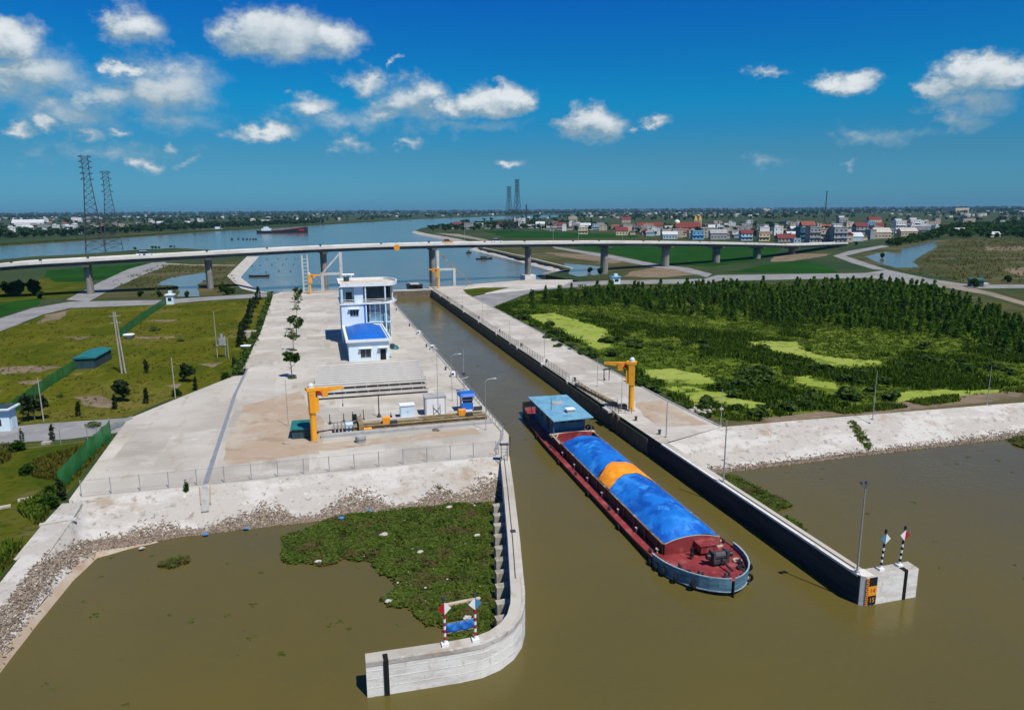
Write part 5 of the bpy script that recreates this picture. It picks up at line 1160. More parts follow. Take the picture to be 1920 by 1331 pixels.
m = MB(); m.beam((-3.3, 11.6, 2.06), (-2.2, 13.8, 2.06), .12, .12); m.beam((-3.65, 9.0, 2.08), (-3.5, 13.5, 2.08), .14, .14); m.build('boat_hook', mt['cream'], bg)
# deckhouse
m = MB(); m.box(-2.35, 2.75, 15.6, 26.2, deck_z(18), 4.15); m.build('deckhouse', mt['cabin_blue'], bg)
for x in (-.9, .45, 1.75):
    w_ = .58 if x > -.9 else .5
    m = MB(); m.box(x - w_, x + w_, 15.53, 15.60, 3.05, 3.85); f_ = m.build('window', mt['cabin_blue'], bg); m = MB(); m.box(x - w_ + .08, x + w_ - .08, 15.515, 15.529, 3.13, 3.78); m.build('pane', mt['glass'], f_)
for y in (17.2, 20.0, 22.6, 25.0):
    m = MB(); m.box(-2.42, -2.35, y - .6, y + .6, 2.3, 3.6); f_ = m.build('window', mt['hull_dark'], bg); m = MB(); m.box(-2.435, -2.422, y - .5, y + .5, 2.4, 3.5); m.build('pane', mt['glass'], f_)
m = MB(); m.box(-2.42, -2.36, 18.2, 19.0, 1.3, 3.3); m.build('door', mt['hull_dark'], bg)
m = MB(); m.add([(-3.35, 12.9, 4.20), (3.3, 13.3, 4.20), (3.55, 27.1, 4.30), (-3.35, 27.4, 4.30), (-3.35, 12.9, 4.32), (3.3, 13.3, 4.32), (3.55, 27.1, 4.44), (-3.35, 27.4, 4.44)], [(3, 2, 1, 0), (4, 5, 6, 7), (0, 1, 5, 4), (1, 2, 6, 5), (2, 3, 7, 6), (3, 0, 4, 7)]); m.build('roof', mt['roof_blue'], bg)
for x in (-3.15, 3.1):
    for y in (13.6, 20.5, 26.8): m = MB(); m.cyl((x * (.98 if y < 26 else .85), y, deck_z(y)), (x * .98, y, 4.22), .06, n=6); m.build('roof_post', mt['cabin_blue'], bg)
m = MB(); m.box(.1, 1.35, 16.4, 17.6, 4.34, 4.85); hs = m.build('roof_hatch', mt['steel'], bg); m = MB(); m.box(.0, 1.45, 16.3, 17.7, 4.85, 4.93); m.build('hatch_cover', mt['white_paint'], hs)
m = MB(); m.box(-.6, 1.2, 21.5, 23.3, 4.38, 4.46); m.beam((-.3, 22.0, 4.5), (.6, 23.0, 4.5), .12, .1); m.build('roof_rack', mt['grey_beam'], bg)
for y in (20.0, 24.5): m = MB(); m.box(-3.1, 3.2, y, y + .08, 4.37, 4.46); m.build('roof_seam', mt['roof_blue'], bg)
m = MB(); m.cyl((-2.0, 18.4, 4.4), (-2.0, 18.4, 6.3), .05, n=6); m.build('radio_mast', mt['dark_steel'], bg)
m = MB(); m.cbox(2.9, 15.2, .6, .8, .7, 1.1); m.cyl((3.4, 14.6, .6), (3.4, 14.6, 1.5), .35, n=10); m.build('drum_barrel', mt['dark_steel'], bg)
for (x, y) in ((3.35, 15.6), (3.5, 14.9)): m = MB(); m.torus((x, y, 2.0), .38, .16, (.3, 1, .2), 12, 6); m.build('spare_tyre', mt['rubber'], bg)
m = MB(); m.box(2.2, 2.8, 14.6, 15.3, .6, 1.3); m.build('deck_locker', mt['cream'], bg)
# foredeck gear
wl = MB(); wl.cbox(1.0, -28.0, 1.35, 1.7, 1.1, .35); wl.cyl((.1, -28.0, 2.0), (1.9, -28.0, 2.0), .42, n=12); wl.cbox(.25, -28.0, 1.5, .25, 1.0, 1.0); wl.cbox(1.75, -28.0, 1.5, .25, 1.0, 1.0); wl.build('windlass', mt['dark_steel'], bg)
m = MB(); m.cyl((-.05, -28.0, 2.0), (-.4, -28.0, 2.0), .3, n=10); m.cyl((2.05, -28, 2.0), (2.4, -28, 2.0), .3, n=10); m.build('warping_head', mt['hull_dark'], bg)
m = MB(); m.beam((1.2, -27.2, 2.5), (1.9, -27.1, 2.5), .25, .12); m.build('brake_handle', mt['cream'], bg)
m = MB(); m.tube([(1.0, -28.5, 1.8), (1.0, -29.6, 1.62), (.95, -30.6, 1.66)], .09, 6); m.build('anchor_chain', mt['hull_dark'], bg)
m = MB(); m.box(.2, 2.1, -25.9, -24.55, 1.2, 1.95); bx_ = m.build('deck_box', mt['deck_red'], bg); m = MB(); m.box(.1, 2.2, -25.98, -24.5, 1.95, 2.03); m.build('box_lid', mt['deck_red'], bx_)
m = MB(); m.cyl((-.55, -25.4, 1.15), (-.55, -25.4, 1.75), .18, n=8); m.cyl((-.95, -26.1, 1.15), (-.95, -26.1, 1.5), .22, n=8); m.build('air_pipe', mt['hull_dark'], bg)
for x, y in ((-2.1, -30.0), (3.0, -28.8), (.2, -30.9), (1.8, -31.2), (-3.2, -27.9)): place('mooring_bitt', bm_, bg, (x, y, deck_z(y)), R(30 * x), 1.25)
for (x, y) in ((3.1, -28.0), (2.55, -29.6), (-3.0, -29.0)):
    m = MB(); m.torus((x, y, deck_z(y) + .12), .38, .11, (0, 0, 1), 12, 6); m.build('rope_coil', mt['rope'] if x > 2.8 else mt['hull_dark'], bg)
tm = MB().torus((0, 0, 0), .34, .15, (1, 0, 0), 12, 6).mesh('tyre_fender', mt['rubber'])
for y, s in ((-24.6, -1), (-25.8, -1), (-27.0, -1), (-28.6, -1), (-30.4, -1), (-26.0, 1), (-28.5, 1), (-30.8, 1), (-16, -1), (-6, -1), (6, -1), (18, -1), (-14, 1), (2, 1)):
    b = half_beam(y); place('tyre_fender', tm, bg, (s * (b + .16), y, deck_z(y) - .45), (0 if abs(y) < 24 else s * R(38 + 14 * max(0, -28 - y))))
m = MB(); m.box(-.05, .05, LB - .2, LB + .1, -.3, 1.6); m.build('stem_bar', mt['rubber'], bg)

mb = MB(); n = 14
for s in (-1, 1):
    for k in range(5):
        y0 = 55.2 + k * 1.5; L = 9 + 2.6 * k; ang = R(20 + 3 * k); x0 = 36.1 + s * (2.2 + .85 * k); R0 = []
        for i in range(n + 1):
            t_ = i / n; x = x0 + s * L * t_ * math.sin(ang) * (1 + .2 * t_); y = y0 + L * t_ * math.cos(ang); am = .055 * math.sin(math.pi * min(1, t_ * 1.4)) * (1 - .75 * t_) + .004; w = .30 + .35 * t_
            x += .12 * mnoise.noise(Vector((x, y, k)))
            if s > 0: x = min(x, 45.6)
            R0.append([(x - w, y, -.012), (x - w * .4, y, am * .7), (x, y, am), (x + w * .4, y, am * .6), (x + w, y, -.012)])
        mb.loft(R0, closed=False, caps=False)
stuff(mb.build('bow_ripples', mt['canal'], None, True), 'small ripples spreading on the brown water from the barge bow', 'ripples')

# ================================================================== ROAD BRIDGE
br = empty('road_bridge', (0, 0, 0), 0, 'long low concrete road bridge crossing the whole view on single piers', 'bridge')
BP = [(-190, 530, 332), (0, 507.5, 325), (160, 497, 330), (390, 484, 336), (610, 472.5, 345), (815, 465.5, 354), (997, 463, 356), (1145, 461.5, 362), (1262, 461.5, 378), (1358, 462.3, 396), (1435, 463.2, 418), (1500, 464, 452), (1590, 460, 534)]
cl = []
for px, row, Y in BP: p = at_y(px, row, Y); cl.append(Vector((p.x, p.y, p.z)))
def catmull(P, n=8):
    out = []
    for i in range(len(P) - 1):
        a, b, c, d = P[max(0, i - 1)], P[i], P[i + 1], P[min(len(P) - 1, i + 2)]
        for k in range(n):
            t = k / n; out.append(.5 * ((2 * b) + (c - a) * t + (2 * a - 5 * b + 4 * c - d) * t * t + (3 * b - a - 3 * c + d) * t ** 3))
    return out + [P[-1]]
sp = catmull(cl, 6)
HWD = 5.6
def cross(i):
    d = (sp[min(i + 1, len(sp) - 1)] - sp[max(0, i - 1)]); d.z = 0; d.normalize(); return Vector((d.y, -d.x, 0))   # to the near side
def bridge_loft(name, prof, mat, sub=None):
    """prof: (offset to near side from centre line, height above the deck soffit line)"""
    m = MB(); rings = []
    for i, p in enumerate(sp):
        nrm = cross(i); c = p - nrm * HWD
        rings.append([(c.x + nrm.x * a, c.y + nrm.y * a, p.z + h) for a, h in prof])
    m.loft(rings); return m.build(name, mat, br)
bridge_loft('deck_slab', [(-HWD, 1.30), (HWD, 1.30), (HWD, 1.62), (-HWD, 1.62)], mt['bridge'])
bridge_loft('roadway', [(-HWD + .5, 1.625), (HWD - .5, 1.625), (HWD - .5, 1.66), (-HWD + .5, 1.66)], mt['bridge_deck'])
bridge_loft('near_parapet', [(HWD - .42, 1.62), (HWD + .03, 1.50), (HWD + .03, 2.60), (HWD - .2, 2.62)], mt['bridge'])
bridge_loft('far_parapet', [(-HWD - .03, 1.50), (-HWD + .42, 1.62), (-HWD + .2, 2.62), (-HWD - .03, 2.60)], mt['bridge'])
for k in range(4):
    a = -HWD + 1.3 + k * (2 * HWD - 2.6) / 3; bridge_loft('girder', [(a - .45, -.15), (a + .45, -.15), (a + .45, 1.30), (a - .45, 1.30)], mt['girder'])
bump = MB().cbox(0, 0, 0, .9, .7, 1.5).mesh('expansion_post', mt['dark_steel'])
pier_px = [160, 390, 610, 815, 997, 1145, 1262, 1358, 1435, 1492]
for k in range(len(cl)):
    px = BP[k][0]
    if px not in pier_px and px != 1500: continue
    i = k * 6; p = sp[i]; nrm = cross(i); c = p - nrm * HWD; ang = math.atan2(nrm.y, nrm.x) + R(90)
    pr = empty('pier', (c.x, c.y, 0), ang); pr.parent = br
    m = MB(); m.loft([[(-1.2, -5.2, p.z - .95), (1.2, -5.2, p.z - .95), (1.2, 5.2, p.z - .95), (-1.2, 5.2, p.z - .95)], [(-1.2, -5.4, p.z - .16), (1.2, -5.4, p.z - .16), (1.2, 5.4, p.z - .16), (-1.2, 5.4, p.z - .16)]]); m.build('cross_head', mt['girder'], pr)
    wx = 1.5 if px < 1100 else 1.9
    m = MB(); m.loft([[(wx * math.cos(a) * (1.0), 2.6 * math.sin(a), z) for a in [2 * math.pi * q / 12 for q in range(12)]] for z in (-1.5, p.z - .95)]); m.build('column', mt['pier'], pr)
    if px == 997: m = MB(); m.box(-3, 3, -3.6, 3.6, -1, 2.2); m.build('footing', mt['wall_concrete'], pr)
for i in range(3, len(sp) - 4, 3):
    p = sp[i]; nrm = cross(i); place('expansion_post', bump, br, (p.x - nrm.x * .4, p.y - nrm.y * .4, p.z + 1.7)) if i % 6 == 3 else place('expansion_post', bump, br, (p.x - nrm.x * (2 * HWD - .2), p.y - nrm.y * (2 * HWD - .2), p.z + 1.7))
q = at_y(744, 464.5, 347)
m = MB(); m.loft([[(1.5 * math.cos(a), y, 1.5 * math.sin(a)) for a in [R(22.5 + 45 * i) for i in range(8)]] for y in (-.12, .12)]); o = m.build('channel_sign', mt['orange'], None, loc=(q.x, q.y - .1, q.z)); tag(o, 'orange round channel sign hanging on the bridge girder', 'sign')
def car(px, row, Y, label, col_='car_white', dz=0, rz=0, L=4.6):
    p = at_y(px, row, Y); t = empty('car', (p.x, p.y, p.z + dz), rz, label, 'car')
    m = MB(); m.loft([[(x, y, z) for x, y, z in ((-L / 2, -.9, .35), (L / 2, -.9, .35), (L / 2, .9, .35), (-L / 2, .9, .35))], [(-L / 2, -.9, .85), (L / 2, -.88, .75), (L / 2, .88, .75), (-L / 2, .9, .85)]]); m.build('body', mt[col_], t)
    m = MB(); m.loft([[(-L * .42, -.82, .84), (L * .22, -.82, .80), (L * .22, .82, .80), (-L * .42, .82, .84)], [(-L * .34, -.68, 1.5), (L * .06, -.68, 1.5), (L * .06, .68, 1.5), (-L * .34, .68, 1.5)]]); c_ = m.build('cabin', mt['glass'], t); m = MB(); m.box(-L * .33, L * .05, -.66, .66, 1.5, 1.55); m.build('roof', mt[col_], t)
    wm = MB().cyl((0, -.1, 0), (0, .1, 0), .33, n=10).mesh('wheel', mt['rubber'])
    for x in (-L * .31, L * .31):
        for y in (-.85, .85): place('wheel', wm, t, (x, y, .33))
    return t
def on_bridge(px, far=True):
    best = min(range(len(sp)), key=lambda i: abs(sp[i].x - at_y(px, 465, sp[i].y).x)); i = max(1, min(len(sp) - 2, best)); nrm = cross(i); c = sp[i] - nrm * (HWD + (2.2 if far else -2.2)); d = sp[i + 1] - sp[i - 1]; return c, math.atan2(d.y, d.x)
for px, L, lb, far, cc in ((285, 7.5, 'white van on the bridge above the left field', True, 'car_white'), (953, 5.4, 'white car on the bridge near the distant pylons', True, 'car_white'), (850, 5, 'small orange vehicle on the bridge left of the white car', True, 'orange')):
    c, a = on_bridge(px, far); t = car(0, 0, 1, lb, cc, L=L); t.location = (c.x, c.y, c.z + 1.67); t.rotation_euler = (0, 0, a); t.scale = (1, 1.15, 1.6)
    if 'van' in lb: t['category'] = 'van'
lm_ = None
for i, px in enumerate((1055, 1110, 1180, 870, 760, 380, 440)):
    c, a = on_bridge(px, True); t = empty('bridge_lamp', (c.x - cross(3).x * 3.2, c.y - cross(3).y * 3.2, c.z + 1.7), a, 'thin lamp post standing on the far parapet of the bridge', 'lamp post', 'lamp posts on the bridge')
    m = MB(); m.cyl((0, 0, 0), (0, 0, 7.5), .09, .06, 6); m.build('post', mt['steel'], t); m = MB(); m.tube([(0, 0, 7.5), (0, -1.5, 7.9)], .05, 5); m.box(-.1, .1, -2.0, -1.4, 7.85, 7.95); m.build('lamp_arm', mt['steel'], t)

# ================================================================== UPPER LOCK HEAD
ug = empty('upper_gate', (0, 0, 0), 0, 'pale concrete upper gate closing the far end of the chamber', 'lock gate')
m = MB(); m.box(26.4, 46.1, 300.6, 304.5, -1.5, ZW - .1, 0); m.build('gate_leaf', [mt['wall_concrete']], ug)
m = MB(); m.box(26.4, 46.1, 300.4, 300.7, ZW - .4, ZW + .15); m.build('walkway', mt['slope_concrete'], ug)
m = MB(); m.box(26.4, 46.1, 300.3, 300.6, -.5, .8); m.build('sill', mt['mud'], ug)
def frame_gantry(x0, x1, y0, z_b, z_t, side, label):
    """portal of slim concrete columns with a raking strut"""
    t = empty('gate_gantry', (0, 0, 0), 0, label, 'gantry')
    for x, zt in ((x0, z_b), (x1, z_t)): m = MB(); m.box(x - .65, x + .65, y0 - .6, y0 + .6, -1, zt); m.build('column', mt['gantry'], t)
    m = MB(); m.beam((x0, y0, z_b - .5), (x1, y0, z_b - .5), 1.0, 1.0); m.build('tie_beam', mt['gantry'], t)
    m = MB(); m.beam((x0, y0, z_b - .3), (x1, y0, z_t - .2), .7, .7) if side < 0 else m.beam((x0 - side * 0, y0, z_b + .0), (x0, y0, z_b + .01), .1, .1)
    if side < 0: m.build('raking_strut', mt['gantry'], t)
    return t
a, b, c = at_y(604, 518, 326), at_y(640, 515, 326), at_y(641, 473, 326)
frame_gantry(a.x, b.x, 326, at_y(604, 512, 326).z, c.z, -1, 'pale concrete gate gantry with raking strut behind the control building')
t = empty('gate_gantry', (0, 0, 0), 0, 'pale concrete gate gantry with long dark raking strut at the far right corner', 'gantry')
a, b = at_y(822, 540, 316), at_y(852, 540, 316); zc_ = at_y(822, 470, 316).z; zb_ = at_y(852, 503, 316).z
for x, zt in ((a.x, zc_), (b.x, zb_)): m = MB(); m.box(x - .6, x + .6, 315.4, 316.6, -1, zt); m.build('column', mt['gantry'], t)
m = MB(); m.beam((a.x, 316, zb_ - .4), (b.x, 316, zb_ - .4), .9, .9); m.build('tie_beam', mt['gantry'], t)
e = at_y(888, 537, 316); m = MB(); m.beam((a.x, 316, zc_ - .3), (e.x, 316, e.z), .7, .7); m.build('raking_strut', mt['pier'], t)
t = empty('stair_tower', (0, 0, 0), 0, 'pale slim lattice stair tower under the bridge left of the gantry', 'tower')
for px in (570, 580): p = at_y(px, 545, 333); q = at_y(px, 478, 333); m = MB(); m.box(p.x - .35, p.x + .35, 332.6, 333.4, -1, q.z); m.build('leg', mt['gantry'], t)
p, q = at_y(570, 545, 333), at_y(580, 545, 333)
rm = MB().box(p.x, q.x, 332.7, 333.3, 0, .2).mesh('rung', mt['gantry'])
for k in range(9): place('rung', rm, t, (0, 0, 2 + k * 1.6))
p = at(775, 548, 1.0)
bt = empty('waiting_boat', (0, 0, 0), 0, 'black bow of a cargo boat waiting behind the upper gate', 'boat')
m = MB(); X = 41.5; m.loft([[(X - 2.6 * w, y, z0), (X + 2.6 * w, y, z0), (X + 3.1 * w, y + dy, z1), (X - 3.1 * w, y + dy, z1)] for y, w, z0, z1, dy in ((307, .12, -.3, 4.6, -1.4), (309, .6, -.3, 4.3, -.9), (313, 1, -.3, 3.8, 0), (324, 1, -.3, 3.4, 0))]); m.build('hull', mt['hull_dark'], bt)
m = MB(); m.box(X - 2.0, X + 2.0, 315, 322, 3.4, 3.9); m.build('hatch_cover', mt['slope_concrete'], bt)
m = MB(); m.loft([[(X + 2.2, 306.8, 3.2), (X + 4.6, 309.5, 1.2), (X + 4.6, 311, 1.2), (X + 2.2, 308, 3.2)], [(X + 2.2, 306.8, 3.5), (X + 4.6, 309.5, 1.5), (X + 4.6, 311, 1.5), (X + 2.2, 308, 3.5)]]); m.build('gangplank', mt['cream'], bt)
railing('handrail', [(-14, 309.2), (24, 309.2)], 'pale steel handrail along the far edge of the left lock head', mats='steel', step=3.2)

# ================================================================== BOATS ON THE RIVER
def dark_boat(px, py, L, label, name='small_boat', rz=0.0, cabin=True, group=None):
    p = at(px, py, 0); t = empty(name, (p.x, p.y, 0), rz, label, 'boat', group)
    m = MB(); m.loft([[(x, -w, .0), (x, w, .0), (x, w * 1.25, h), (x, -w * 1.25, h)] for x, w, h in ((-L / 2, L * .04, 1.1), (-L * .3, L * .10, .8), (L * .3, L * .10, .8), (L / 2, L * .02, 1.2))]); m.build('hull', mt['hull_dark'], t)
    if cabin: m = MB(); m.box(-L * .2, L * .12, -L * .075, L * .075, .8, 2.2); m.build('canopy', mt['dark_steel'], t)
    return t
dark_boat(908, 486, 13, 'dark fishing boat moored before the right revetment of the upper bay', rz=R(10))
dark_boat(879, 475, 6, 'small dark boat just under the bridge in the upper bay', rz=R(30))
dark_boat(486, 519, 11, 'dark sampan lying low near the left revetment of the upper bay', rz=R(-5), cabin=False)
for k, (px, w) in enumerate(((435, 9), (447, 6), (456, 7), (463, 7), (469, 6), (475, 7), (480, 7))):
    dark_boat(px, 449.5 - (.4 if k == 1 else 0), w, 'small dark boat in the row moored on the river', 'moored_boat', R(80), group='small boats moored in a row on the river')
fm = MB().cyl((0, 0, -.1), (0, 0, .55), .5, .35, 7).mesh('net_float', mt['dark_steel'])
for px, py in ((500, 487), (521, 486), (537, 486), (553, 486), (473, 499), (488, 498), (510, 497), (530, 497), (551, 496), (499, 511), (523, 509), (545, 509)):
    p = at(px, py, 0); tag(place('net_float', fm, None, (p.x, p.y, 0)), 'small dark net float in the rows on the upper bay', 'float', 'net floats on the upper bay')
p = at(530, 437, 0); cs = empty('cargo_ship', (p.x, p.y, 0), R(-4), 'long dark cargo ship with raised bow crossing the river beyond the bridge', 'ship')
L = 82.0
m = MB(); m.loft([[(x, -w * .9, -.3), (x, w * .9, -.3), (x, w, h), (x, -w, h)] for x, w, h in ((-L * .5, 4.5, 4.5), (-L * .35, 6.5, 3.6), (0, 6.5, 5.0), (L * .38, 6.5, 8.5), (L * .5, 3.0, 9.5))]); m.build('hull', mt['hull_dark'], cs)
m = MB(); m.loft([[(x, -w, h), (x, w, h), (x, w * .9, h + .8), (x, -w * .9, h + .8)] for x, w, h in ((-L * .2, 5.6, 4.2), (0, 5.8, 5.0), (L * .38, 5.8, 8.5))]); m.build('cargo_hatch', mt['deck_red'], cs)
m = MB(); m.box(L * .33, L * .43, -6.75, -6.5, 3.0, 6.0); m.build('bow_mark', mt['red_paint'], cs)
m = MB(); m.box(-L * .40, -L * .22, -5, 5, 4.0, 8.0); m.box(-L * .36, -L * .27, -4, 4, 8.0, 10.2); m.build('deckhouse', mt['cabinet'], cs)
m = MB(); m.cyl((-L * .3, 0, 10), (-L * .3, 0, 14), .25, n=6); m.build('mast', mt['steel'], cs)
dark_boat(508, 436.5, 14, 'small dark tender astern of the long cargo ship', rz=R(5))
p = at(392, 432, 0); t = empty('white_barge', (p.x, p.y, 0), R(-6), 'pale barge moored below dark trees on the far river bank', 'boat'); m = MB(); m.loft([[(x, -3.5, 0), (x, 3.5, 0), (x, 4, h), (x, -4, h)] for x, h in ((-24, 3), (0, 2.4), (20, 2.6), (25, 4))]); m.build('hull', mt['slope_concrete'], t); m = MB(); m.box(12, 20, -3, 3, 2.5, 6.5); m.build('deckhouse', mt['white_wall'], t); m = MB(); m.cyl((22, 0, 2), (22, 0, 12), .3, n=6); m.build('mast', mt['steel'], t)

# ================================================================== PYLONS, MASTS
def lattice_tower(name, loc, h, w, label, rz=0.0, arms=(.76, .82, .88, .94, .99), levels=16, cat='pylon', armw=.032, group=None):
    t = empty(name, loc, rz, label, cat, group)
    def wid(f): return w * (1 - f) ** 1.0 * .5 * .86 + w * .055 if f < .78 else w * .5 * .86 * .22 + w * .055
    zs = [h * (1 - (1 - i / levels) ** 1.25) for i in range(levels + 1)]
    for sx in (-1, 1):
        for sy in (-1, 1):
            m = MB()
            for a, b in zip(zs[:-1], zs[1:]): m.beam((sx * wid(a / h), sy * wid(a / h), a), (sx * wid(b / h), sy * wid(b / h), b), .42 * h / 78, .42 * h / 78)
            m.build('leg', mt['lattice'], t)
    m = MB(); r = .20 * h / 78
    for a, b in zip(zs[:-1], zs[1:]):
        wa, wb = wid(a / h), wid(b / h)
        for s in (-1, 1):
            for ax in (0, 1):
                def P(u, z, ww): return (u * ww, s * ww, z) if ax == 0 else (s * ww, u * ww, z)
                m.beam(P(-1, a, wa), P(1, b, wb), r, r); m.beam(P(1, a, wa), P(-1, b, wb), r, r); m.beam(P(-1, b, wb), P(1, b, wb), r, r)
    m.build('bracing', mt['lattice'], t)
    for f in arms:
        m = MB(); z = f * h; ww = wid(f); a_ = h * armw
        for s in (-1, 1):
            for y in (-ww, ww): m.beam((s * ww, y, z), (s * (ww + a_), 0, z + .4), .3 * h / 78, .3 * h / 78); m.beam((s * ww, y, z + h * .02), (s * (ww + a_), 0, z + .4), .3 * h / 78, .3 * h / 78)
        m.build('cross_arm', mt['lattice'], t)
    return t
p = at(180, 474, 2); lattice_tower('power_pylon', p, 80, 15.5, 'tall lattice pylon on the left river bank, taller one of the left pair', R(12))
p = at(214, 469, 2); lattice_tower('power_pylon', p, 70, 15.0, 'lattice pylon on the left river bank, shorter one of the left pair', R(12), arms=(.74, .82, .90, .98))
p = at(955, 436.5, 2); lattice_tower('power_pylon', p, 67, 13, 'shorter distant lattice pylon left of its twin beyond the bridge', R(20), levels=9)
p = at(970, 436.5, 2); lattice_tower('power_pylon', p, 77, 13, 'taller distant lattice pylon beside a white house beyond the bridge', R(20), levels=9)
p = at(1546, 417, 2); lattice_tower('radio_mast', p, 72, 3.2, 'thin lattice radio mast above the village houses', 0, arms=(.8, .93), cat='mast', armw=.03)
p = at(1720, 399, 2)
p = at(987, 424, 2); t = empty('chimney', p, 0, 'dark slim factory chimney right of the distant pylons', 'chimney'); m = MB(); m.cyl((0, 0, 0), (0, 0, 44), 2.0, 1.3, 12); m.build('shaft', mt['lattice'], t)
def utility_pole(px, py, h, label, double=False, z=ZG, mat='pole', lean=0):
    p = at(px, py, z); t = empty('utility_pole', p, 0, label, 'pole'); t.rotation_euler = (0, R(lean), 0)
    for x in ((-.35, .35) if double else (0,)): m = MB(); m.cyl((x, 0, 0), (x * .5, 0, h), .20 if double else .11, .12 if double else .07, 8); m.build('shaft', mt[mat], t)
    if double:
        for q in (.93, .82): m = MB(); m.box(-1.1, 1.1, -.08, .08, h * q, h * q + .15); m.build('cross_arm', mt['steel'], t)
    return t
utility_pole(232, 700, 13.2, 'leaning double concrete pole at the lower end of the dark green net', True, lean=-2)
t = utility_pole(408, 671, 11.0, 'concrete pole carrying a grey transformer in the left meadow', False); m = MB(); m.cbox(1.2, 0, 3.0, 1.2, .9, 1.6); m.cyl((1.2, 0, 4.6), (1.2, 0, 5.6), .35, n=8); m.build('transformer', mt['steel'], t); m = MB(); m.cyl((1.9, 0, 0), (1.9, 0, 5.0), .16, n=8); m.box(.0, 2.2, -.3, .3, 2.85, 3.0); m.build('platform', mt['pole'], t)
utility_pole(82, 790, 7.4, 'weathered timber pole with a stay near the white gatehouse', False); utility_pole(329, 747, 7.6, 'thin weathered pole beside the wharf apron edge in the meadow', False)
utility_pole(429, 672, 5.0, 'short thin pole near the hedge at the wharf edge', False)

# ================================================================== VILLAGES
for nm, c1, c2 in (('v_white', (.74, .75, .73), (.6, .6, .58)), ('v_cream', (.60, .50, .34), (.48, .40, .28)), ('v_grey', (.34, .35, .35), (.26, .26, .26)), ('v_beige', (.50, .42, .33), (.4, .33, .26)), ('v_blue', (.16, .40, .60), (.12, .32, .5)), ('v_teal', (.06, .16, .21), (.05, .12, .16)), ('v_paleblue', (.40, .52, .60), (.33, .44, .52)),
                   ('r_red', (.165, .040, .036), (.12, .032, .03)), ('r_tile', (.24, .080, .060), (.18, .06, .05)), ('r_grey', (.30, .31, .32), (.22, .225, .23)), ('r_brown', (.20, .15, .12), (.14, .11, .09)), ('r_pale', (.50, .53, .55), (.42, .44, .46)), ('r_concrete', (.45, .42, .37), (.34, .32, .28)), ('r_dark', (.07, .075, .08), (.05, .05, .055)), ('r_yellow', (.58, .36, .09), (.5, .3, .08))):
    mt[nm] = M('village_' + nm[2:], c1, .85, .2, layers=[(c2, .35, .48, .68, 4, (1, 1, .4))])
WIN = {}
def win_mesh(w, h):
    k = (round(w, 2), round(h, 2))
    if k not in WIN: WIN[k] = MB().box(-w / 2, w / 2, -.05, .03, 0, h).mesh('window', mt['glass'])
    return WIN[k]
def house(loc, w, d, h, rz, wall, roof, rmat, label, st_=2, cat='house', group=None, wins=True, name='house'):
    t = empty(name, loc, rz, label, cat, group)
    m = MB(); m.box(-w / 2, w / 2, -d / 2, d / 2, -.3, h); m.build('wall', mt[wall], t)
    if roof == 'gable':
        e = .5; r = min(w, d) * .34
        if w >= d: V = [(-w / 2 - e, -d / 2 - e, h - .15), (w / 2 + e, -d / 2 - e, h - .15), (w / 2 + e, d / 2 + e, h - .15), (-w / 2 - e, d / 2 + e, h - .15), (-w / 2 - e, 0, h + r), (w / 2 + e, 0, h + r)]; F = [(0, 1, 5, 4), (2, 3, 4, 5), (0, 4, 3), (1, 2, 5), (3, 2, 1, 0)]
        else: V = [(-w / 2 - e, -d / 2 - e, h - .15), (w / 2 + e, -d / 2 - e, h - .15), (w / 2 + e, d / 2 + e, h - .15), (-w / 2 - e, d / 2 + e, h - .15), (0, -d / 2 - e, h + r), (0, d / 2 + e, h + r)]; F = [(3, 0, 4, 5), (1, 2, 5, 4), (0, 1, 4), (2, 3, 5), (3, 2, 1, 0)]
        m = MB(); m.add(V, F); m.build('roof', mt[rmat], t)
    else:
        m = MB(); m.box(-w / 2 - .25, w / 2 + .25, -d / 2 - .25, d / 2 + .25, h, h + .22); ro = m.build('roof', mt[rmat], t)
        m = MB(); m.box(-w / 2 - .2, w / 2 + .2, -d / 2 - .2, -d / 2, h + .22, h + .9); m.box(-w / 2 - .2, -w / 2, -d / 2, d / 2, h + .22, h + .9); m.box(w / 2, w / 2 + .2, -d / 2, d / 2, h + .22, h + .9); m.build('parapet', mt[wall], ro)
        if roof == 'tower': m = MB(); m.box(-w * .38, w * .25, d * .02, d * .42, h + .22, h + 3.1); m.box(-w * .46, w * .33, -d * .02, d * .46, h + 3.1, h + 3.3); m.build('stair_head', mt['v_white' if wall != 'v_white' else wall], t)
        if roof == 'tank': m = MB(); m.cyl((w * .2, d * .2, h + .22), (w * .2, d * .2, h + 2.2), .8, n=9); m.build('water_tank', mt['steel'], t)
    if wins:
        sh = h / st_; n = max(1, int(w / 3.2))
        for s in range(st_):
            for i in range(n): place('window', win_mesh(1.3, min(1.5, sh * .5)), t, (-w / 2 + w * (i + .5) / n, -d / 2, s * sh + sh * .3))
            k = max(1, int(d / 5))
            for i in range(k): place('window', win_mesh(1.2, min(1.4, sh * .5)), t, (-w / 2, -d / 2 + d * (i + .5) / k, s * sh + sh * .3), R(-90))
        if st_ > 1:
            for s in range(1, st_): m = MB(); m.box(-w / 2 - .1, w / 2 + .1, -d / 2 - 1.0, -d / 2, s * sh - .1, s * sh + .08); m.build('balcony', mt[wall], t)
    return t
def H(px, py, wpx, hpx, d, wall, roof, rmat, label, st_=2, rz=-18, **k):
    p = at(px, py, ZG); dist = (p - CAM).length; s = dist / FPX
    return house((p.x, p.y, ZG), wpx * s, d, hpx * s, R(rz), wall, roof, rmat, label, st_, **k)
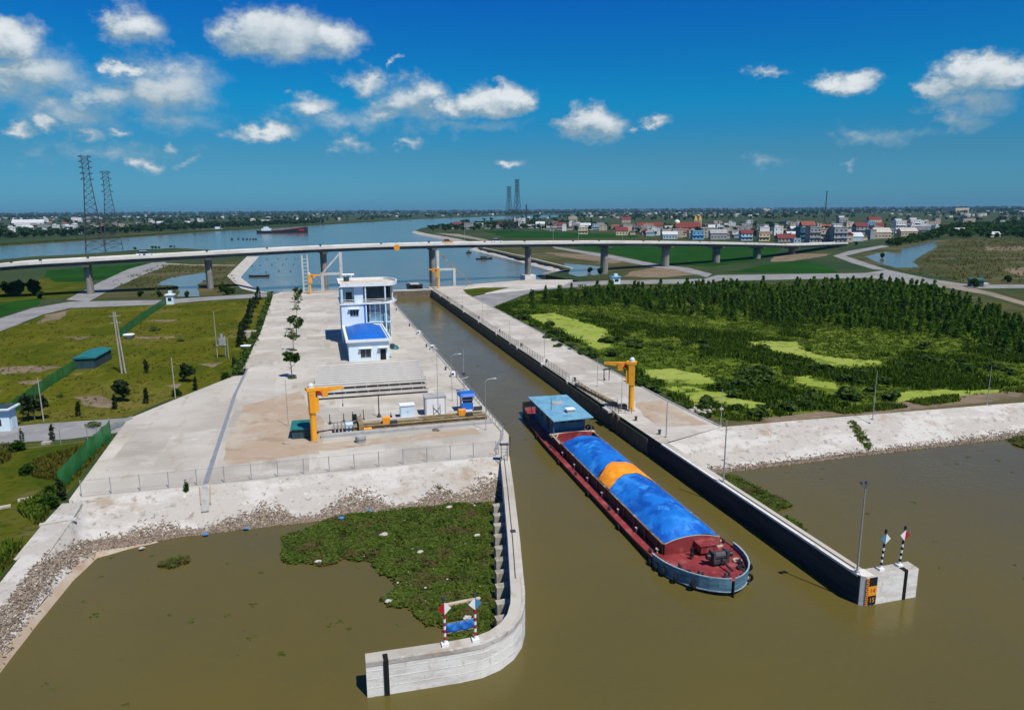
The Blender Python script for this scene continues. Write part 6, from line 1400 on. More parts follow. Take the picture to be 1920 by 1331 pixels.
# the nearest and most distinct houses, one by one
H(1307, 449, 20, 15, 12, 'v_blue', 'flat', 'r_pale', 'bright blue cube building in front of the church roof', 2)
H(1345, 449, 28, 11, 12, 'v_grey', 'gable', 'r_grey', 'long grey shed right of the bright blue cube', 1)
H(1255, 448, 26, 8, 10, 'v_paleblue', 'gable', 'r_pale', 'pale low shed with metal roof left of the blue cube', 1)
H(1398, 451, 20, 13, 10, 'v_paleblue', 'gable', 'r_red', 'light blue house with small red roof above the bridge', 2)
H(1430, 452, 18, 14, 10, 'v_cream', 'flat', 'r_dark', 'cream house with dark roof right of the light blue house', 2)
H(1472, 453, 30, 6, 12, 'v_grey', 'gable', 'r_red', 'low shed with dark red roof just above the bridge', 1)
H(1492, 455, 12, 6, 8, 'v_paleblue', 'flat', 'r_pale', 'small pale box shed right of the dark red roof', 1)
H(1505, 452, 18, 22, 14, 'v_teal', 'flat', 'r_dark', 'dark teal tall house beside a grey one near the bridge end', 3)
H(1523, 455, 18, 26, 14, 'v_grey', 'flat', 'r_concrete', 'tall blank grey house with white doorway near the bridge end', 3)
H(1512, 441, 22, 17, 14, 'v_beige', 'gable', 'r_tile', 'beige house with tiled gable behind the grey pair', 2)
H(1541, 455, 12, 22, 12, 'v_beige', 'flat', 'r_brown', 'narrow brown house between two grey houses', 3)
H(1570, 456, 22, 26, 14, 'v_grey', 'tower', 'r_concrete', 'grey three-storey house with arched balconies and rooftop room', 3)
H(1590, 454, 10, 13, 8, 'v_beige', 'gable', 'r_red', 'small house with a bright red roof beside the grey three-storey house', 1)
H(1577, 434, 14, 22, 12, 'v_grey', 'tower', 'r_pale', 'tall narrow house with pale rooftop room and tank', 3)
H(1588, 440, 8, 20, 8, 'v_cream', 'tank', 'r_pale', 'slim cream house with white rooftop tank', 3)
H(1611, 446, 19, 19, 12, 'v_grey', 'gable', 'r_red', 'grey house under a broad red hipped roof', 3)
H(1628, 440, 12, 20, 12, 'v_blue', 'flat', 'r_pale', 'blue sided tall house left of a red roof', 3)
H(1643, 437, 16, 12, 12, 'v_cream', 'gable', 'r_red', 'cream house with red roof beside the blue tall house', 2)
H(1638, 425, 20, 12, 12, 'v_cream', 'gable', 'r_red', 'house with wide red roof highest behind the blue tall house', 2)
H(1650, 447, 26, 10, 14, 'v_beige', 'gable', 'r_concrete', 'low sand coloured shed at the village edge by the pond', 1)
H(1663, 443, 14, 12, 10, 'v_grey', 'flat', 'r_concrete', 'small raw concrete house behind the sand coloured shed', 2)
H(1684, 437, 16, 19, 12, 'v_white', 'tower', 'r_pale', 'pale blue white house with rooftop room near the right trees', 3)
H(1700, 432, 9, 12, 10, 'v_beige', 'gable', 'r_red', 'small house with red roof between white houses near the right trees', 2)
H(1712, 430, 16, 15, 12, 'v_white', 'tower', 'r_pale', 'bright white house with rooftop tower near the right trees', 3)
H(1727, 428, 14, 12, 12, 'v_white', 'flat', 'r_pale', 'white flat roofed house right of the tower house', 2)
H(1745, 428, 22, 10, 12, 'v_beige', 'flat', 'r_concrete', 'beige house row at the edge of the dark trees', 2)
H(1755, 422, 8, 10, 10, 'v_beige', 'flat', 'r_brown', 'brown tall gable end left of the dark trees', 2)
H(1700, 443, 26, 8, 12, 'v_beige', 'gable', 'r_concrete', 'sandy low house above the pond bank', 1)
H(1812, 424, 18, 11, 14, 'v_beige', 'flat', 'r_concrete', 'beige block rising behind the right trees', 2)
H(1798, 440, 14, 6, 10, 'v_paleblue', 'gable', 'r_pale', 'pale shed roof in front of the right trees', 1)
H(1860, 444, 18, 4, 8, 'v_white', 'gable', 'r_pale', 'low pale boat shed before the right trees', 1)
H(1093, 439, 17, 12, 12, 'v_cream', 'tower', 'r_cream' if 'r_cream' in mt else 'r_concrete', 'cream villa with arched openings standing before the rice field', 2)
H(975, 421, 20, 11, 20, 'v_white', 'tank', 'r_pale', 'white industrial house at the foot of the distant pylons', 2)
H(1013, 428, 16, 8, 12, 'v_paleblue', 'gable', 'r_pale', 'pale blue gabled house right of the white industrial house', 1)
H(1052, 431, 16, 9, 12, 'v_grey', 'gable', 'r_red', 'house with dark red roof left of the cream villa', 2)
H(1074, 415, 16, 8, 14, 'v_cream', 'flat', 'r_concrete', 'cream block on the river side behind the dark red roof', 2)
H(858, 425, 15, 5, 12, 'v_grey', 'gable', 'r_red', 'red roofed house among trees on the river point', 1)
H(937, 428, 12, 7, 12, 'v_grey', 'gable', 'r_red', 'small red roofed house left of the distant pylons', 1)
H(1165, 441, 22, 8, 14, 'v_cream', 'gable', 'r_red', 'low house with red roof near the bridge parapet', 1)
H(1173, 424, 16, 12, 14, 'v_beige', 'gable', 'r_red', 'tall house with rosy roof at the left of the village', 2)
H(1217, 432, 46, 8, 16, 'v_grey', 'gable', 'r_red', 'long building with red roof left of the church', 1)
H(1210, 440, 14, 6, 12, 'v_grey', 'gable', 'r_tile', 'small tiled house below the long red roof', 1)
H(1122, 430, 22, 9, 12, 'v_paleblue', 'flat', 'r_pale', 'pale flat roofed house right of the cream villa', 2)
# church: long red roof, domed chancel, twin bell towers
p = at(1288, 434, ZG); s_ = (p - CAM).length / FPX; ch = empty('church', (p.x, p.y, ZG), R(-14), 'cream church with long red roof and twin bell towers in the village', 'church')
w_ = 52 * s_; m = MB(); m.box(-w_ * .45, w_ * .40, -6, 8, 0, 6.5); m.build('nave', mt['v_cream'], ch)
m = MB(); m.add([(-w_ * .48, -9, 5.6), (w_ * .45, -9, 5.6), (w_ * .45, 9, 5.6), (-w_ * .48, 9, 5.6), (-w_ * .40, 0, 13.5), (w_ * .42, 0, 13.5)], [(0, 1, 5, 4), (2, 3, 4, 5), (0, 4, 3), (1, 2, 5), (3, 2, 1, 0)]); m.build('roof', mt['r_red'], ch)
for x in (w_ * .33, w_ * .48):
    m = MB(); m.box(x - 2.2, x + 2.2, 5, 9.4, 0, 17); tw = m.build('bell_tower', mt['v_cream'], ch); m = MB(); m.loft([[(x - 2.2, 5, 17), (x + 2.2, 5, 17), (x + 2.2, 9.4, 17), (x - 2.2, 9.4, 17)], [(x - 1.1, 6.1, 22), (x + 1.1, 6.1, 22), (x + 1.1, 8.3, 22), (x - 1.1, 8.3, 22)]]); m.cyl((x, 7.2, 22), (x, 7.2, 24), .5, .1, 6); m.build('spire', mt['r_yellow'], tw)
    for z in (10.0, 13.5): m = MB(); m.box(x - .8, x + .8, 4.9, 4.99, z, z + 2.2); m.build('belfry_opening', mt['dark'], tw)
m = MB(); m.cyl((-w_ * .34, 2, 0), (-w_ * .34, 2, 13), 4.2, n=12); m.build('chancel', mt['r_yellow'], ch); m = MB(); m.loft([[(-w_ * .34 + 4.2 * math.cos(b) * math.cos(a), 2 + 4.2 * math.cos(b) * math.sin(a), 13 + 4.2 * math.sin(b)) for a in [R(30 * i) for i in range(12)]] for b in [R(q) for q in (0, 25, 50, 75, 88)]]); m.build('dome', mt['v_white'], ch)
m = MB(); m.box(-w_ * .2, w_ * .3, -9.5, -6, 0, 4); m.build('porch', mt['v_cream'], ch)
# ordinary houses: one of each kind, then copies
KINDS_ = [('grey flat roofed house in the village beyond the bridge', 6, 13, 8.5, 'v_grey', 'flat', 'r_concrete', 2), ('white flat roofed house in the village beyond the bridge', 6.5, 12, 8, 'v_white', 'tower', 'r_pale', 2), ('low house with brown tiled roof in the village beyond the bridge', 12, 8, 3.8, 'v_beige', 'gable', 'r_brown', 1), ('low house with grey sheet roof in the village beyond the bridge', 14, 9, 4, 'v_grey', 'gable', 'r_grey', 1),
          ('low house with red tiled roof in the village beyond the bridge', 12, 8, 4.5, 'v_cream', 'gable', 'r_tile', 1), ('low shed with pale sheet roof in the village beyond the bridge', 16, 10, 4, 'v_paleblue', 'gable', 'r_pale', 1), ('beige house with rooftop tank in the village beyond the bridge', 6, 12, 9.5, 'v_beige', 'tank', 'r_concrete', 3), ('dark roofed low house in the village beyond the bridge', 11, 9, 4.2, 'v_grey', 'gable', 'r_dark', 1)]
protos = []
for lb, w, d, h, wa, ro, rm_, s in KINDS_: protos.append((house((0, 0, ZG), w, d, h, 0, wa, ro, rm_, lb, s, group=lb.replace(' house ', ' houses ').replace(' shed ', ' sheds ')), max(w, d)))
placed = []
def try_place(x, y, r):
    for (a, b, c) in placed:
        if (a - x) ** 2 + (b - y) ** 2 < (c + r) ** 2 * .75: return False
    placed.append((x, y, r)); return True
for o in scene.objects:
    if o.get('category') in ('house', 'church') and o.location.length > 10: placed.append((o.location.x, o.location.y, 9 if o['category'] == 'house' else 24))
used = set()
def spread(n, px_poly, weights, tries=6000, gap=6.0, relabel=None):
    poly = np.array(px_poly, float); lo, hi = poly.min(0), poly.max(0); k = 0
    for _ in range(tries):
        if k >= n: break
        q = lo + nrng.random(2) * (hi - lo)
        if not inside(q[None], px_poly)[0]: continue
        p = at(q[0], q[1], ZG)
        if not try_place(p.x, p.y, gap): continue
        i = rng.choices(range(len(protos)), weights)[0]; r0 = protos[i][0]
        rz = R(-18) + rng.choice((0, 90, 180, -90)) * math.pi / 180 + rng.uniform(-.15, .15)
        if i not in used and relabel is None: o = r0; o.location = (p.x, p.y, ZG); o.rotation_euler = (0, 0, rz); used.add(i)
        else: o = copy_tree(r0, None, location=(p.x, p.y, ZG), rotation_euler=(0, 0, rz))
        sc = rng.uniform(.85, 1.2); o.scale = (sc, sc, rng.uniform(.85, 1.25))
        if relabel: o['label'] = r0['label'].replace('in the village beyond the bridge', relabel); o['group'] = r0['group'].replace('in the village beyond the bridge', relabel)
        k += 1
spread(112, [(1150, 428), (1240, 424), (1400, 421), (1480, 426), (1600, 424), (1640, 430), (1665, 447), (1600, 455), (1480, 451), (1330, 448), (1200, 444), (1140, 436)], [5, 3, 4, 4, 3, 3, 3, 4])
spread(22, [(960, 423), (1060, 420), (1150, 426), (1130, 436), (1040, 433), (960, 431)], [2, 2, 4, 4, 3, 4, 1, 3], gap=9)
spread(6, [(815, 425), (880, 421), (950, 424), (940, 430), (850, 431)], [1, 0, 4, 3, 2, 2, 0, 4], gap=12)
spread(8, [(1690, 434), (1730, 428), (1760, 426), (1750, 436), (1700, 444)], [3, 4, 2, 3, 1, 3, 2, 1], gap=8)
spread(46, [(0, 418), (160, 416), (400, 412), (400, 420), (300, 432), (130, 440), (0, 444)], [3, 5, 2, 3, 4, 6, 3, 1], gap=24, relabel='on the far left river bank')
H(55, 424, 42, 5, 24, 'v_white', 'gable', 'r_pale', 'very long white shed on the far left river bank', 1, rz=5)
H(145, 417, 14, 7, 20, 'v_white', 'flat', 'r_pale', 'white block on the far left river bank behind the pylons', 2, rz=5)
H(475, 421, 9, 8, 12, 'v_cream', 'tower', 'r_concrete', 'lone cream tower house on the far bank above the cargo ship', 2, rz=0)
H(505, 419, 26, 3, 14, 'v_beige', 'gable', 'r_pale', 'low pale shed on the far bank right of the cream tower house', 1, rz=0)
H(1435, 397.5, 14, 5, 30, 'v_cream', 'tower', 'r_concrete', 'pale church like building far off on the plain', 2, rz=0)
H(1795, 399, 26, 7, 60, 'v_cream', 'flat', 'r_concrete', 'large pale block far off near the right horizon', 2, rz=0)
# far towns to the horizon: past counting
def boxes(P, S, RZ):
    V = np.array([(-.5, -.5, 0), (.5, -.5, 0), (.5, .5, 0), (-.5, .5, 0), (-.5, -.5, 1), (.5, -.5, 1), (.5, .5, 1), (-.5, .5, 1)], float); F = np.array([(4, 5, 6, 7), (0, 1, 5, 4), (1, 2, 6, 5), (2, 3, 7, 6), (3, 0, 4, 7)])
    return scatter_arrays([(V, F)], P, S, RZ)
def plain_points(n, px_lo, px_hi, d0, d1, power=1.0):
    """points on the far plain inside the view, by distance"""
    d = d0 * (d1 / d0) ** (nrng.random(n) ** power); px = px_lo + nrng.random(n) * (px_hi - px_lo)
    az = np.arctan((px - PW / 2) / (FPX / math.cos(PITCH))) + YAW
    return np.stack([d * np.sin(az), d * np.cos(az), np.full(n, ZG)], 1)
riv = land_river
def dry(P): return P[~inside(P, riv) & ~inside(P, land_canal)]
mt['far_house'] = M('far_house', (.46, .46, .45), .9, .1, island=(.12, .11, .11))
P = dry(plain_points(1150, -100, 2020, 2600, 14000)); cl_ = np.array([mnoise.noise(Vector((x * .0011, y * .0011, 3.0))) for x, y, z in P]); P = P[cl_ > .02]
keep = ~((P[:, 0] > 200) & (P[:, 1] < 1500)); P = P[keep]
S = np.stack([nrng.uniform(8, 22, len(P)), nrng.uniform(8, 16, len(P)), nrng.uniform(4, 11, len(P))], 1)
V, F = boxes(P, S, nrng.uniform(0, 3.1, len(P)))
stuff(place('far_town', fast_mesh('far_town', V, F, mt['far_house'])), 'pale far off town houses scattered to the horizon', 'town')

# ---- guard posts and huts
t = empty('gatehouse', (*at(1, 809, ZG).to_2d(), ZG), R(-6), 'white gatehouse with wide flat roof at the left edge of the entrance road', 'gatehouse')
m = MB(); m.box(-2.2, 1.5, 0, 2.2, 0, 2.5, 0); m.box(-2.2, 1.5, 0, 2.2, 2.5, 3.5, 1); m.build('wall', [mt['white_wall'], mt['blue_wall']], t); m = MB(); m.box(-2.8, 2.0, -.7, 2.8, 3.5, 3.75); m.build('roof', mt['trim'], t); m = MB(); m.box(-2.5, 1.7, -.4, 2.5, 3.75, 3.82); m.build('roof_sheet', mt['shed_side'], t); m = MB(); m.box(-.9, .3, -.05, 0, .9, 2.0); m.build('window', mt['glass'], t); m = MB(); m.box(1.5, 1.54, .5, 1.6, .3, 2.3); m.build('side_door', mt['cabinet'], t)
def guard_post(px, py, h, w, label, roof='v_blue'):
    p = at(px, py, ZG); t = empty('guard_post', (p.x, p.y, ZG), R(-4), label, 'guard post')
    m = MB(); m.box(-w / 2, w / 2, 0, w, 0, h * .66); m.build('wall', mt['white_wall'], t); m = MB(); m.box(-w / 2 - .35, w / 2 + .35, -.35, w + .35, h * .66, h * .75); m.build('roof', mt[roof], t); m = MB(); m.box(-w * .2, w * .25, w * .3, w * .8, h * .75, h); m.build('roof_tank', mt['cabinet'], t); m = MB(); m.box(-w * .25, w * .25, -.04, 0, h * .25, h * .5); m.build('window', mt['glass'], t)
guard_post(319, 571, 5.0, 2.5, 'small white guard post with blue roof at the top of the dark green net', 'trim')
guard_post(1156, 533, 4.6, 3.6, 'small blue roofed guard post by the right road under the bridge', 'v_blue')
p = at(1833, 538, ZG); t = empty('field_hut', (p.x, p.y, ZG), R(-25), 'dark teal hut under a tree on the right scrub flat', 'hut'); m = MB(); m.box(-2.6, 2.2, 0, 3.5, 0, 2.6); m.build('wall', mt['shed_side'], t); m = MB(); m.box(-2.9, 2.5, -.4, 3.8, 2.6, 3.4); m.build('roof', mt['v_teal'], t); m = MB(); m.box(2.3, 4.3, -.2, 2.4, 1.3, 1.5); m.build('awning', mt['white_paint'], t)
t = empty('site_shed', (-50.1, 176.6, ZG), R(-4), 'long teal tarpaulin covered shed lying across the net fence', 'shed')
m = MB(); m.box(-2.1, 2.1, -5.2, 5.6, 0, 2.3); m.build('wall', mt['shed_side'], t); m = MB(); m.loft([[(-2.35, y, 2.3), (2.35, y, 2.3), (2.2, y, 2.55), (0, y, 2.85), (-2.2, y, 2.55)] for y in (-5.5, -2, 2, 5.9)]); m.build('roof', mt['shed_teal'], t)
for y in np.arange(-4.8, 5.6, 1.05): m = MB(); m.box(2.1, 2.16, y - .05, y + .05, .05, 2.25); m.build('wall_rib', mt['dark_steel'], t)
m = MB(); m.cyl((0, 0, 0), (0, 0, 1.0), .65, .9, 12); m.cyl((0, 0, 1.0), (0, 0, 1.12), 1.5, 1.4, 14); tag(m.build('garden_table', mt['trim'], None, loc=at(242, 634, ZG)), 'round white table right of the dark green net', 'table')
m = MB(); m.cyl((0, 0, 0), (0, 0, 1.6), .35, .25, 10); m.cyl((0, 0, 1.6), (0, 0, 2.0), .9, 1.3, 12); tag(m.build('garden_basin', mt['trim'], None, loc=at(462, 663, ZG)), 'white pedestal basin beside the wharf hedge', 'basin')
m = MB(); m.cbox(0, 0, 0, 3.2, 2.2, 1.7); tag(m.build('pump_hut', mt['stone'], None, loc=at(470, 632, ZG)), 'small white hut beside the wharf hedge', 'hut')
m = MB(); m.cbox(0, 0, 0, 1.2, .9, .35); tag(m.build('manhole', mt['stone'], None, loc=at(88, 832, ZG)), 'small pale concrete block beside the entrance road', 'block')
for px, py, lb in ((85, 875, 'pale flat stone lying in the lower meadow'), (48, 937, 'pale flat stone near the lower left bank'), (6, 952, 'white slab at the left edge of the lower meadow')):
    m = MB(); m.cbox(0, 0, 0, 1.5, .7, .2, .3); tag(m.build('flat_stone', mt['stone'], None, loc=at(px, py, ZG)), lb, 'stone')
t = empty('rock_heap', at(1316, 773, ZG), 0, 'heap of pale broken rock behind the right wharf kerb', 'rock heap')
rk = []
for i in range(26):
    b = bmesh.new(); bmesh.ops.create_icosphere(b, subdivisions=1, radius=rng.uniform(.25, .6))
    for v in b.verts: v.co *= rng.uniform(.75, 1.2)
    me = bpy.data.meshes.new('rock'); b.to_mesh(me); b.free(); me.materials.append(mt['stone']); place('rock', me, t, (rng.gauss(0, 1.1), rng.gauss(0, .8), rng.uniform(.1, .4)))

# ================================================================== VEGETATION
def leaf_quads(n, shape, size, flat=.35):
    """n leaf clumps as small quads spread through a crown volume; shape(r3)->centres"""
    c = shape(n); a = nrng.normal(size=(n, 3)); a /= np.linalg.norm(a, axis=1)[:, None]; a[:, 2] *= flat
    b = np.cross(a, nrng.normal(size=(n, 3))); b /= np.linalg.norm(b, axis=1)[:, None] + 1e-9; a /= np.linalg.norm(a, axis=1)[:, None] + 1e-9
    s = size * nrng.uniform(.6, 1.35, (n, 1)); u, v = a * s, b * s * .8
    V = np.stack([c - u - v * .6, c + u * .9 - v, c + u + v * .7, c - u * .8 + v], 1).reshape(-1, 3); return V, np.arange(4 * n).reshape(-1, 4)
def sh_ball(rx, ry, rz, cz, lumps=7, seed=0):
    g = np.random.default_rng(seed); L = g.normal(size=(lumps, 3)); L /= np.linalg.norm(L, axis=1)[:, None]; L *= g.uniform(.35, .75, (lumps, 1)); Rr = g.uniform(.35, .6, lumps)
    def f(n):
        k = nrng.integers(0, lumps, n); d = nrng.normal(size=(n, 3)); d /= np.linalg.norm(d, axis=1)[:, None]
        return (L[k] + d * (Rr[k] * nrng.uniform(.55, 1.05, n))[:, None]) * np.array([rx, ry, rz]) + np.array([0, 0, cz])
    return f
def sh_cone(r, z0, z1, p=.9):
    def f(n):
        t = nrng.random(n) ** 1.5; a = nrng.random(n) * 6.283; q = r * (1 - t) ** p * (.45 + .6 * nrng.random(n) ** .5) * (1 + .25 * np.sin(a * 3 + t * 9)) + .05
        return np.stack([q * np.cos(a), q * np.sin(a), z0 + (z1 - z0) * t - .10 * q], 1)
    return f
def crown(name, n, shape, size, mat): V, F = leaf_quads(n, shape, size); return fast_mesh(name, V, F, mt[mat])
def trunk(h, r, limbs=5, spread_=1.0, top=.9, mat='bark'):
    m = MB(); m.cyl((0, 0, -.1), (.04 * h, .02 * h, h * .55), r, r * .7, 7); m.cyl((.04 * h, .02 * h, h * .55), (.02 * h, 0, h * top), r * .7, r * .25, 6)
    for i in range(limbs): a = i * 2.4; z = h * (.45 + .08 * i); m.cyl((.03 * h, .01 * h, z), (math.cos(a) * spread_, math.sin(a) * spread_, z + spread_ * .7), r * .45, r * .12, 5)
    return m.mesh('trunk', mt[mat])
def tree(loc, cm, tm_, label, cat='tree', group=None, sc=1.0, rz=None, name='tree', tname='trunk'):
    t = empty(name, loc, rng.random() * 6.28 if rz is None else rz, label, cat, group, scale=sc); place(tname, tm_, t); place('crown', cm, t); return t
# the row of young trees down the left wharf
cA = crown('crown', 420, sh_ball(1.75, 1.75, 1.15, 4.3, 7, 2), .26, 'leaf_dark'); cB = crown('crown', 150, sh_ball(1.5, 1.6, 1.7, 3.6, 6, 5), .20, 'leaf_light'); cC = crown('crown', 90, sh_ball(1.6, 1.4, 1.5, 3.2, 6, 8), .17, 'leaf_light'); cD = crown('crown', 330, sh_ball(1.5, 1.6, 1.5, 3.7, 7, 9), .27, 'leaf_mid')
tA = trunk(4.4, .13, 5, .9); tB = trunk(4.6, .09, 7, 1.1, 1.0)
for (px, py, c_, tr, sc, lb) in ((548, 709, cA, tA, 1.0, 'young round headed tree nearest the drone in the wharf row'), (550, 657, cB, tB, 1.05, 'sparse young tree second in the wharf row'), (556, 632, cD, tA, 1.12, 'dense green young tree third in the wharf row'), (545, 618, cA, tB, .62, 'small dark young tree left of the dense one in the wharf row'), (556, 596, cC, tB, 1.0, 'thin bare young tree fourth in the wharf row'), (559, 580, cB, tB, 1.15, 'leafy yellow young tree fifth in the wharf row'), (559, 568, cD, tB, 1.1, 'farthest bright young tree in the wharf row')):
    p = at(px, py, ZW); tree((p.x, p.y, ZW), c_, tr, lb, sc=sc, name='young_tree')
    m = MB(); m.cyl((0, 0, 0), (0, 0, .14), .95, .9, 12); o = m.build('tree_bed', mt['rough_grass'], None, loc=(p.x, p.y, ZW)); tag(o, 'round grassy bed under the ' + lb.replace(' in the wharf row', '').replace(' nearest the drone', ''), 'tree bed')
# meadow: small conifers and shrubs
cS = [crown('crown', 240, sh_ball(.62, .62, 1.55, 1.55, 9, 91), .17, 'leaf_black'), crown('crown', 260, sh_ball(.5, .55, 1.4, 1.35, 9, 92), .15, 'leaf_dark')]; cR = [crown('crown', 260, sh_ball(1.3, 1.3, 1.2, 1.8, 6, 21), .24, 'leaf_black'), crown('crown', 260, sh_ball(1.2, 1.2, .9, 1.0, 6, 22), .2, 'leaf_dark'), crown('crown', 200, sh_ball(1.1, 1.1, .6, .5, 6, 23), .2, 'leaf_light')]
tS = trunk(2.2, .06, 2, .3)
for (px, py, k, i, sc, lb) in ((66, 788, 'R', 0, 1.6, 'dark bushy tree left of the stayed timber pole'), (147, 781, 'S', 0, .85, 'small dark conifer above the entrance road'), (230, 752, 'R', 0, 1.45, 'dark bushy tree at the meadow edge by the bare patch'), (217, 767, 'S', 0, .85, 'narrow dark conifer left of the bushy meadow tree'), (274, 757, 'S', 0, .95, 'narrow dark conifer right of the bare patch'), (274, 700, 'S', 0, 1.0, 'dark conifer shrub in the middle of the meadow'), (352, 716, 'R', 0, 1.3, 'dark spreading shrub near the apron edge'), (368, 732, 'S', 0, .85, 'small conifer beside the dark spreading shrub'), (440, 688, 'S', 1, .95, 'slim conifer near the hedge by the drain'), (340, 640, 'R', 2, .9, 'low round shrub high in the meadow'), (290, 620, 'R', 2, 1.3, 'low leafy shrub beside the dark green net'), (333, 742, 'R', 1, .8, 'dark shrub at the foot of the weathered pole'), (425, 712, 'R', 1, .9, 'dark shrub by the lower hedge'), (112, 745, 'R', 2, .6, 'small light shrub left of the bare patch'), (178, 800, 'R', 2, .95, 'bright shrub growing beside the entrance road'), (100, 826, 'S', 0, .8, 'dark small conifer at the fence below the entrance road'), (41, 828, 'S', 1, .7, 'slim small conifer at the fence near the gatehouse'), (97, 930, 'R', 1, .8, 'dark shrub at the lower end of the bright green net'), (118, 938, 'S', 0, .9, 'dark conifer at the lower end of the bright green net'), (90, 955, 'R', 1, 1.0, 'dark shrub beside the bank path'), (350, 924, 'S', 1, .6, 'small green shrub growing through the front fence'), (32, 846, 'R', 1, .9, 'dark low shrub in the lower meadow'), (50, 890, 'R', 1, .8, 'dark low shrub farther down the lower meadow')):
    p = at(px, py, ZG); tree((p.x, p.y, ZG), (cS if k == 'S' else cR)[i], tS, lb, 'shrub' if k == 'R' else 'conifer', sc=sc, name='conifer' if k == 'S' else 'shrub', tname='stem')
# hedge along the wharf, cypress row behind it
hd = empty('hedge', (0, 0, 0), 0, 'clipped green hedge running along the left edge of the wharf', 'hedge')
ln = [(-17.4, 152), (-17.2, 210), (-18.7, 304)]; cc = []
for i in range(2600): t_ = rng.random(); k = t_ * 2; j = min(1, int(k)); a, b = Vector(ln[j]), Vector(ln[j + 1]); q = a.lerp(b, k - j); cc.append((q.x + rng.gauss(0, .42), q.y, ZG + .15 + rng.random() * 1.5))
cc = np.array(cc); V, F = leaf_quads(len(cc), lambda n: cc, .34); place('leaves', fast_mesh('leaves', V, F, mt['leaf_mid']), hd)
cH = crown('crown', 300, sh_cone(.95, .1, 4.2, .6), .2, 'leaf_black')
ORD = ('first', 'second', 'third', 'fourth', 'fifth', 'sixth', 'seventh', 'eighth', 'ninth', 'tenth', 'last')
for k, (px, py) in enumerate(((452, 650), (456, 640), (460, 628), (464, 616), (468, 606), (470, 596), (473, 586), (478, 578), (483, 570), (487, 562), (472, 578))):
    p = at(px - 2, py, ZG); tree((p.x, p.y, ZG), cH, tS, f'{ORD[k]} dark cypress from the drone in the row behind the wharf hedge', 'cypress', 'cypresses behind the wharf hedge', sc=rng.uniform(.8, 1.25), name='cypress')
# plantation of young conifers on the right: the 290 nearest singly, the rest together
plant_px = [(958, 575), (1040, 557), (1120, 551), (1300, 546), (1500, 541), (1690, 537), (1790, 562), (1920, 612), (2080, 670), (2060, 690), (1920, 678), (1800, 642), (1640, 622), (1500, 610), (1360, 602), (1280, 592), (1180, 582), (1080, 580), (1000, 584)]
pp = [tuple(q) for q in pts(plant_px, ZG)]
d1 = Vector((.25, 1)).normalized(); d2 = Vector((d1.y, -d1.x)); grid = []
for i in range(-40, 90):
    for j in range(-5, 110):
        q = d2 * (i * 5.4) + d1 * (j * 4.5) + Vector((60, 120)); grid.append((q.x + rng.gauss(0, .45), q.y + rng.gauss(0, .5)))
G_ = np.array(grid); G_ = G_[inside(G_, pp)]; dens_ = np.array([mnoise.noise(Vector((x * .03, y * .03, 8))) for x, y in G_]); G_ = G_[(dens_ > -.38) | (nrng.random(len(G_)) < .25)]
left_thin = (at(1200, 560, 0).x); keepL = np.ones(len(G_), bool)
for i, (x, y) in enumerate(G_):
    if x < 150 and nrng.random() < .52 * (150 - x) / 60: keepL[i] = False
G_ = G_[keepL]; G_ = G_[np.argsort(np.hypot(G_[:, 0], G_[:, 1]))]
cP = [crown('crown', 270, sh_cone(1.25 + .1 * i, .3, 5.2 + .2 * i, .85) if i % 2 == 0 else sh_ball(1.25, 1.2, 2.5, 2.6, 10, 95 + i), .30, ('leaf_fir', 'leaf_fir', 'leaf_fir', 'leaf_mid', 'leaf_fir')[i]) for i in range(5)]; tP = trunk(4.6, .09, 3, .5)
for i, (x, y) in enumerate(G_[:290]):
    tree((x, y, ZG), cP[rng.randrange(5)], tP, 'dark young conifer in the plantation rows on the right', 'conifer', 'young conifers in the plantation', sc=rng.uniform(.50, 1.02), name='plantation_tree')
rest = G_[290:]
if len(rest):
    tm = [leaf_quads(90, sh_cone(1.45, .2, 5.3, .85), .5) for _ in range(4)]; n = len(rest); s = nrng.uniform(.62, 1.12, n)
    V, F = scatter_arrays(tm, np.column_stack([rest, np.full(n, ZG)]), np.stack([s, s, s], 1), nrng.random(n) * 6.28)
    stuff(place('far_plantation', fast_mesh('far_plantation', V, F, mt['leaf_fir'])), 'dark young conifers in the far rows of the plantation', 'plantation')
print('plantation', len(G_))
# marsh: reeds and sedge round the duckweed
def blades(n, h, sp_, w):
    V = []; 
    for i in range(n):
        a = rng.random() * 6.28; r = rng.random() ** .5 * sp_; x, y = r * math.cos(a), r * math.sin(a); b = rng.random() * 6.28; hh = h * rng.uniform(.6, 1.1); lx, ly = math.cos(b) * hh * .35, math.sin(b) * hh * .35; wx, wy = -math.sin(b) * w, math.cos(b) * w
        V += [(x - wx, y - wy, 0), (x + wx, y + wy, 0), (x + lx + wx * .7, y + ly + wy * .7, hh), (x + lx - wx * .7, y + ly - wy * .7, hh * .96)]
    return np.array(V, float), np.arange(4 * n).reshape(-1, 4)
marsh_w = [tuple(q) for q in pts(marsh_px, ZG)]; duck_w = [[tuple(q) for q in pts(d, ZG)] for d in DUCK]
def marsh_pts(n, f, zmin=0):
    P = fill_poly(marsh_w, n); v = np.array([f(x, y) for x, y in P]); P = P[v]
    for d in duck_w:
        for s_ in (0, 1.5, 3.0, 4.5): P = P[~inside(P + np.array([s_ * .27, s_]), d)] if s_ < 3.1 or len(d) > 8 else P
    return P
tall = [blades(12, .78, .85, .13) for _ in range(6)]; short_ = [blades(10, .30, .8, .15) for _ in range(6)]
P = marsh_pts(26000, lambda x, y: mnoise.noise(Vector((x * .045, y * .03, 2))) + .5 * mnoise.noise(Vector((x * .15, y * .12, 5))) > .04); n = len(P)
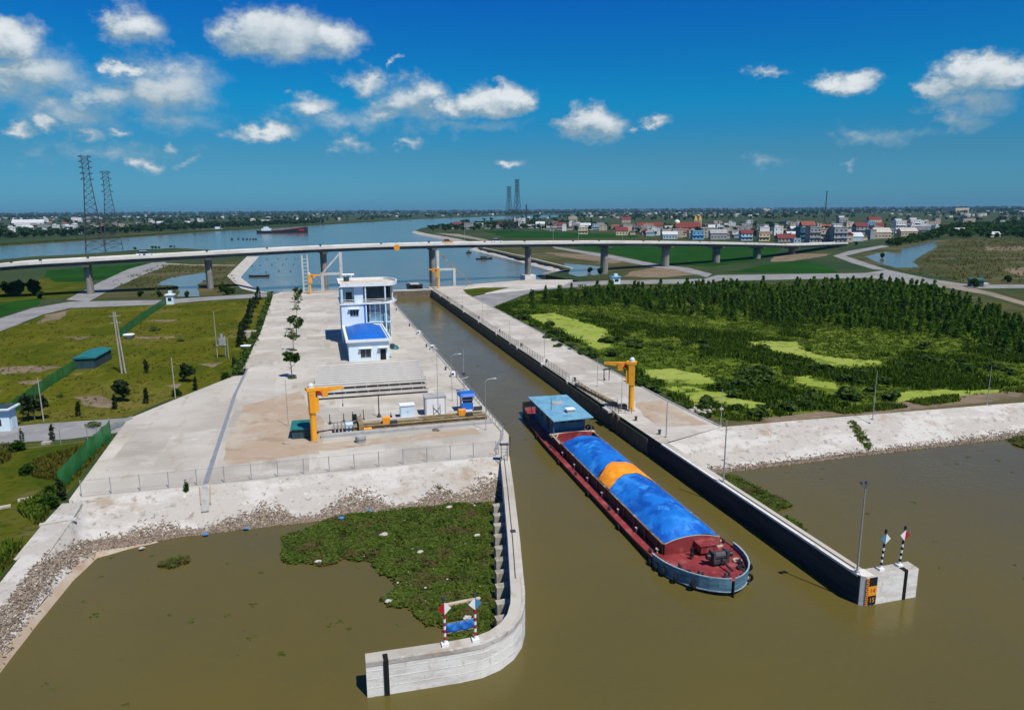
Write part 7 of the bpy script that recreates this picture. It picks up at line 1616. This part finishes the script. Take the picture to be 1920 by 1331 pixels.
V, F = scatter_arrays(tall, np.column_stack([P, np.full(n, ZG)]), nrng.uniform(.7, 1.35, (n, 1)) * np.array([[1, 1, 1]]), nrng.random(n) * 6.28)
stuff(place('reed_bed', fast_mesh('reed_bed', V, F, mt['reed_dark'])), 'tall dark reeds massed in the marsh', 'reeds')
P = marsh_pts(17000, lambda x, y: mnoise.noise(Vector((x * .045, y * .03, 2))) + .5 * mnoise.noise(Vector((x * .15, y * .12, 5))) <= .10); n = len(P)
V, F = scatter_arrays(short_, np.column_stack([P, np.full(n, ZG)]), nrng.uniform(.6, 1.4, (n, 1)) * np.array([[1, 1, 1]]), nrng.random(n) * 6.28)
stuff(place('sedge', fast_mesh('sedge', V, F, mt['reed'])), 'bright green sedge covering the marsh floor', 'sedge')
P = []
for d in duck_w:
    A = np.array(ragged(d, 2, 1.2)); P.append(A)
P = np.concatenate(P); P = np.repeat(P, 1, 0) + nrng.normal(0, .5, (len(P), 2)); n = len(P)
V, F = scatter_arrays(tall, np.column_stack([P, np.full(n, ZG)]), nrng.uniform(.3, .7, (n, 1)) * np.array([[1, 1, 1]]), nrng.random(n) * 6.28)
stuff(place('reed_fringe', fast_mesh('reed_fringe', V, F, mt['reed'])), 'reeds fringing the bright duckweed pools', 'reeds')
WB = [(1005, 612), (1030, 628), (1050, 640), (1065, 655), (1090, 662), (1112, 668), (1130, 672), (1150, 640), (1165, 625), (1175, 650), (985, 598), (970, 590), (1200, 640), (1250, 655), (1300, 650), (1395, 700), (1420, 712), (1440, 700), (1360, 735), (1385, 720), (1600, 715), (1630, 700), (1560, 700), (1700, 690), (1760, 680), (1820, 690), (1740, 655), (1480, 690), (1310, 760), (1340, 775), (1390, 770), (1450, 765), (1500, 762), (1520, 755), (1230, 735), (1205, 718), (1580, 745), (1640, 735), (1880, 700), (1900, 660)]
tmb = [leaf_quads(230, sh_ball(1.6, 1.6, 1.1, .95, 6, 31 + i), .33) for i in range(4)]
Pb = []
for q in WB:
    p = at(*q, ZG)
    for _ in range(3): Pb.append((p.x + rng.gauss(0, 1.6), p.y + rng.gauss(0, 2.2), ZG - .15))
Pb = np.array(Pb); n = len(Pb); s = nrng.uniform(.5, 1.1, (n, 1)) * np.array([[1.15, 1.15, .8]]); V, F = scatter_arrays(tmb, Pb, s, nrng.random(n) * 6.28)
stuff(place('willow_scrub', fast_mesh('willow_scrub', V, F, mt['leaf_mid'])), 'green willow scrub massed among the marsh reeds', 'scrub')
# grass tufts on the meadows
PONDS = [[tuple(q) for q in pts(p_, ZG)] for p_ in PONDS_PX]
def tufts(name, px, n, h, mat, label, step=None, f=None):
    w = [tuple(q) for q in pts(px, ZG)]; P = fill_poly(w, n); tm = [blades(5, h, .35, .09) for _ in range(5)]
    v = np.array([mnoise.noise(Vector((x * .09, y * .09, 4))) > -.12 for x, y in P]); P = P[v]
    for pond in PONDS: P = P[~inside(P, pond)]
    n = len(P)
    V, F = scatter_arrays(tm, np.column_stack([P, np.full(n, ZG)]), nrng.uniform(.5, 1.5, (n, 1)) * np.array([[1, 1, 1]]), nrng.random(n) * 6.28)
    return stuff(place(name, fast_mesh(name, V, F, mt[mat])), label, 'grass')
tufts('meadow_grass', [(0, 622), (130, 582), (300, 574), (500, 563), (485, 620), (450, 700), (300, 752), (240, 780), (0, 795)], 2600, .2, 'grass_tuft', 'short tufted grass of the left meadow')
tufts('lower_grass', [(0, 836), (206, 825), (175, 860), (112, 930), (60, 1005), (0, 1075)], 6000, .42, 'grass_tuft', 'rough grass of the lower left meadow')
tufts('lower_weeds', [(0, 900), (110, 935), (80, 970), (0, 1070)], 3500, .7, 'reed', 'rank green weeds beside the bank path')
tufts('verge_grass', [(1280, 760), (1420, 788), (1640, 760), (1920, 728), (1920, 738), (1640, 772), (1400, 798)], 2200, .5, 'reed', 'weedy verge between the marsh and the right revetment')
tufts('bank_grass', [(200, 532), (300, 498), (420, 494), (450, 540), (300, 560)], 1500, .6, 'grass_tuft', 'dry grass on the left bank under the bridge')
tufts('scrub_grass', [(1700, 512), (1780, 450), (1920, 448), (1920, 530), (1800, 530)], 2500, .9, 'grass_tuft', 'dry scrub grass on the right flat')
tufts('roadside_grass', [(1080, 536), (1320, 534), (1640, 524), (1700, 534), (1320, 545), (1080, 548)], 1800, .7, 'reed', 'green verge between the right road and the plantation')
# far trees: hedgerows, village groves, belts to the horizon
far_t = [leaf_quads(26, sh_ball(3.2, 3.2, 2.6, 3.4, 5, 50 + i), 1.25) for i in range(5)]
def grove(name, P, s0, s1, mat, label, cat='trees'):
    n = len(P); s = nrng.uniform(s0, s1, (n, 1)); V, F = scatter_arrays(far_t, P, s * np.array([[1, 1, 1]]), nrng.random(n) * 6.28); return stuff(place(name, fast_mesh(name, V, F, mt[mat])), label, cat)
def grove_px(name, px, n, s0, s1, mat, label): w = [tuple(q) for q in pts(px, ZG)]; P = fill_poly(w, n); P = dry(np.column_stack([P, np.full(len(P), ZG)])); return grove(name, P, s0, s1, mat, label)
grove_px('riverside_trees', [(-60, 452), (100, 446), (260, 437), (420, 428), (600, 418.5), (600, 416), (400, 423), (200, 432), (0, 440), (-60, 444)], 700, .9, 1.9, 'far_trees', 'green belt of trees along the far river bank')
grove_px('village_trees', [(1130, 430), (1250, 424), (1420, 421), (1660, 424), (1660, 440), (1590, 450), (1400, 446), (1200, 443)], 430, .6, 1.2, 'far_trees', 'dark trees between the village houses')
grove_px('village_edge_trees', [(800, 427), (900, 420), (1060, 417), (1150, 424), (1120, 432), (1030, 432), (920, 433), (810, 434)], 330, .8, 1.5, 'far_trees', 'trees among the houses on the river point')
grove_px('orchard', [(1745, 447), (1760, 432), (1800, 424), (1960, 420), (1980, 446), (1850, 447)], 420, .9, 1.5, 'leaf_dark', 'dense dark orchard beyond the right scrub flat')
grove_px('pond_trees', [(1660, 460), (1690, 452), (1750, 440), (1765, 447), (1720, 456), (1680, 464)], 60, .7, 1.1, 'leaf_dark', 'trees on the bank of the right pond')
grove_px('far_left_trees', [(-40, 470), (150, 470), (330, 463), (330, 466), (150, 475), (0, 484)], 60, .3, .55, 'far_trees', 'low scrub on the near river bank below the pylons')
for i, (d0, d1, n, s0, s1, nm) in enumerate(((1500, 2600, 900, 1.0, 1.9, 'first'), (2600, 4800, 1900, 1.2, 2.4, 'second'), (4800, 9000, 2600, 1.8, 3.6, 'third'), (9000, 21000, 2600, 3.2, 6.5, 'last'))):
    P = dry(plain_points(n, -150, 2070, d0, d1)); v = np.array([mnoise.noise(Vector((x * .0016 * (1500 / d0) ** .5, y * .0028 * (1500 / d0) ** .5, i))) for x, y, z in P]); P = P[v > (-.02 if i < 2 else -.22)]
    bad = inside(P, [tuple(q) for q in pts([(850, 436), (900, 415), (1660, 412), (1660, 456), (1000, 450)], ZG)]); P = P[~bad] if i == 0 else P
    grove('tree_belt', P, s0, s1, 'far_trees', f'{nm} hazy belt of trees on the far plain')
def tree_px(px, py, h, label, mat='leaf_dark', wide=1.0, group=None):
    p = at(px, py, ZG); key = (mat, round(wide, 1))
    if key not in KIDS: KIDS[key] = crown('crown', 330, sh_ball(2.3 * wide, 2.3 * wide, 2.2, 3.7, 8, len(KIDS) + 70), .55, mat)
    return tree((p.x, p.y, ZG - (.20 * h if 'lone tree' not in label else .05 * h)), KIDS[key], TT, label, sc=h / 6.0, group=group)
TT = trunk(4.2, .22, 5, 1.3)
for px, py, h, lb in ((38, 556, 8.5, 'dark bushy tree group below the bridge at the left edge'), (62, 553, 8.0, 'dark bushy tree right of the group below the bridge'), (12, 553, 7.0, 'dark bushy tree at the far left under the bridge'), (78, 560, 4.0, 'small tree beside the road under the bridge'), (416, 548, 4.2, 'bushy tree at the left foot of the bridge pier'), (436, 551, 3.8, 'bright bushy tree by the left revetment'), (425, 553, 4.4, 'dark bush between pier and left revetment'), (1345, 407, 15, 'big dark lone tree rising behind the church'), (1826, 540, 5.0, 'dark tree over the teal hut'), (1888, 530, 4.2, 'small round tree right of the teal hut'), (1692, 425, 8, 'dark tree between the white houses'), (1606, 460, 4, 'dark bush at the bridge end'), (1685, 459, 6.5, 'dark tree on the pond bank by the village'), (1655, 484, 4.5, 'bush at the near corner of the right pond'), (1107, 512, 4, 'lone bush in the pond by the right pier'), (1126, 515, 4.5, 'green bush beside the right pier pond'), (1735, 447, 8, 'dark tree at the left end of the orchard'), (1080, 432, 9, 'broad dark tree left of the cream villa'), (300, 557, 3.2, 'low bush left of the small guard post'), (265, 556, 3.4, 'low bush by the road under the left span'), (350, 557, 3.0, 'low bush right of the small guard post')):
    tree_px(px, py, h, lb, 'leaf_dark' if 'bright' not in lb else 'leaf_mid')
# ---- floating water hyacinth
def px_poly(lst, ox, oy, k): return [(ox + x / k, oy + y / k) for x, y in lst]
M1 = px_poly([(135, 450), (200, 425), (280, 405), (420, 345), (560, 325), (700, 310), (850, 298), (1000, 290), (1215, 285), (1222, 500), (1215, 700), (1230, 830), (1262, 890), (1240, 935), (1150, 982), (1050, 1002), (985, 1005), (1010, 960), (960, 930), (940, 880), (870, 892), (820, 850), (790, 808), (690, 800), (650, 770), (720, 695), (640, 640), (590, 575), (430, 552), (400, 592), (280, 585), (150, 578)], 480, 840, 2.711)
M2 = px_poly([(160, 450), (210, 395), (330, 460), (430, 510), (550, 575), (470, 625), (560, 660), (650, 740), (580, 722), (490, 670), (400, 600), (330, 555)], 1300, 760, 3.097)
M3 = [(305, 1058), (330, 1046), (358, 1043), (342, 1057), (322, 1066)]
M4 = [(1890, 822), (1930, 815), (1960, 830), (1930, 842), (1905, 836)]
hb = [blades(6, .24, .34, .10) for _ in range(8)]
# broad floating leaves: mostly level quads
def pads(n, s, h):
    V = []
    for i in range(n):
        a = rng.random() * 6.28; r = rng.random() ** .5 * .42; x, y = r * math.cos(a), r * math.sin(a); z = rng.uniform(.05, h); t_ = rng.uniform(-.5, .5); u = rng.random() * 6.28; q = s * rng.uniform(.6, 1.3)
        for da in (0, 1.57, 3.14, 4.71): V.append((x + math.cos(u + da) * q, y + math.sin(u + da) * q, z + t_ * q * math.cos(da)))
    return np.array(V, float), np.arange(4 * n).reshape(-1, 4)
hp = [pads(9, .14, .22) for _ in range(6)]
for nm, px, n, lb in (('hyacinth_mat', M1, 7200, 'large mat of green water hyacinth caught behind the curved wing wall'), ('hyacinth_mat', M2, 1500, 'narrow raft of water hyacinth along the guide wall'), ('hyacinth_mat', M3, 120, 'small clump of floating weed alone in the left basin'), ('hyacinth_mat', M4, 200, 'patch of floating weed at the right edge under the revetment')):
    w = ragged([tuple(q) for q in pts(px, 0.05)], .5, .55, 3.0, .55); P = fill_poly(w, n); v = np.array([mnoise.noise(Vector((x * .5, y * .5, 1))) > -.30 for x, y in P]); P = P[v]; k = len(P)
    V1, F1 = scatter_arrays(hp, np.column_stack([P, np.full(k, .03)]), nrng.uniform(.6, 1.3, (k, 1)) * np.array([[1, 1, 1]]), nrng.random(k) * 6.28)
    Q = fill_poly(w, n // 2); k = len(Q); V2, F2 = scatter_arrays(hb, np.column_stack([Q, np.full(k, .03)]), nrng.uniform(.6, 1.4, (k, 1)) * np.array([[1, 1, 1]]), nrng.random(k) * 6.28)
    stuff(place(nm, fast_mesh(nm, np.concatenate([V1, V2]), np.concatenate([F1, F2 + len(V1)]), mt['hyacinth'])), lb, 'water weed')
    sheet('weed_roots', w, .035, mt['hyacinth_bed'], 'stuff', 'matted roots under the ' + lb.split(' of ')[-1], 'water weed')
# ---- driftwood and litter thrown up along the banks
from mathutils.bvhtree import BVHTree
bv, bf = [], []
for o in scene.objects:
    if o.parent is None and o.name.split('.')[0] in ('revetment', 'rubble_bank', 'bank_toe', 'bank_path'):
        k = len(bv); bv += [v.co.copy() for v in o.data.vertices]; bf += [tuple(i + k for i in p.vertices) for p in o.data.polygons]
BANK = BVHTree.FromPolygons(bv, bf)
def bank_z(x, y):
    h = BANK.ray_cast(Vector((x, y, 9)), Vector((0, 0, -1)))[0]
    return max(.02, h.z) if h else .02
def sticks(name, P, zf, lab, smin=.10, smax=.55, mat='debris'):
    n = len(P); L = nrng.uniform(smin, smax, n); W = nrng.uniform(.03, .10, n) * (1 if mat == 'debris' else 2.4); H_ = nrng.uniform(.03, .12, n)
    z = np.array([zf(x, y) for x, y in P]); V, F = boxes(np.column_stack([P, z]), np.stack([L, W, H_], 1), nrng.random(n) * 6.28); return stuff(place(name, fast_mesh(name, V, F, mt[mat])), lab, 'debris')
def band(n, x0, x1, y0, f): x = x0 + nrng.random(n) * (x1 - x0); return np.column_stack([x, y0 + np.abs(nrng.normal(0, 1, n)) * np.array([f(a) for a in x])])
fL = lambda x: .5 + 1.5 * max(0, mnoise.noise(Vector((x * .17, 0, 0))) + .35) * (1.25 if x > -9 else .8)
P = band(11500, -26, 21.8, 82.0, fL); P[:, 1] -= np.clip(-17 - P[:, 0], 0, 9) * .26; P = P[P[:, 1] < 87.3]
sticks('drift_line', P, bank_z, 'brown driftwood and reed litter along the left revetment toe')
sticks('litter_line', band(420, -22, 21.5, 82.4, fL), bank_z, 'pale plastic litter in the left drift line', .12, .4, 'litter')
P = band(6500, 48, 125, 82.9, lambda x: .75); P[:, 1] += .02 * (P[:, 0] - 75) * (P[:, 0] < 75) ; sticks('drift_line', P, bank_z, 'brown driftwood along the right revetment toe')
sticks('litter_line', band(260, 48, 125, 83.1, lambda x: .8), bank_z, 'pale litter along the right revetment toe', .12, .4, 'litter')
y_ = 50 + nrng.random(4800) * 31; x_ = -27.35 - .02 * (79 - y_) + nrng.normal(0, .42, 4800) + np.where(y_ > 74, (y_ - 74) * .28, 0); P = np.column_stack([x_, y_])
sticks('drift_line', P[(P[:, 0] > -28.6)], bank_z, 'driftwood caught between the bank path and the toe beam')
sticks('litter_line', P[:420], bank_z, 'pale litter beside the bank path', .12, .45, 'litter')
P = fill_poly([tuple(q) for q in pts(M1, 0.05)], 110); sticks('mat_litter', P, lambda x, y: .14, 'pale litter floating among the water hyacinth', .06, .22, 'litter')
def bag(px, py, s, mat, label, z=.3):
    p = at(px, py, z); b = bmesh.new(); bmesh.ops.create_icosphere(b, subdivisions=2, radius=s * .72)
    for v in b.verts: v.co *= 1 + .55 * mnoise.noise(v.co * 2.2 / s + Vector((px, py, 0))); v.co.z *= .42; v.co.x *= 1.25
    me = bpy.data.meshes.new('plastic_bag'); b.to_mesh(me); b.free(); me.materials.append(mt[mat]); tag(place('plastic_bag', me, None, p), label, 'plastic bag')
for a in ((385, 1001, .35, 'bag_blue', 'blue plastic bag at the water line left of the weed mat'), (462, 990, .35, 'bag_blue', 'blue plastic bag in the drift line near the water'), (640, 970, .38, 'bag_blue', 'pale blue plastic bag at the left top of the hyacinth'), (692, 956, .32, 'bag_blue', 'blue plastic bag above the middle of the hyacinth', ), (266, 1027, .35, 'bag_white', 'white plastic bag floating off the left drift line'), (720, 1001, .5, 'bag_white', 'white rag lying in the middle of the hyacinth'), (895, 1003, .4, 'bag_white', 'white bag on the right part of the hyacinth'), (596, 1052, .38, 'bag_white', 'white bag at the near edge of the hyacinth'), (788, 1034, .36, 'bag_white', 'pinkish white bag in the centre of the hyacinth'), (876, 1157, .4, 'bag_white', 'white bag near the marker poles'), (843, 950, .4, 'bag_white', 'white scrap at the top edge of the hyacinth'), (728, 1126, .35, 'bag_white', 'yellowish scrap at the left tip of the lower hyacinth'), (1440, 962, .5, 'bag_white', 'pale bag by the guide wall weed raft')): bag(*a)
m = MB(); m.beam((0, -1.7, .25), (0, 1.7, .2), .35, .3); tag(m.build('drift_log', mt['cream'], None, loc=(*at(868, 1131, .1).to_2d(), 0), rz=R(-84)), 'pale log floating in the hyacinth behind the marker poles', 'log')
# weeds on the concrete
for px, py, s, lb in ((822, 900, .8, 'small weed tuft on the left revetment'), (842, 904, .7, 'second small weed tuft on the left revetment'), (343, 917, .5, 'weed tuft by the drain chute')):
    p = at(px, py, 2.2); V, F = blades(40, .35, .7, .05); tag(place('weed_tuft', fast_mesh('weed_tuft', V * s, F, mt['grass_tuft']), None, (p.x, p.y, bank_z(p.x, p.y) - .02)), lb, 'weed')
w = [(88, 88.6), (89.5, 91.0), (91.0, 91.6), (93.0, 88.0), (94.5, 85.6), (92.0, 86.4)]; w = [tuple(at(x, y, 1.8).to_2d()) for x, y in ((1588, 797), (1600, 796), (1622, 808), (1637, 818), (1630, 825), (1605, 812))]
P = fill_poly(w, 260); tm = [blades(5, .22, .3, .07) for _ in range(4)]; n = len(P); V, F = scatter_arrays(tm, np.column_stack([P, [bank_z(x, y) - .02 for x, y in P]]), np.ones((n, 3)), nrng.random(n) * 6.28); stuff(place('slope_weeds', fast_mesh('slope_weeds', V, F, mt['reed'])), 'strip of green weeds growing in a joint of the right revetment', 'weeds')

P = np.concatenate([np.column_stack([18 + nrng.random(90) * 27, 50 + nrng.random(90) * 240]), np.column_stack([-24 + nrng.random(60) * 40, 45 + nrng.random(60) * 36]), np.column_stack([48 + nrng.random(60) * 60, 40 + nrng.random(60) * 42])])
P = P[~((np.abs(P[:, 0] - 36.5) < 6) & (P[:, 1] > 52) & (P[:, 1] < 120)) & ((P[:, 1] < 90) | ((P[:, 0] > 27) & (P[:, 0] < 45.5)))]; n = len(P)
V, F = scatter_arrays(hp, np.column_stack([P, np.full(n, -.03)]), nrng.uniform(.25, 1.1, (n, 1)) * np.array([[1, 1, .4]]), nrng.random(n) * 6.28)
stuff(place('floating_leaves', fast_mesh('floating_leaves', V, F, mt['hyacinth'])), 'scattered floating leaves drifting on the brown water', 'water weed')
# ---- tell the village houses apart by what they stand beside
SHORT = []
for o in scene.objects:
    if o.parent is None and o.get('category') in ('house', 'church') and not o.get('group'):
        s = o['label']
        for w in (' in ', ' beside ', ' near ', ' left ', ' right ', ' above ', ' behind ', ' just ', ' at ', ' with ', ' among ', ' between ', ' under ', ' on ', ' below ', ' highest ', ' before ', ' rising ', ' standing ', ' far '):
            if w in s: s = s[:s.index(w)]
        SHORT.append((o.location.copy(), s))
cnt = {}
for _, s in SHORT: cnt[s] = cnt.get(s, 0) + 1
SHORT = [(l, s) for l, s in SHORT if cnt[s] == 1]
for o in [o for o in scene.objects if o.parent is None and o.get('category') == 'house' and 'village beyond the bridge' in o.get('group', '')]:
    l, s = min(SHORT, key=lambda q: (q[0] - o.location).length)
    a0, a1 = math.atan2(l.x, l.y), math.atan2(o.location.x, o.location.y); da = (a1 - a0) * l.length; dd = o.location.length - l.length
    rel = ('right of' if da > 0 else 'left of') if abs(da) > abs(dd) * .5 else ('behind' if dd > 0 else 'in front of')
    far_ = 'well ' if (o.location - l).length > 45 else ('just ' if (o.location - l).length < 24 else '')
    o['label'] = o['label'].replace(' in the village beyond the bridge', '') + f' {far_}{rel} the {s}'

# ================================================================== AIR
hz = MB().box(-FAR - 500, FAR + 500, -FAR - 500, FAR + 500, -2.6, 96.0)
hm = bpy.data.materials.new('haze_air'); hm.use_nodes = True; nt = hm.node_tree; nt.nodes.clear()
ho = N(nt, 'ShaderNodeOutputMaterial'); hv = N(nt, 'ShaderNodeVolumePrincipled')
hv.inputs['Color'].default_value = (.24, .52, .74, 1); hv.inputs['Density'].default_value = 5.0e-5; hv.inputs['Anisotropy'].default_value = 0.0
LK(nt, hv.outputs[0], ho.inputs['Volume'])
o = hz.build('haze', hm); o['kind'] = 'stuff'; tag(o, 'thin blue haze lying over the far plain')
bpy.context.view_layer.update()
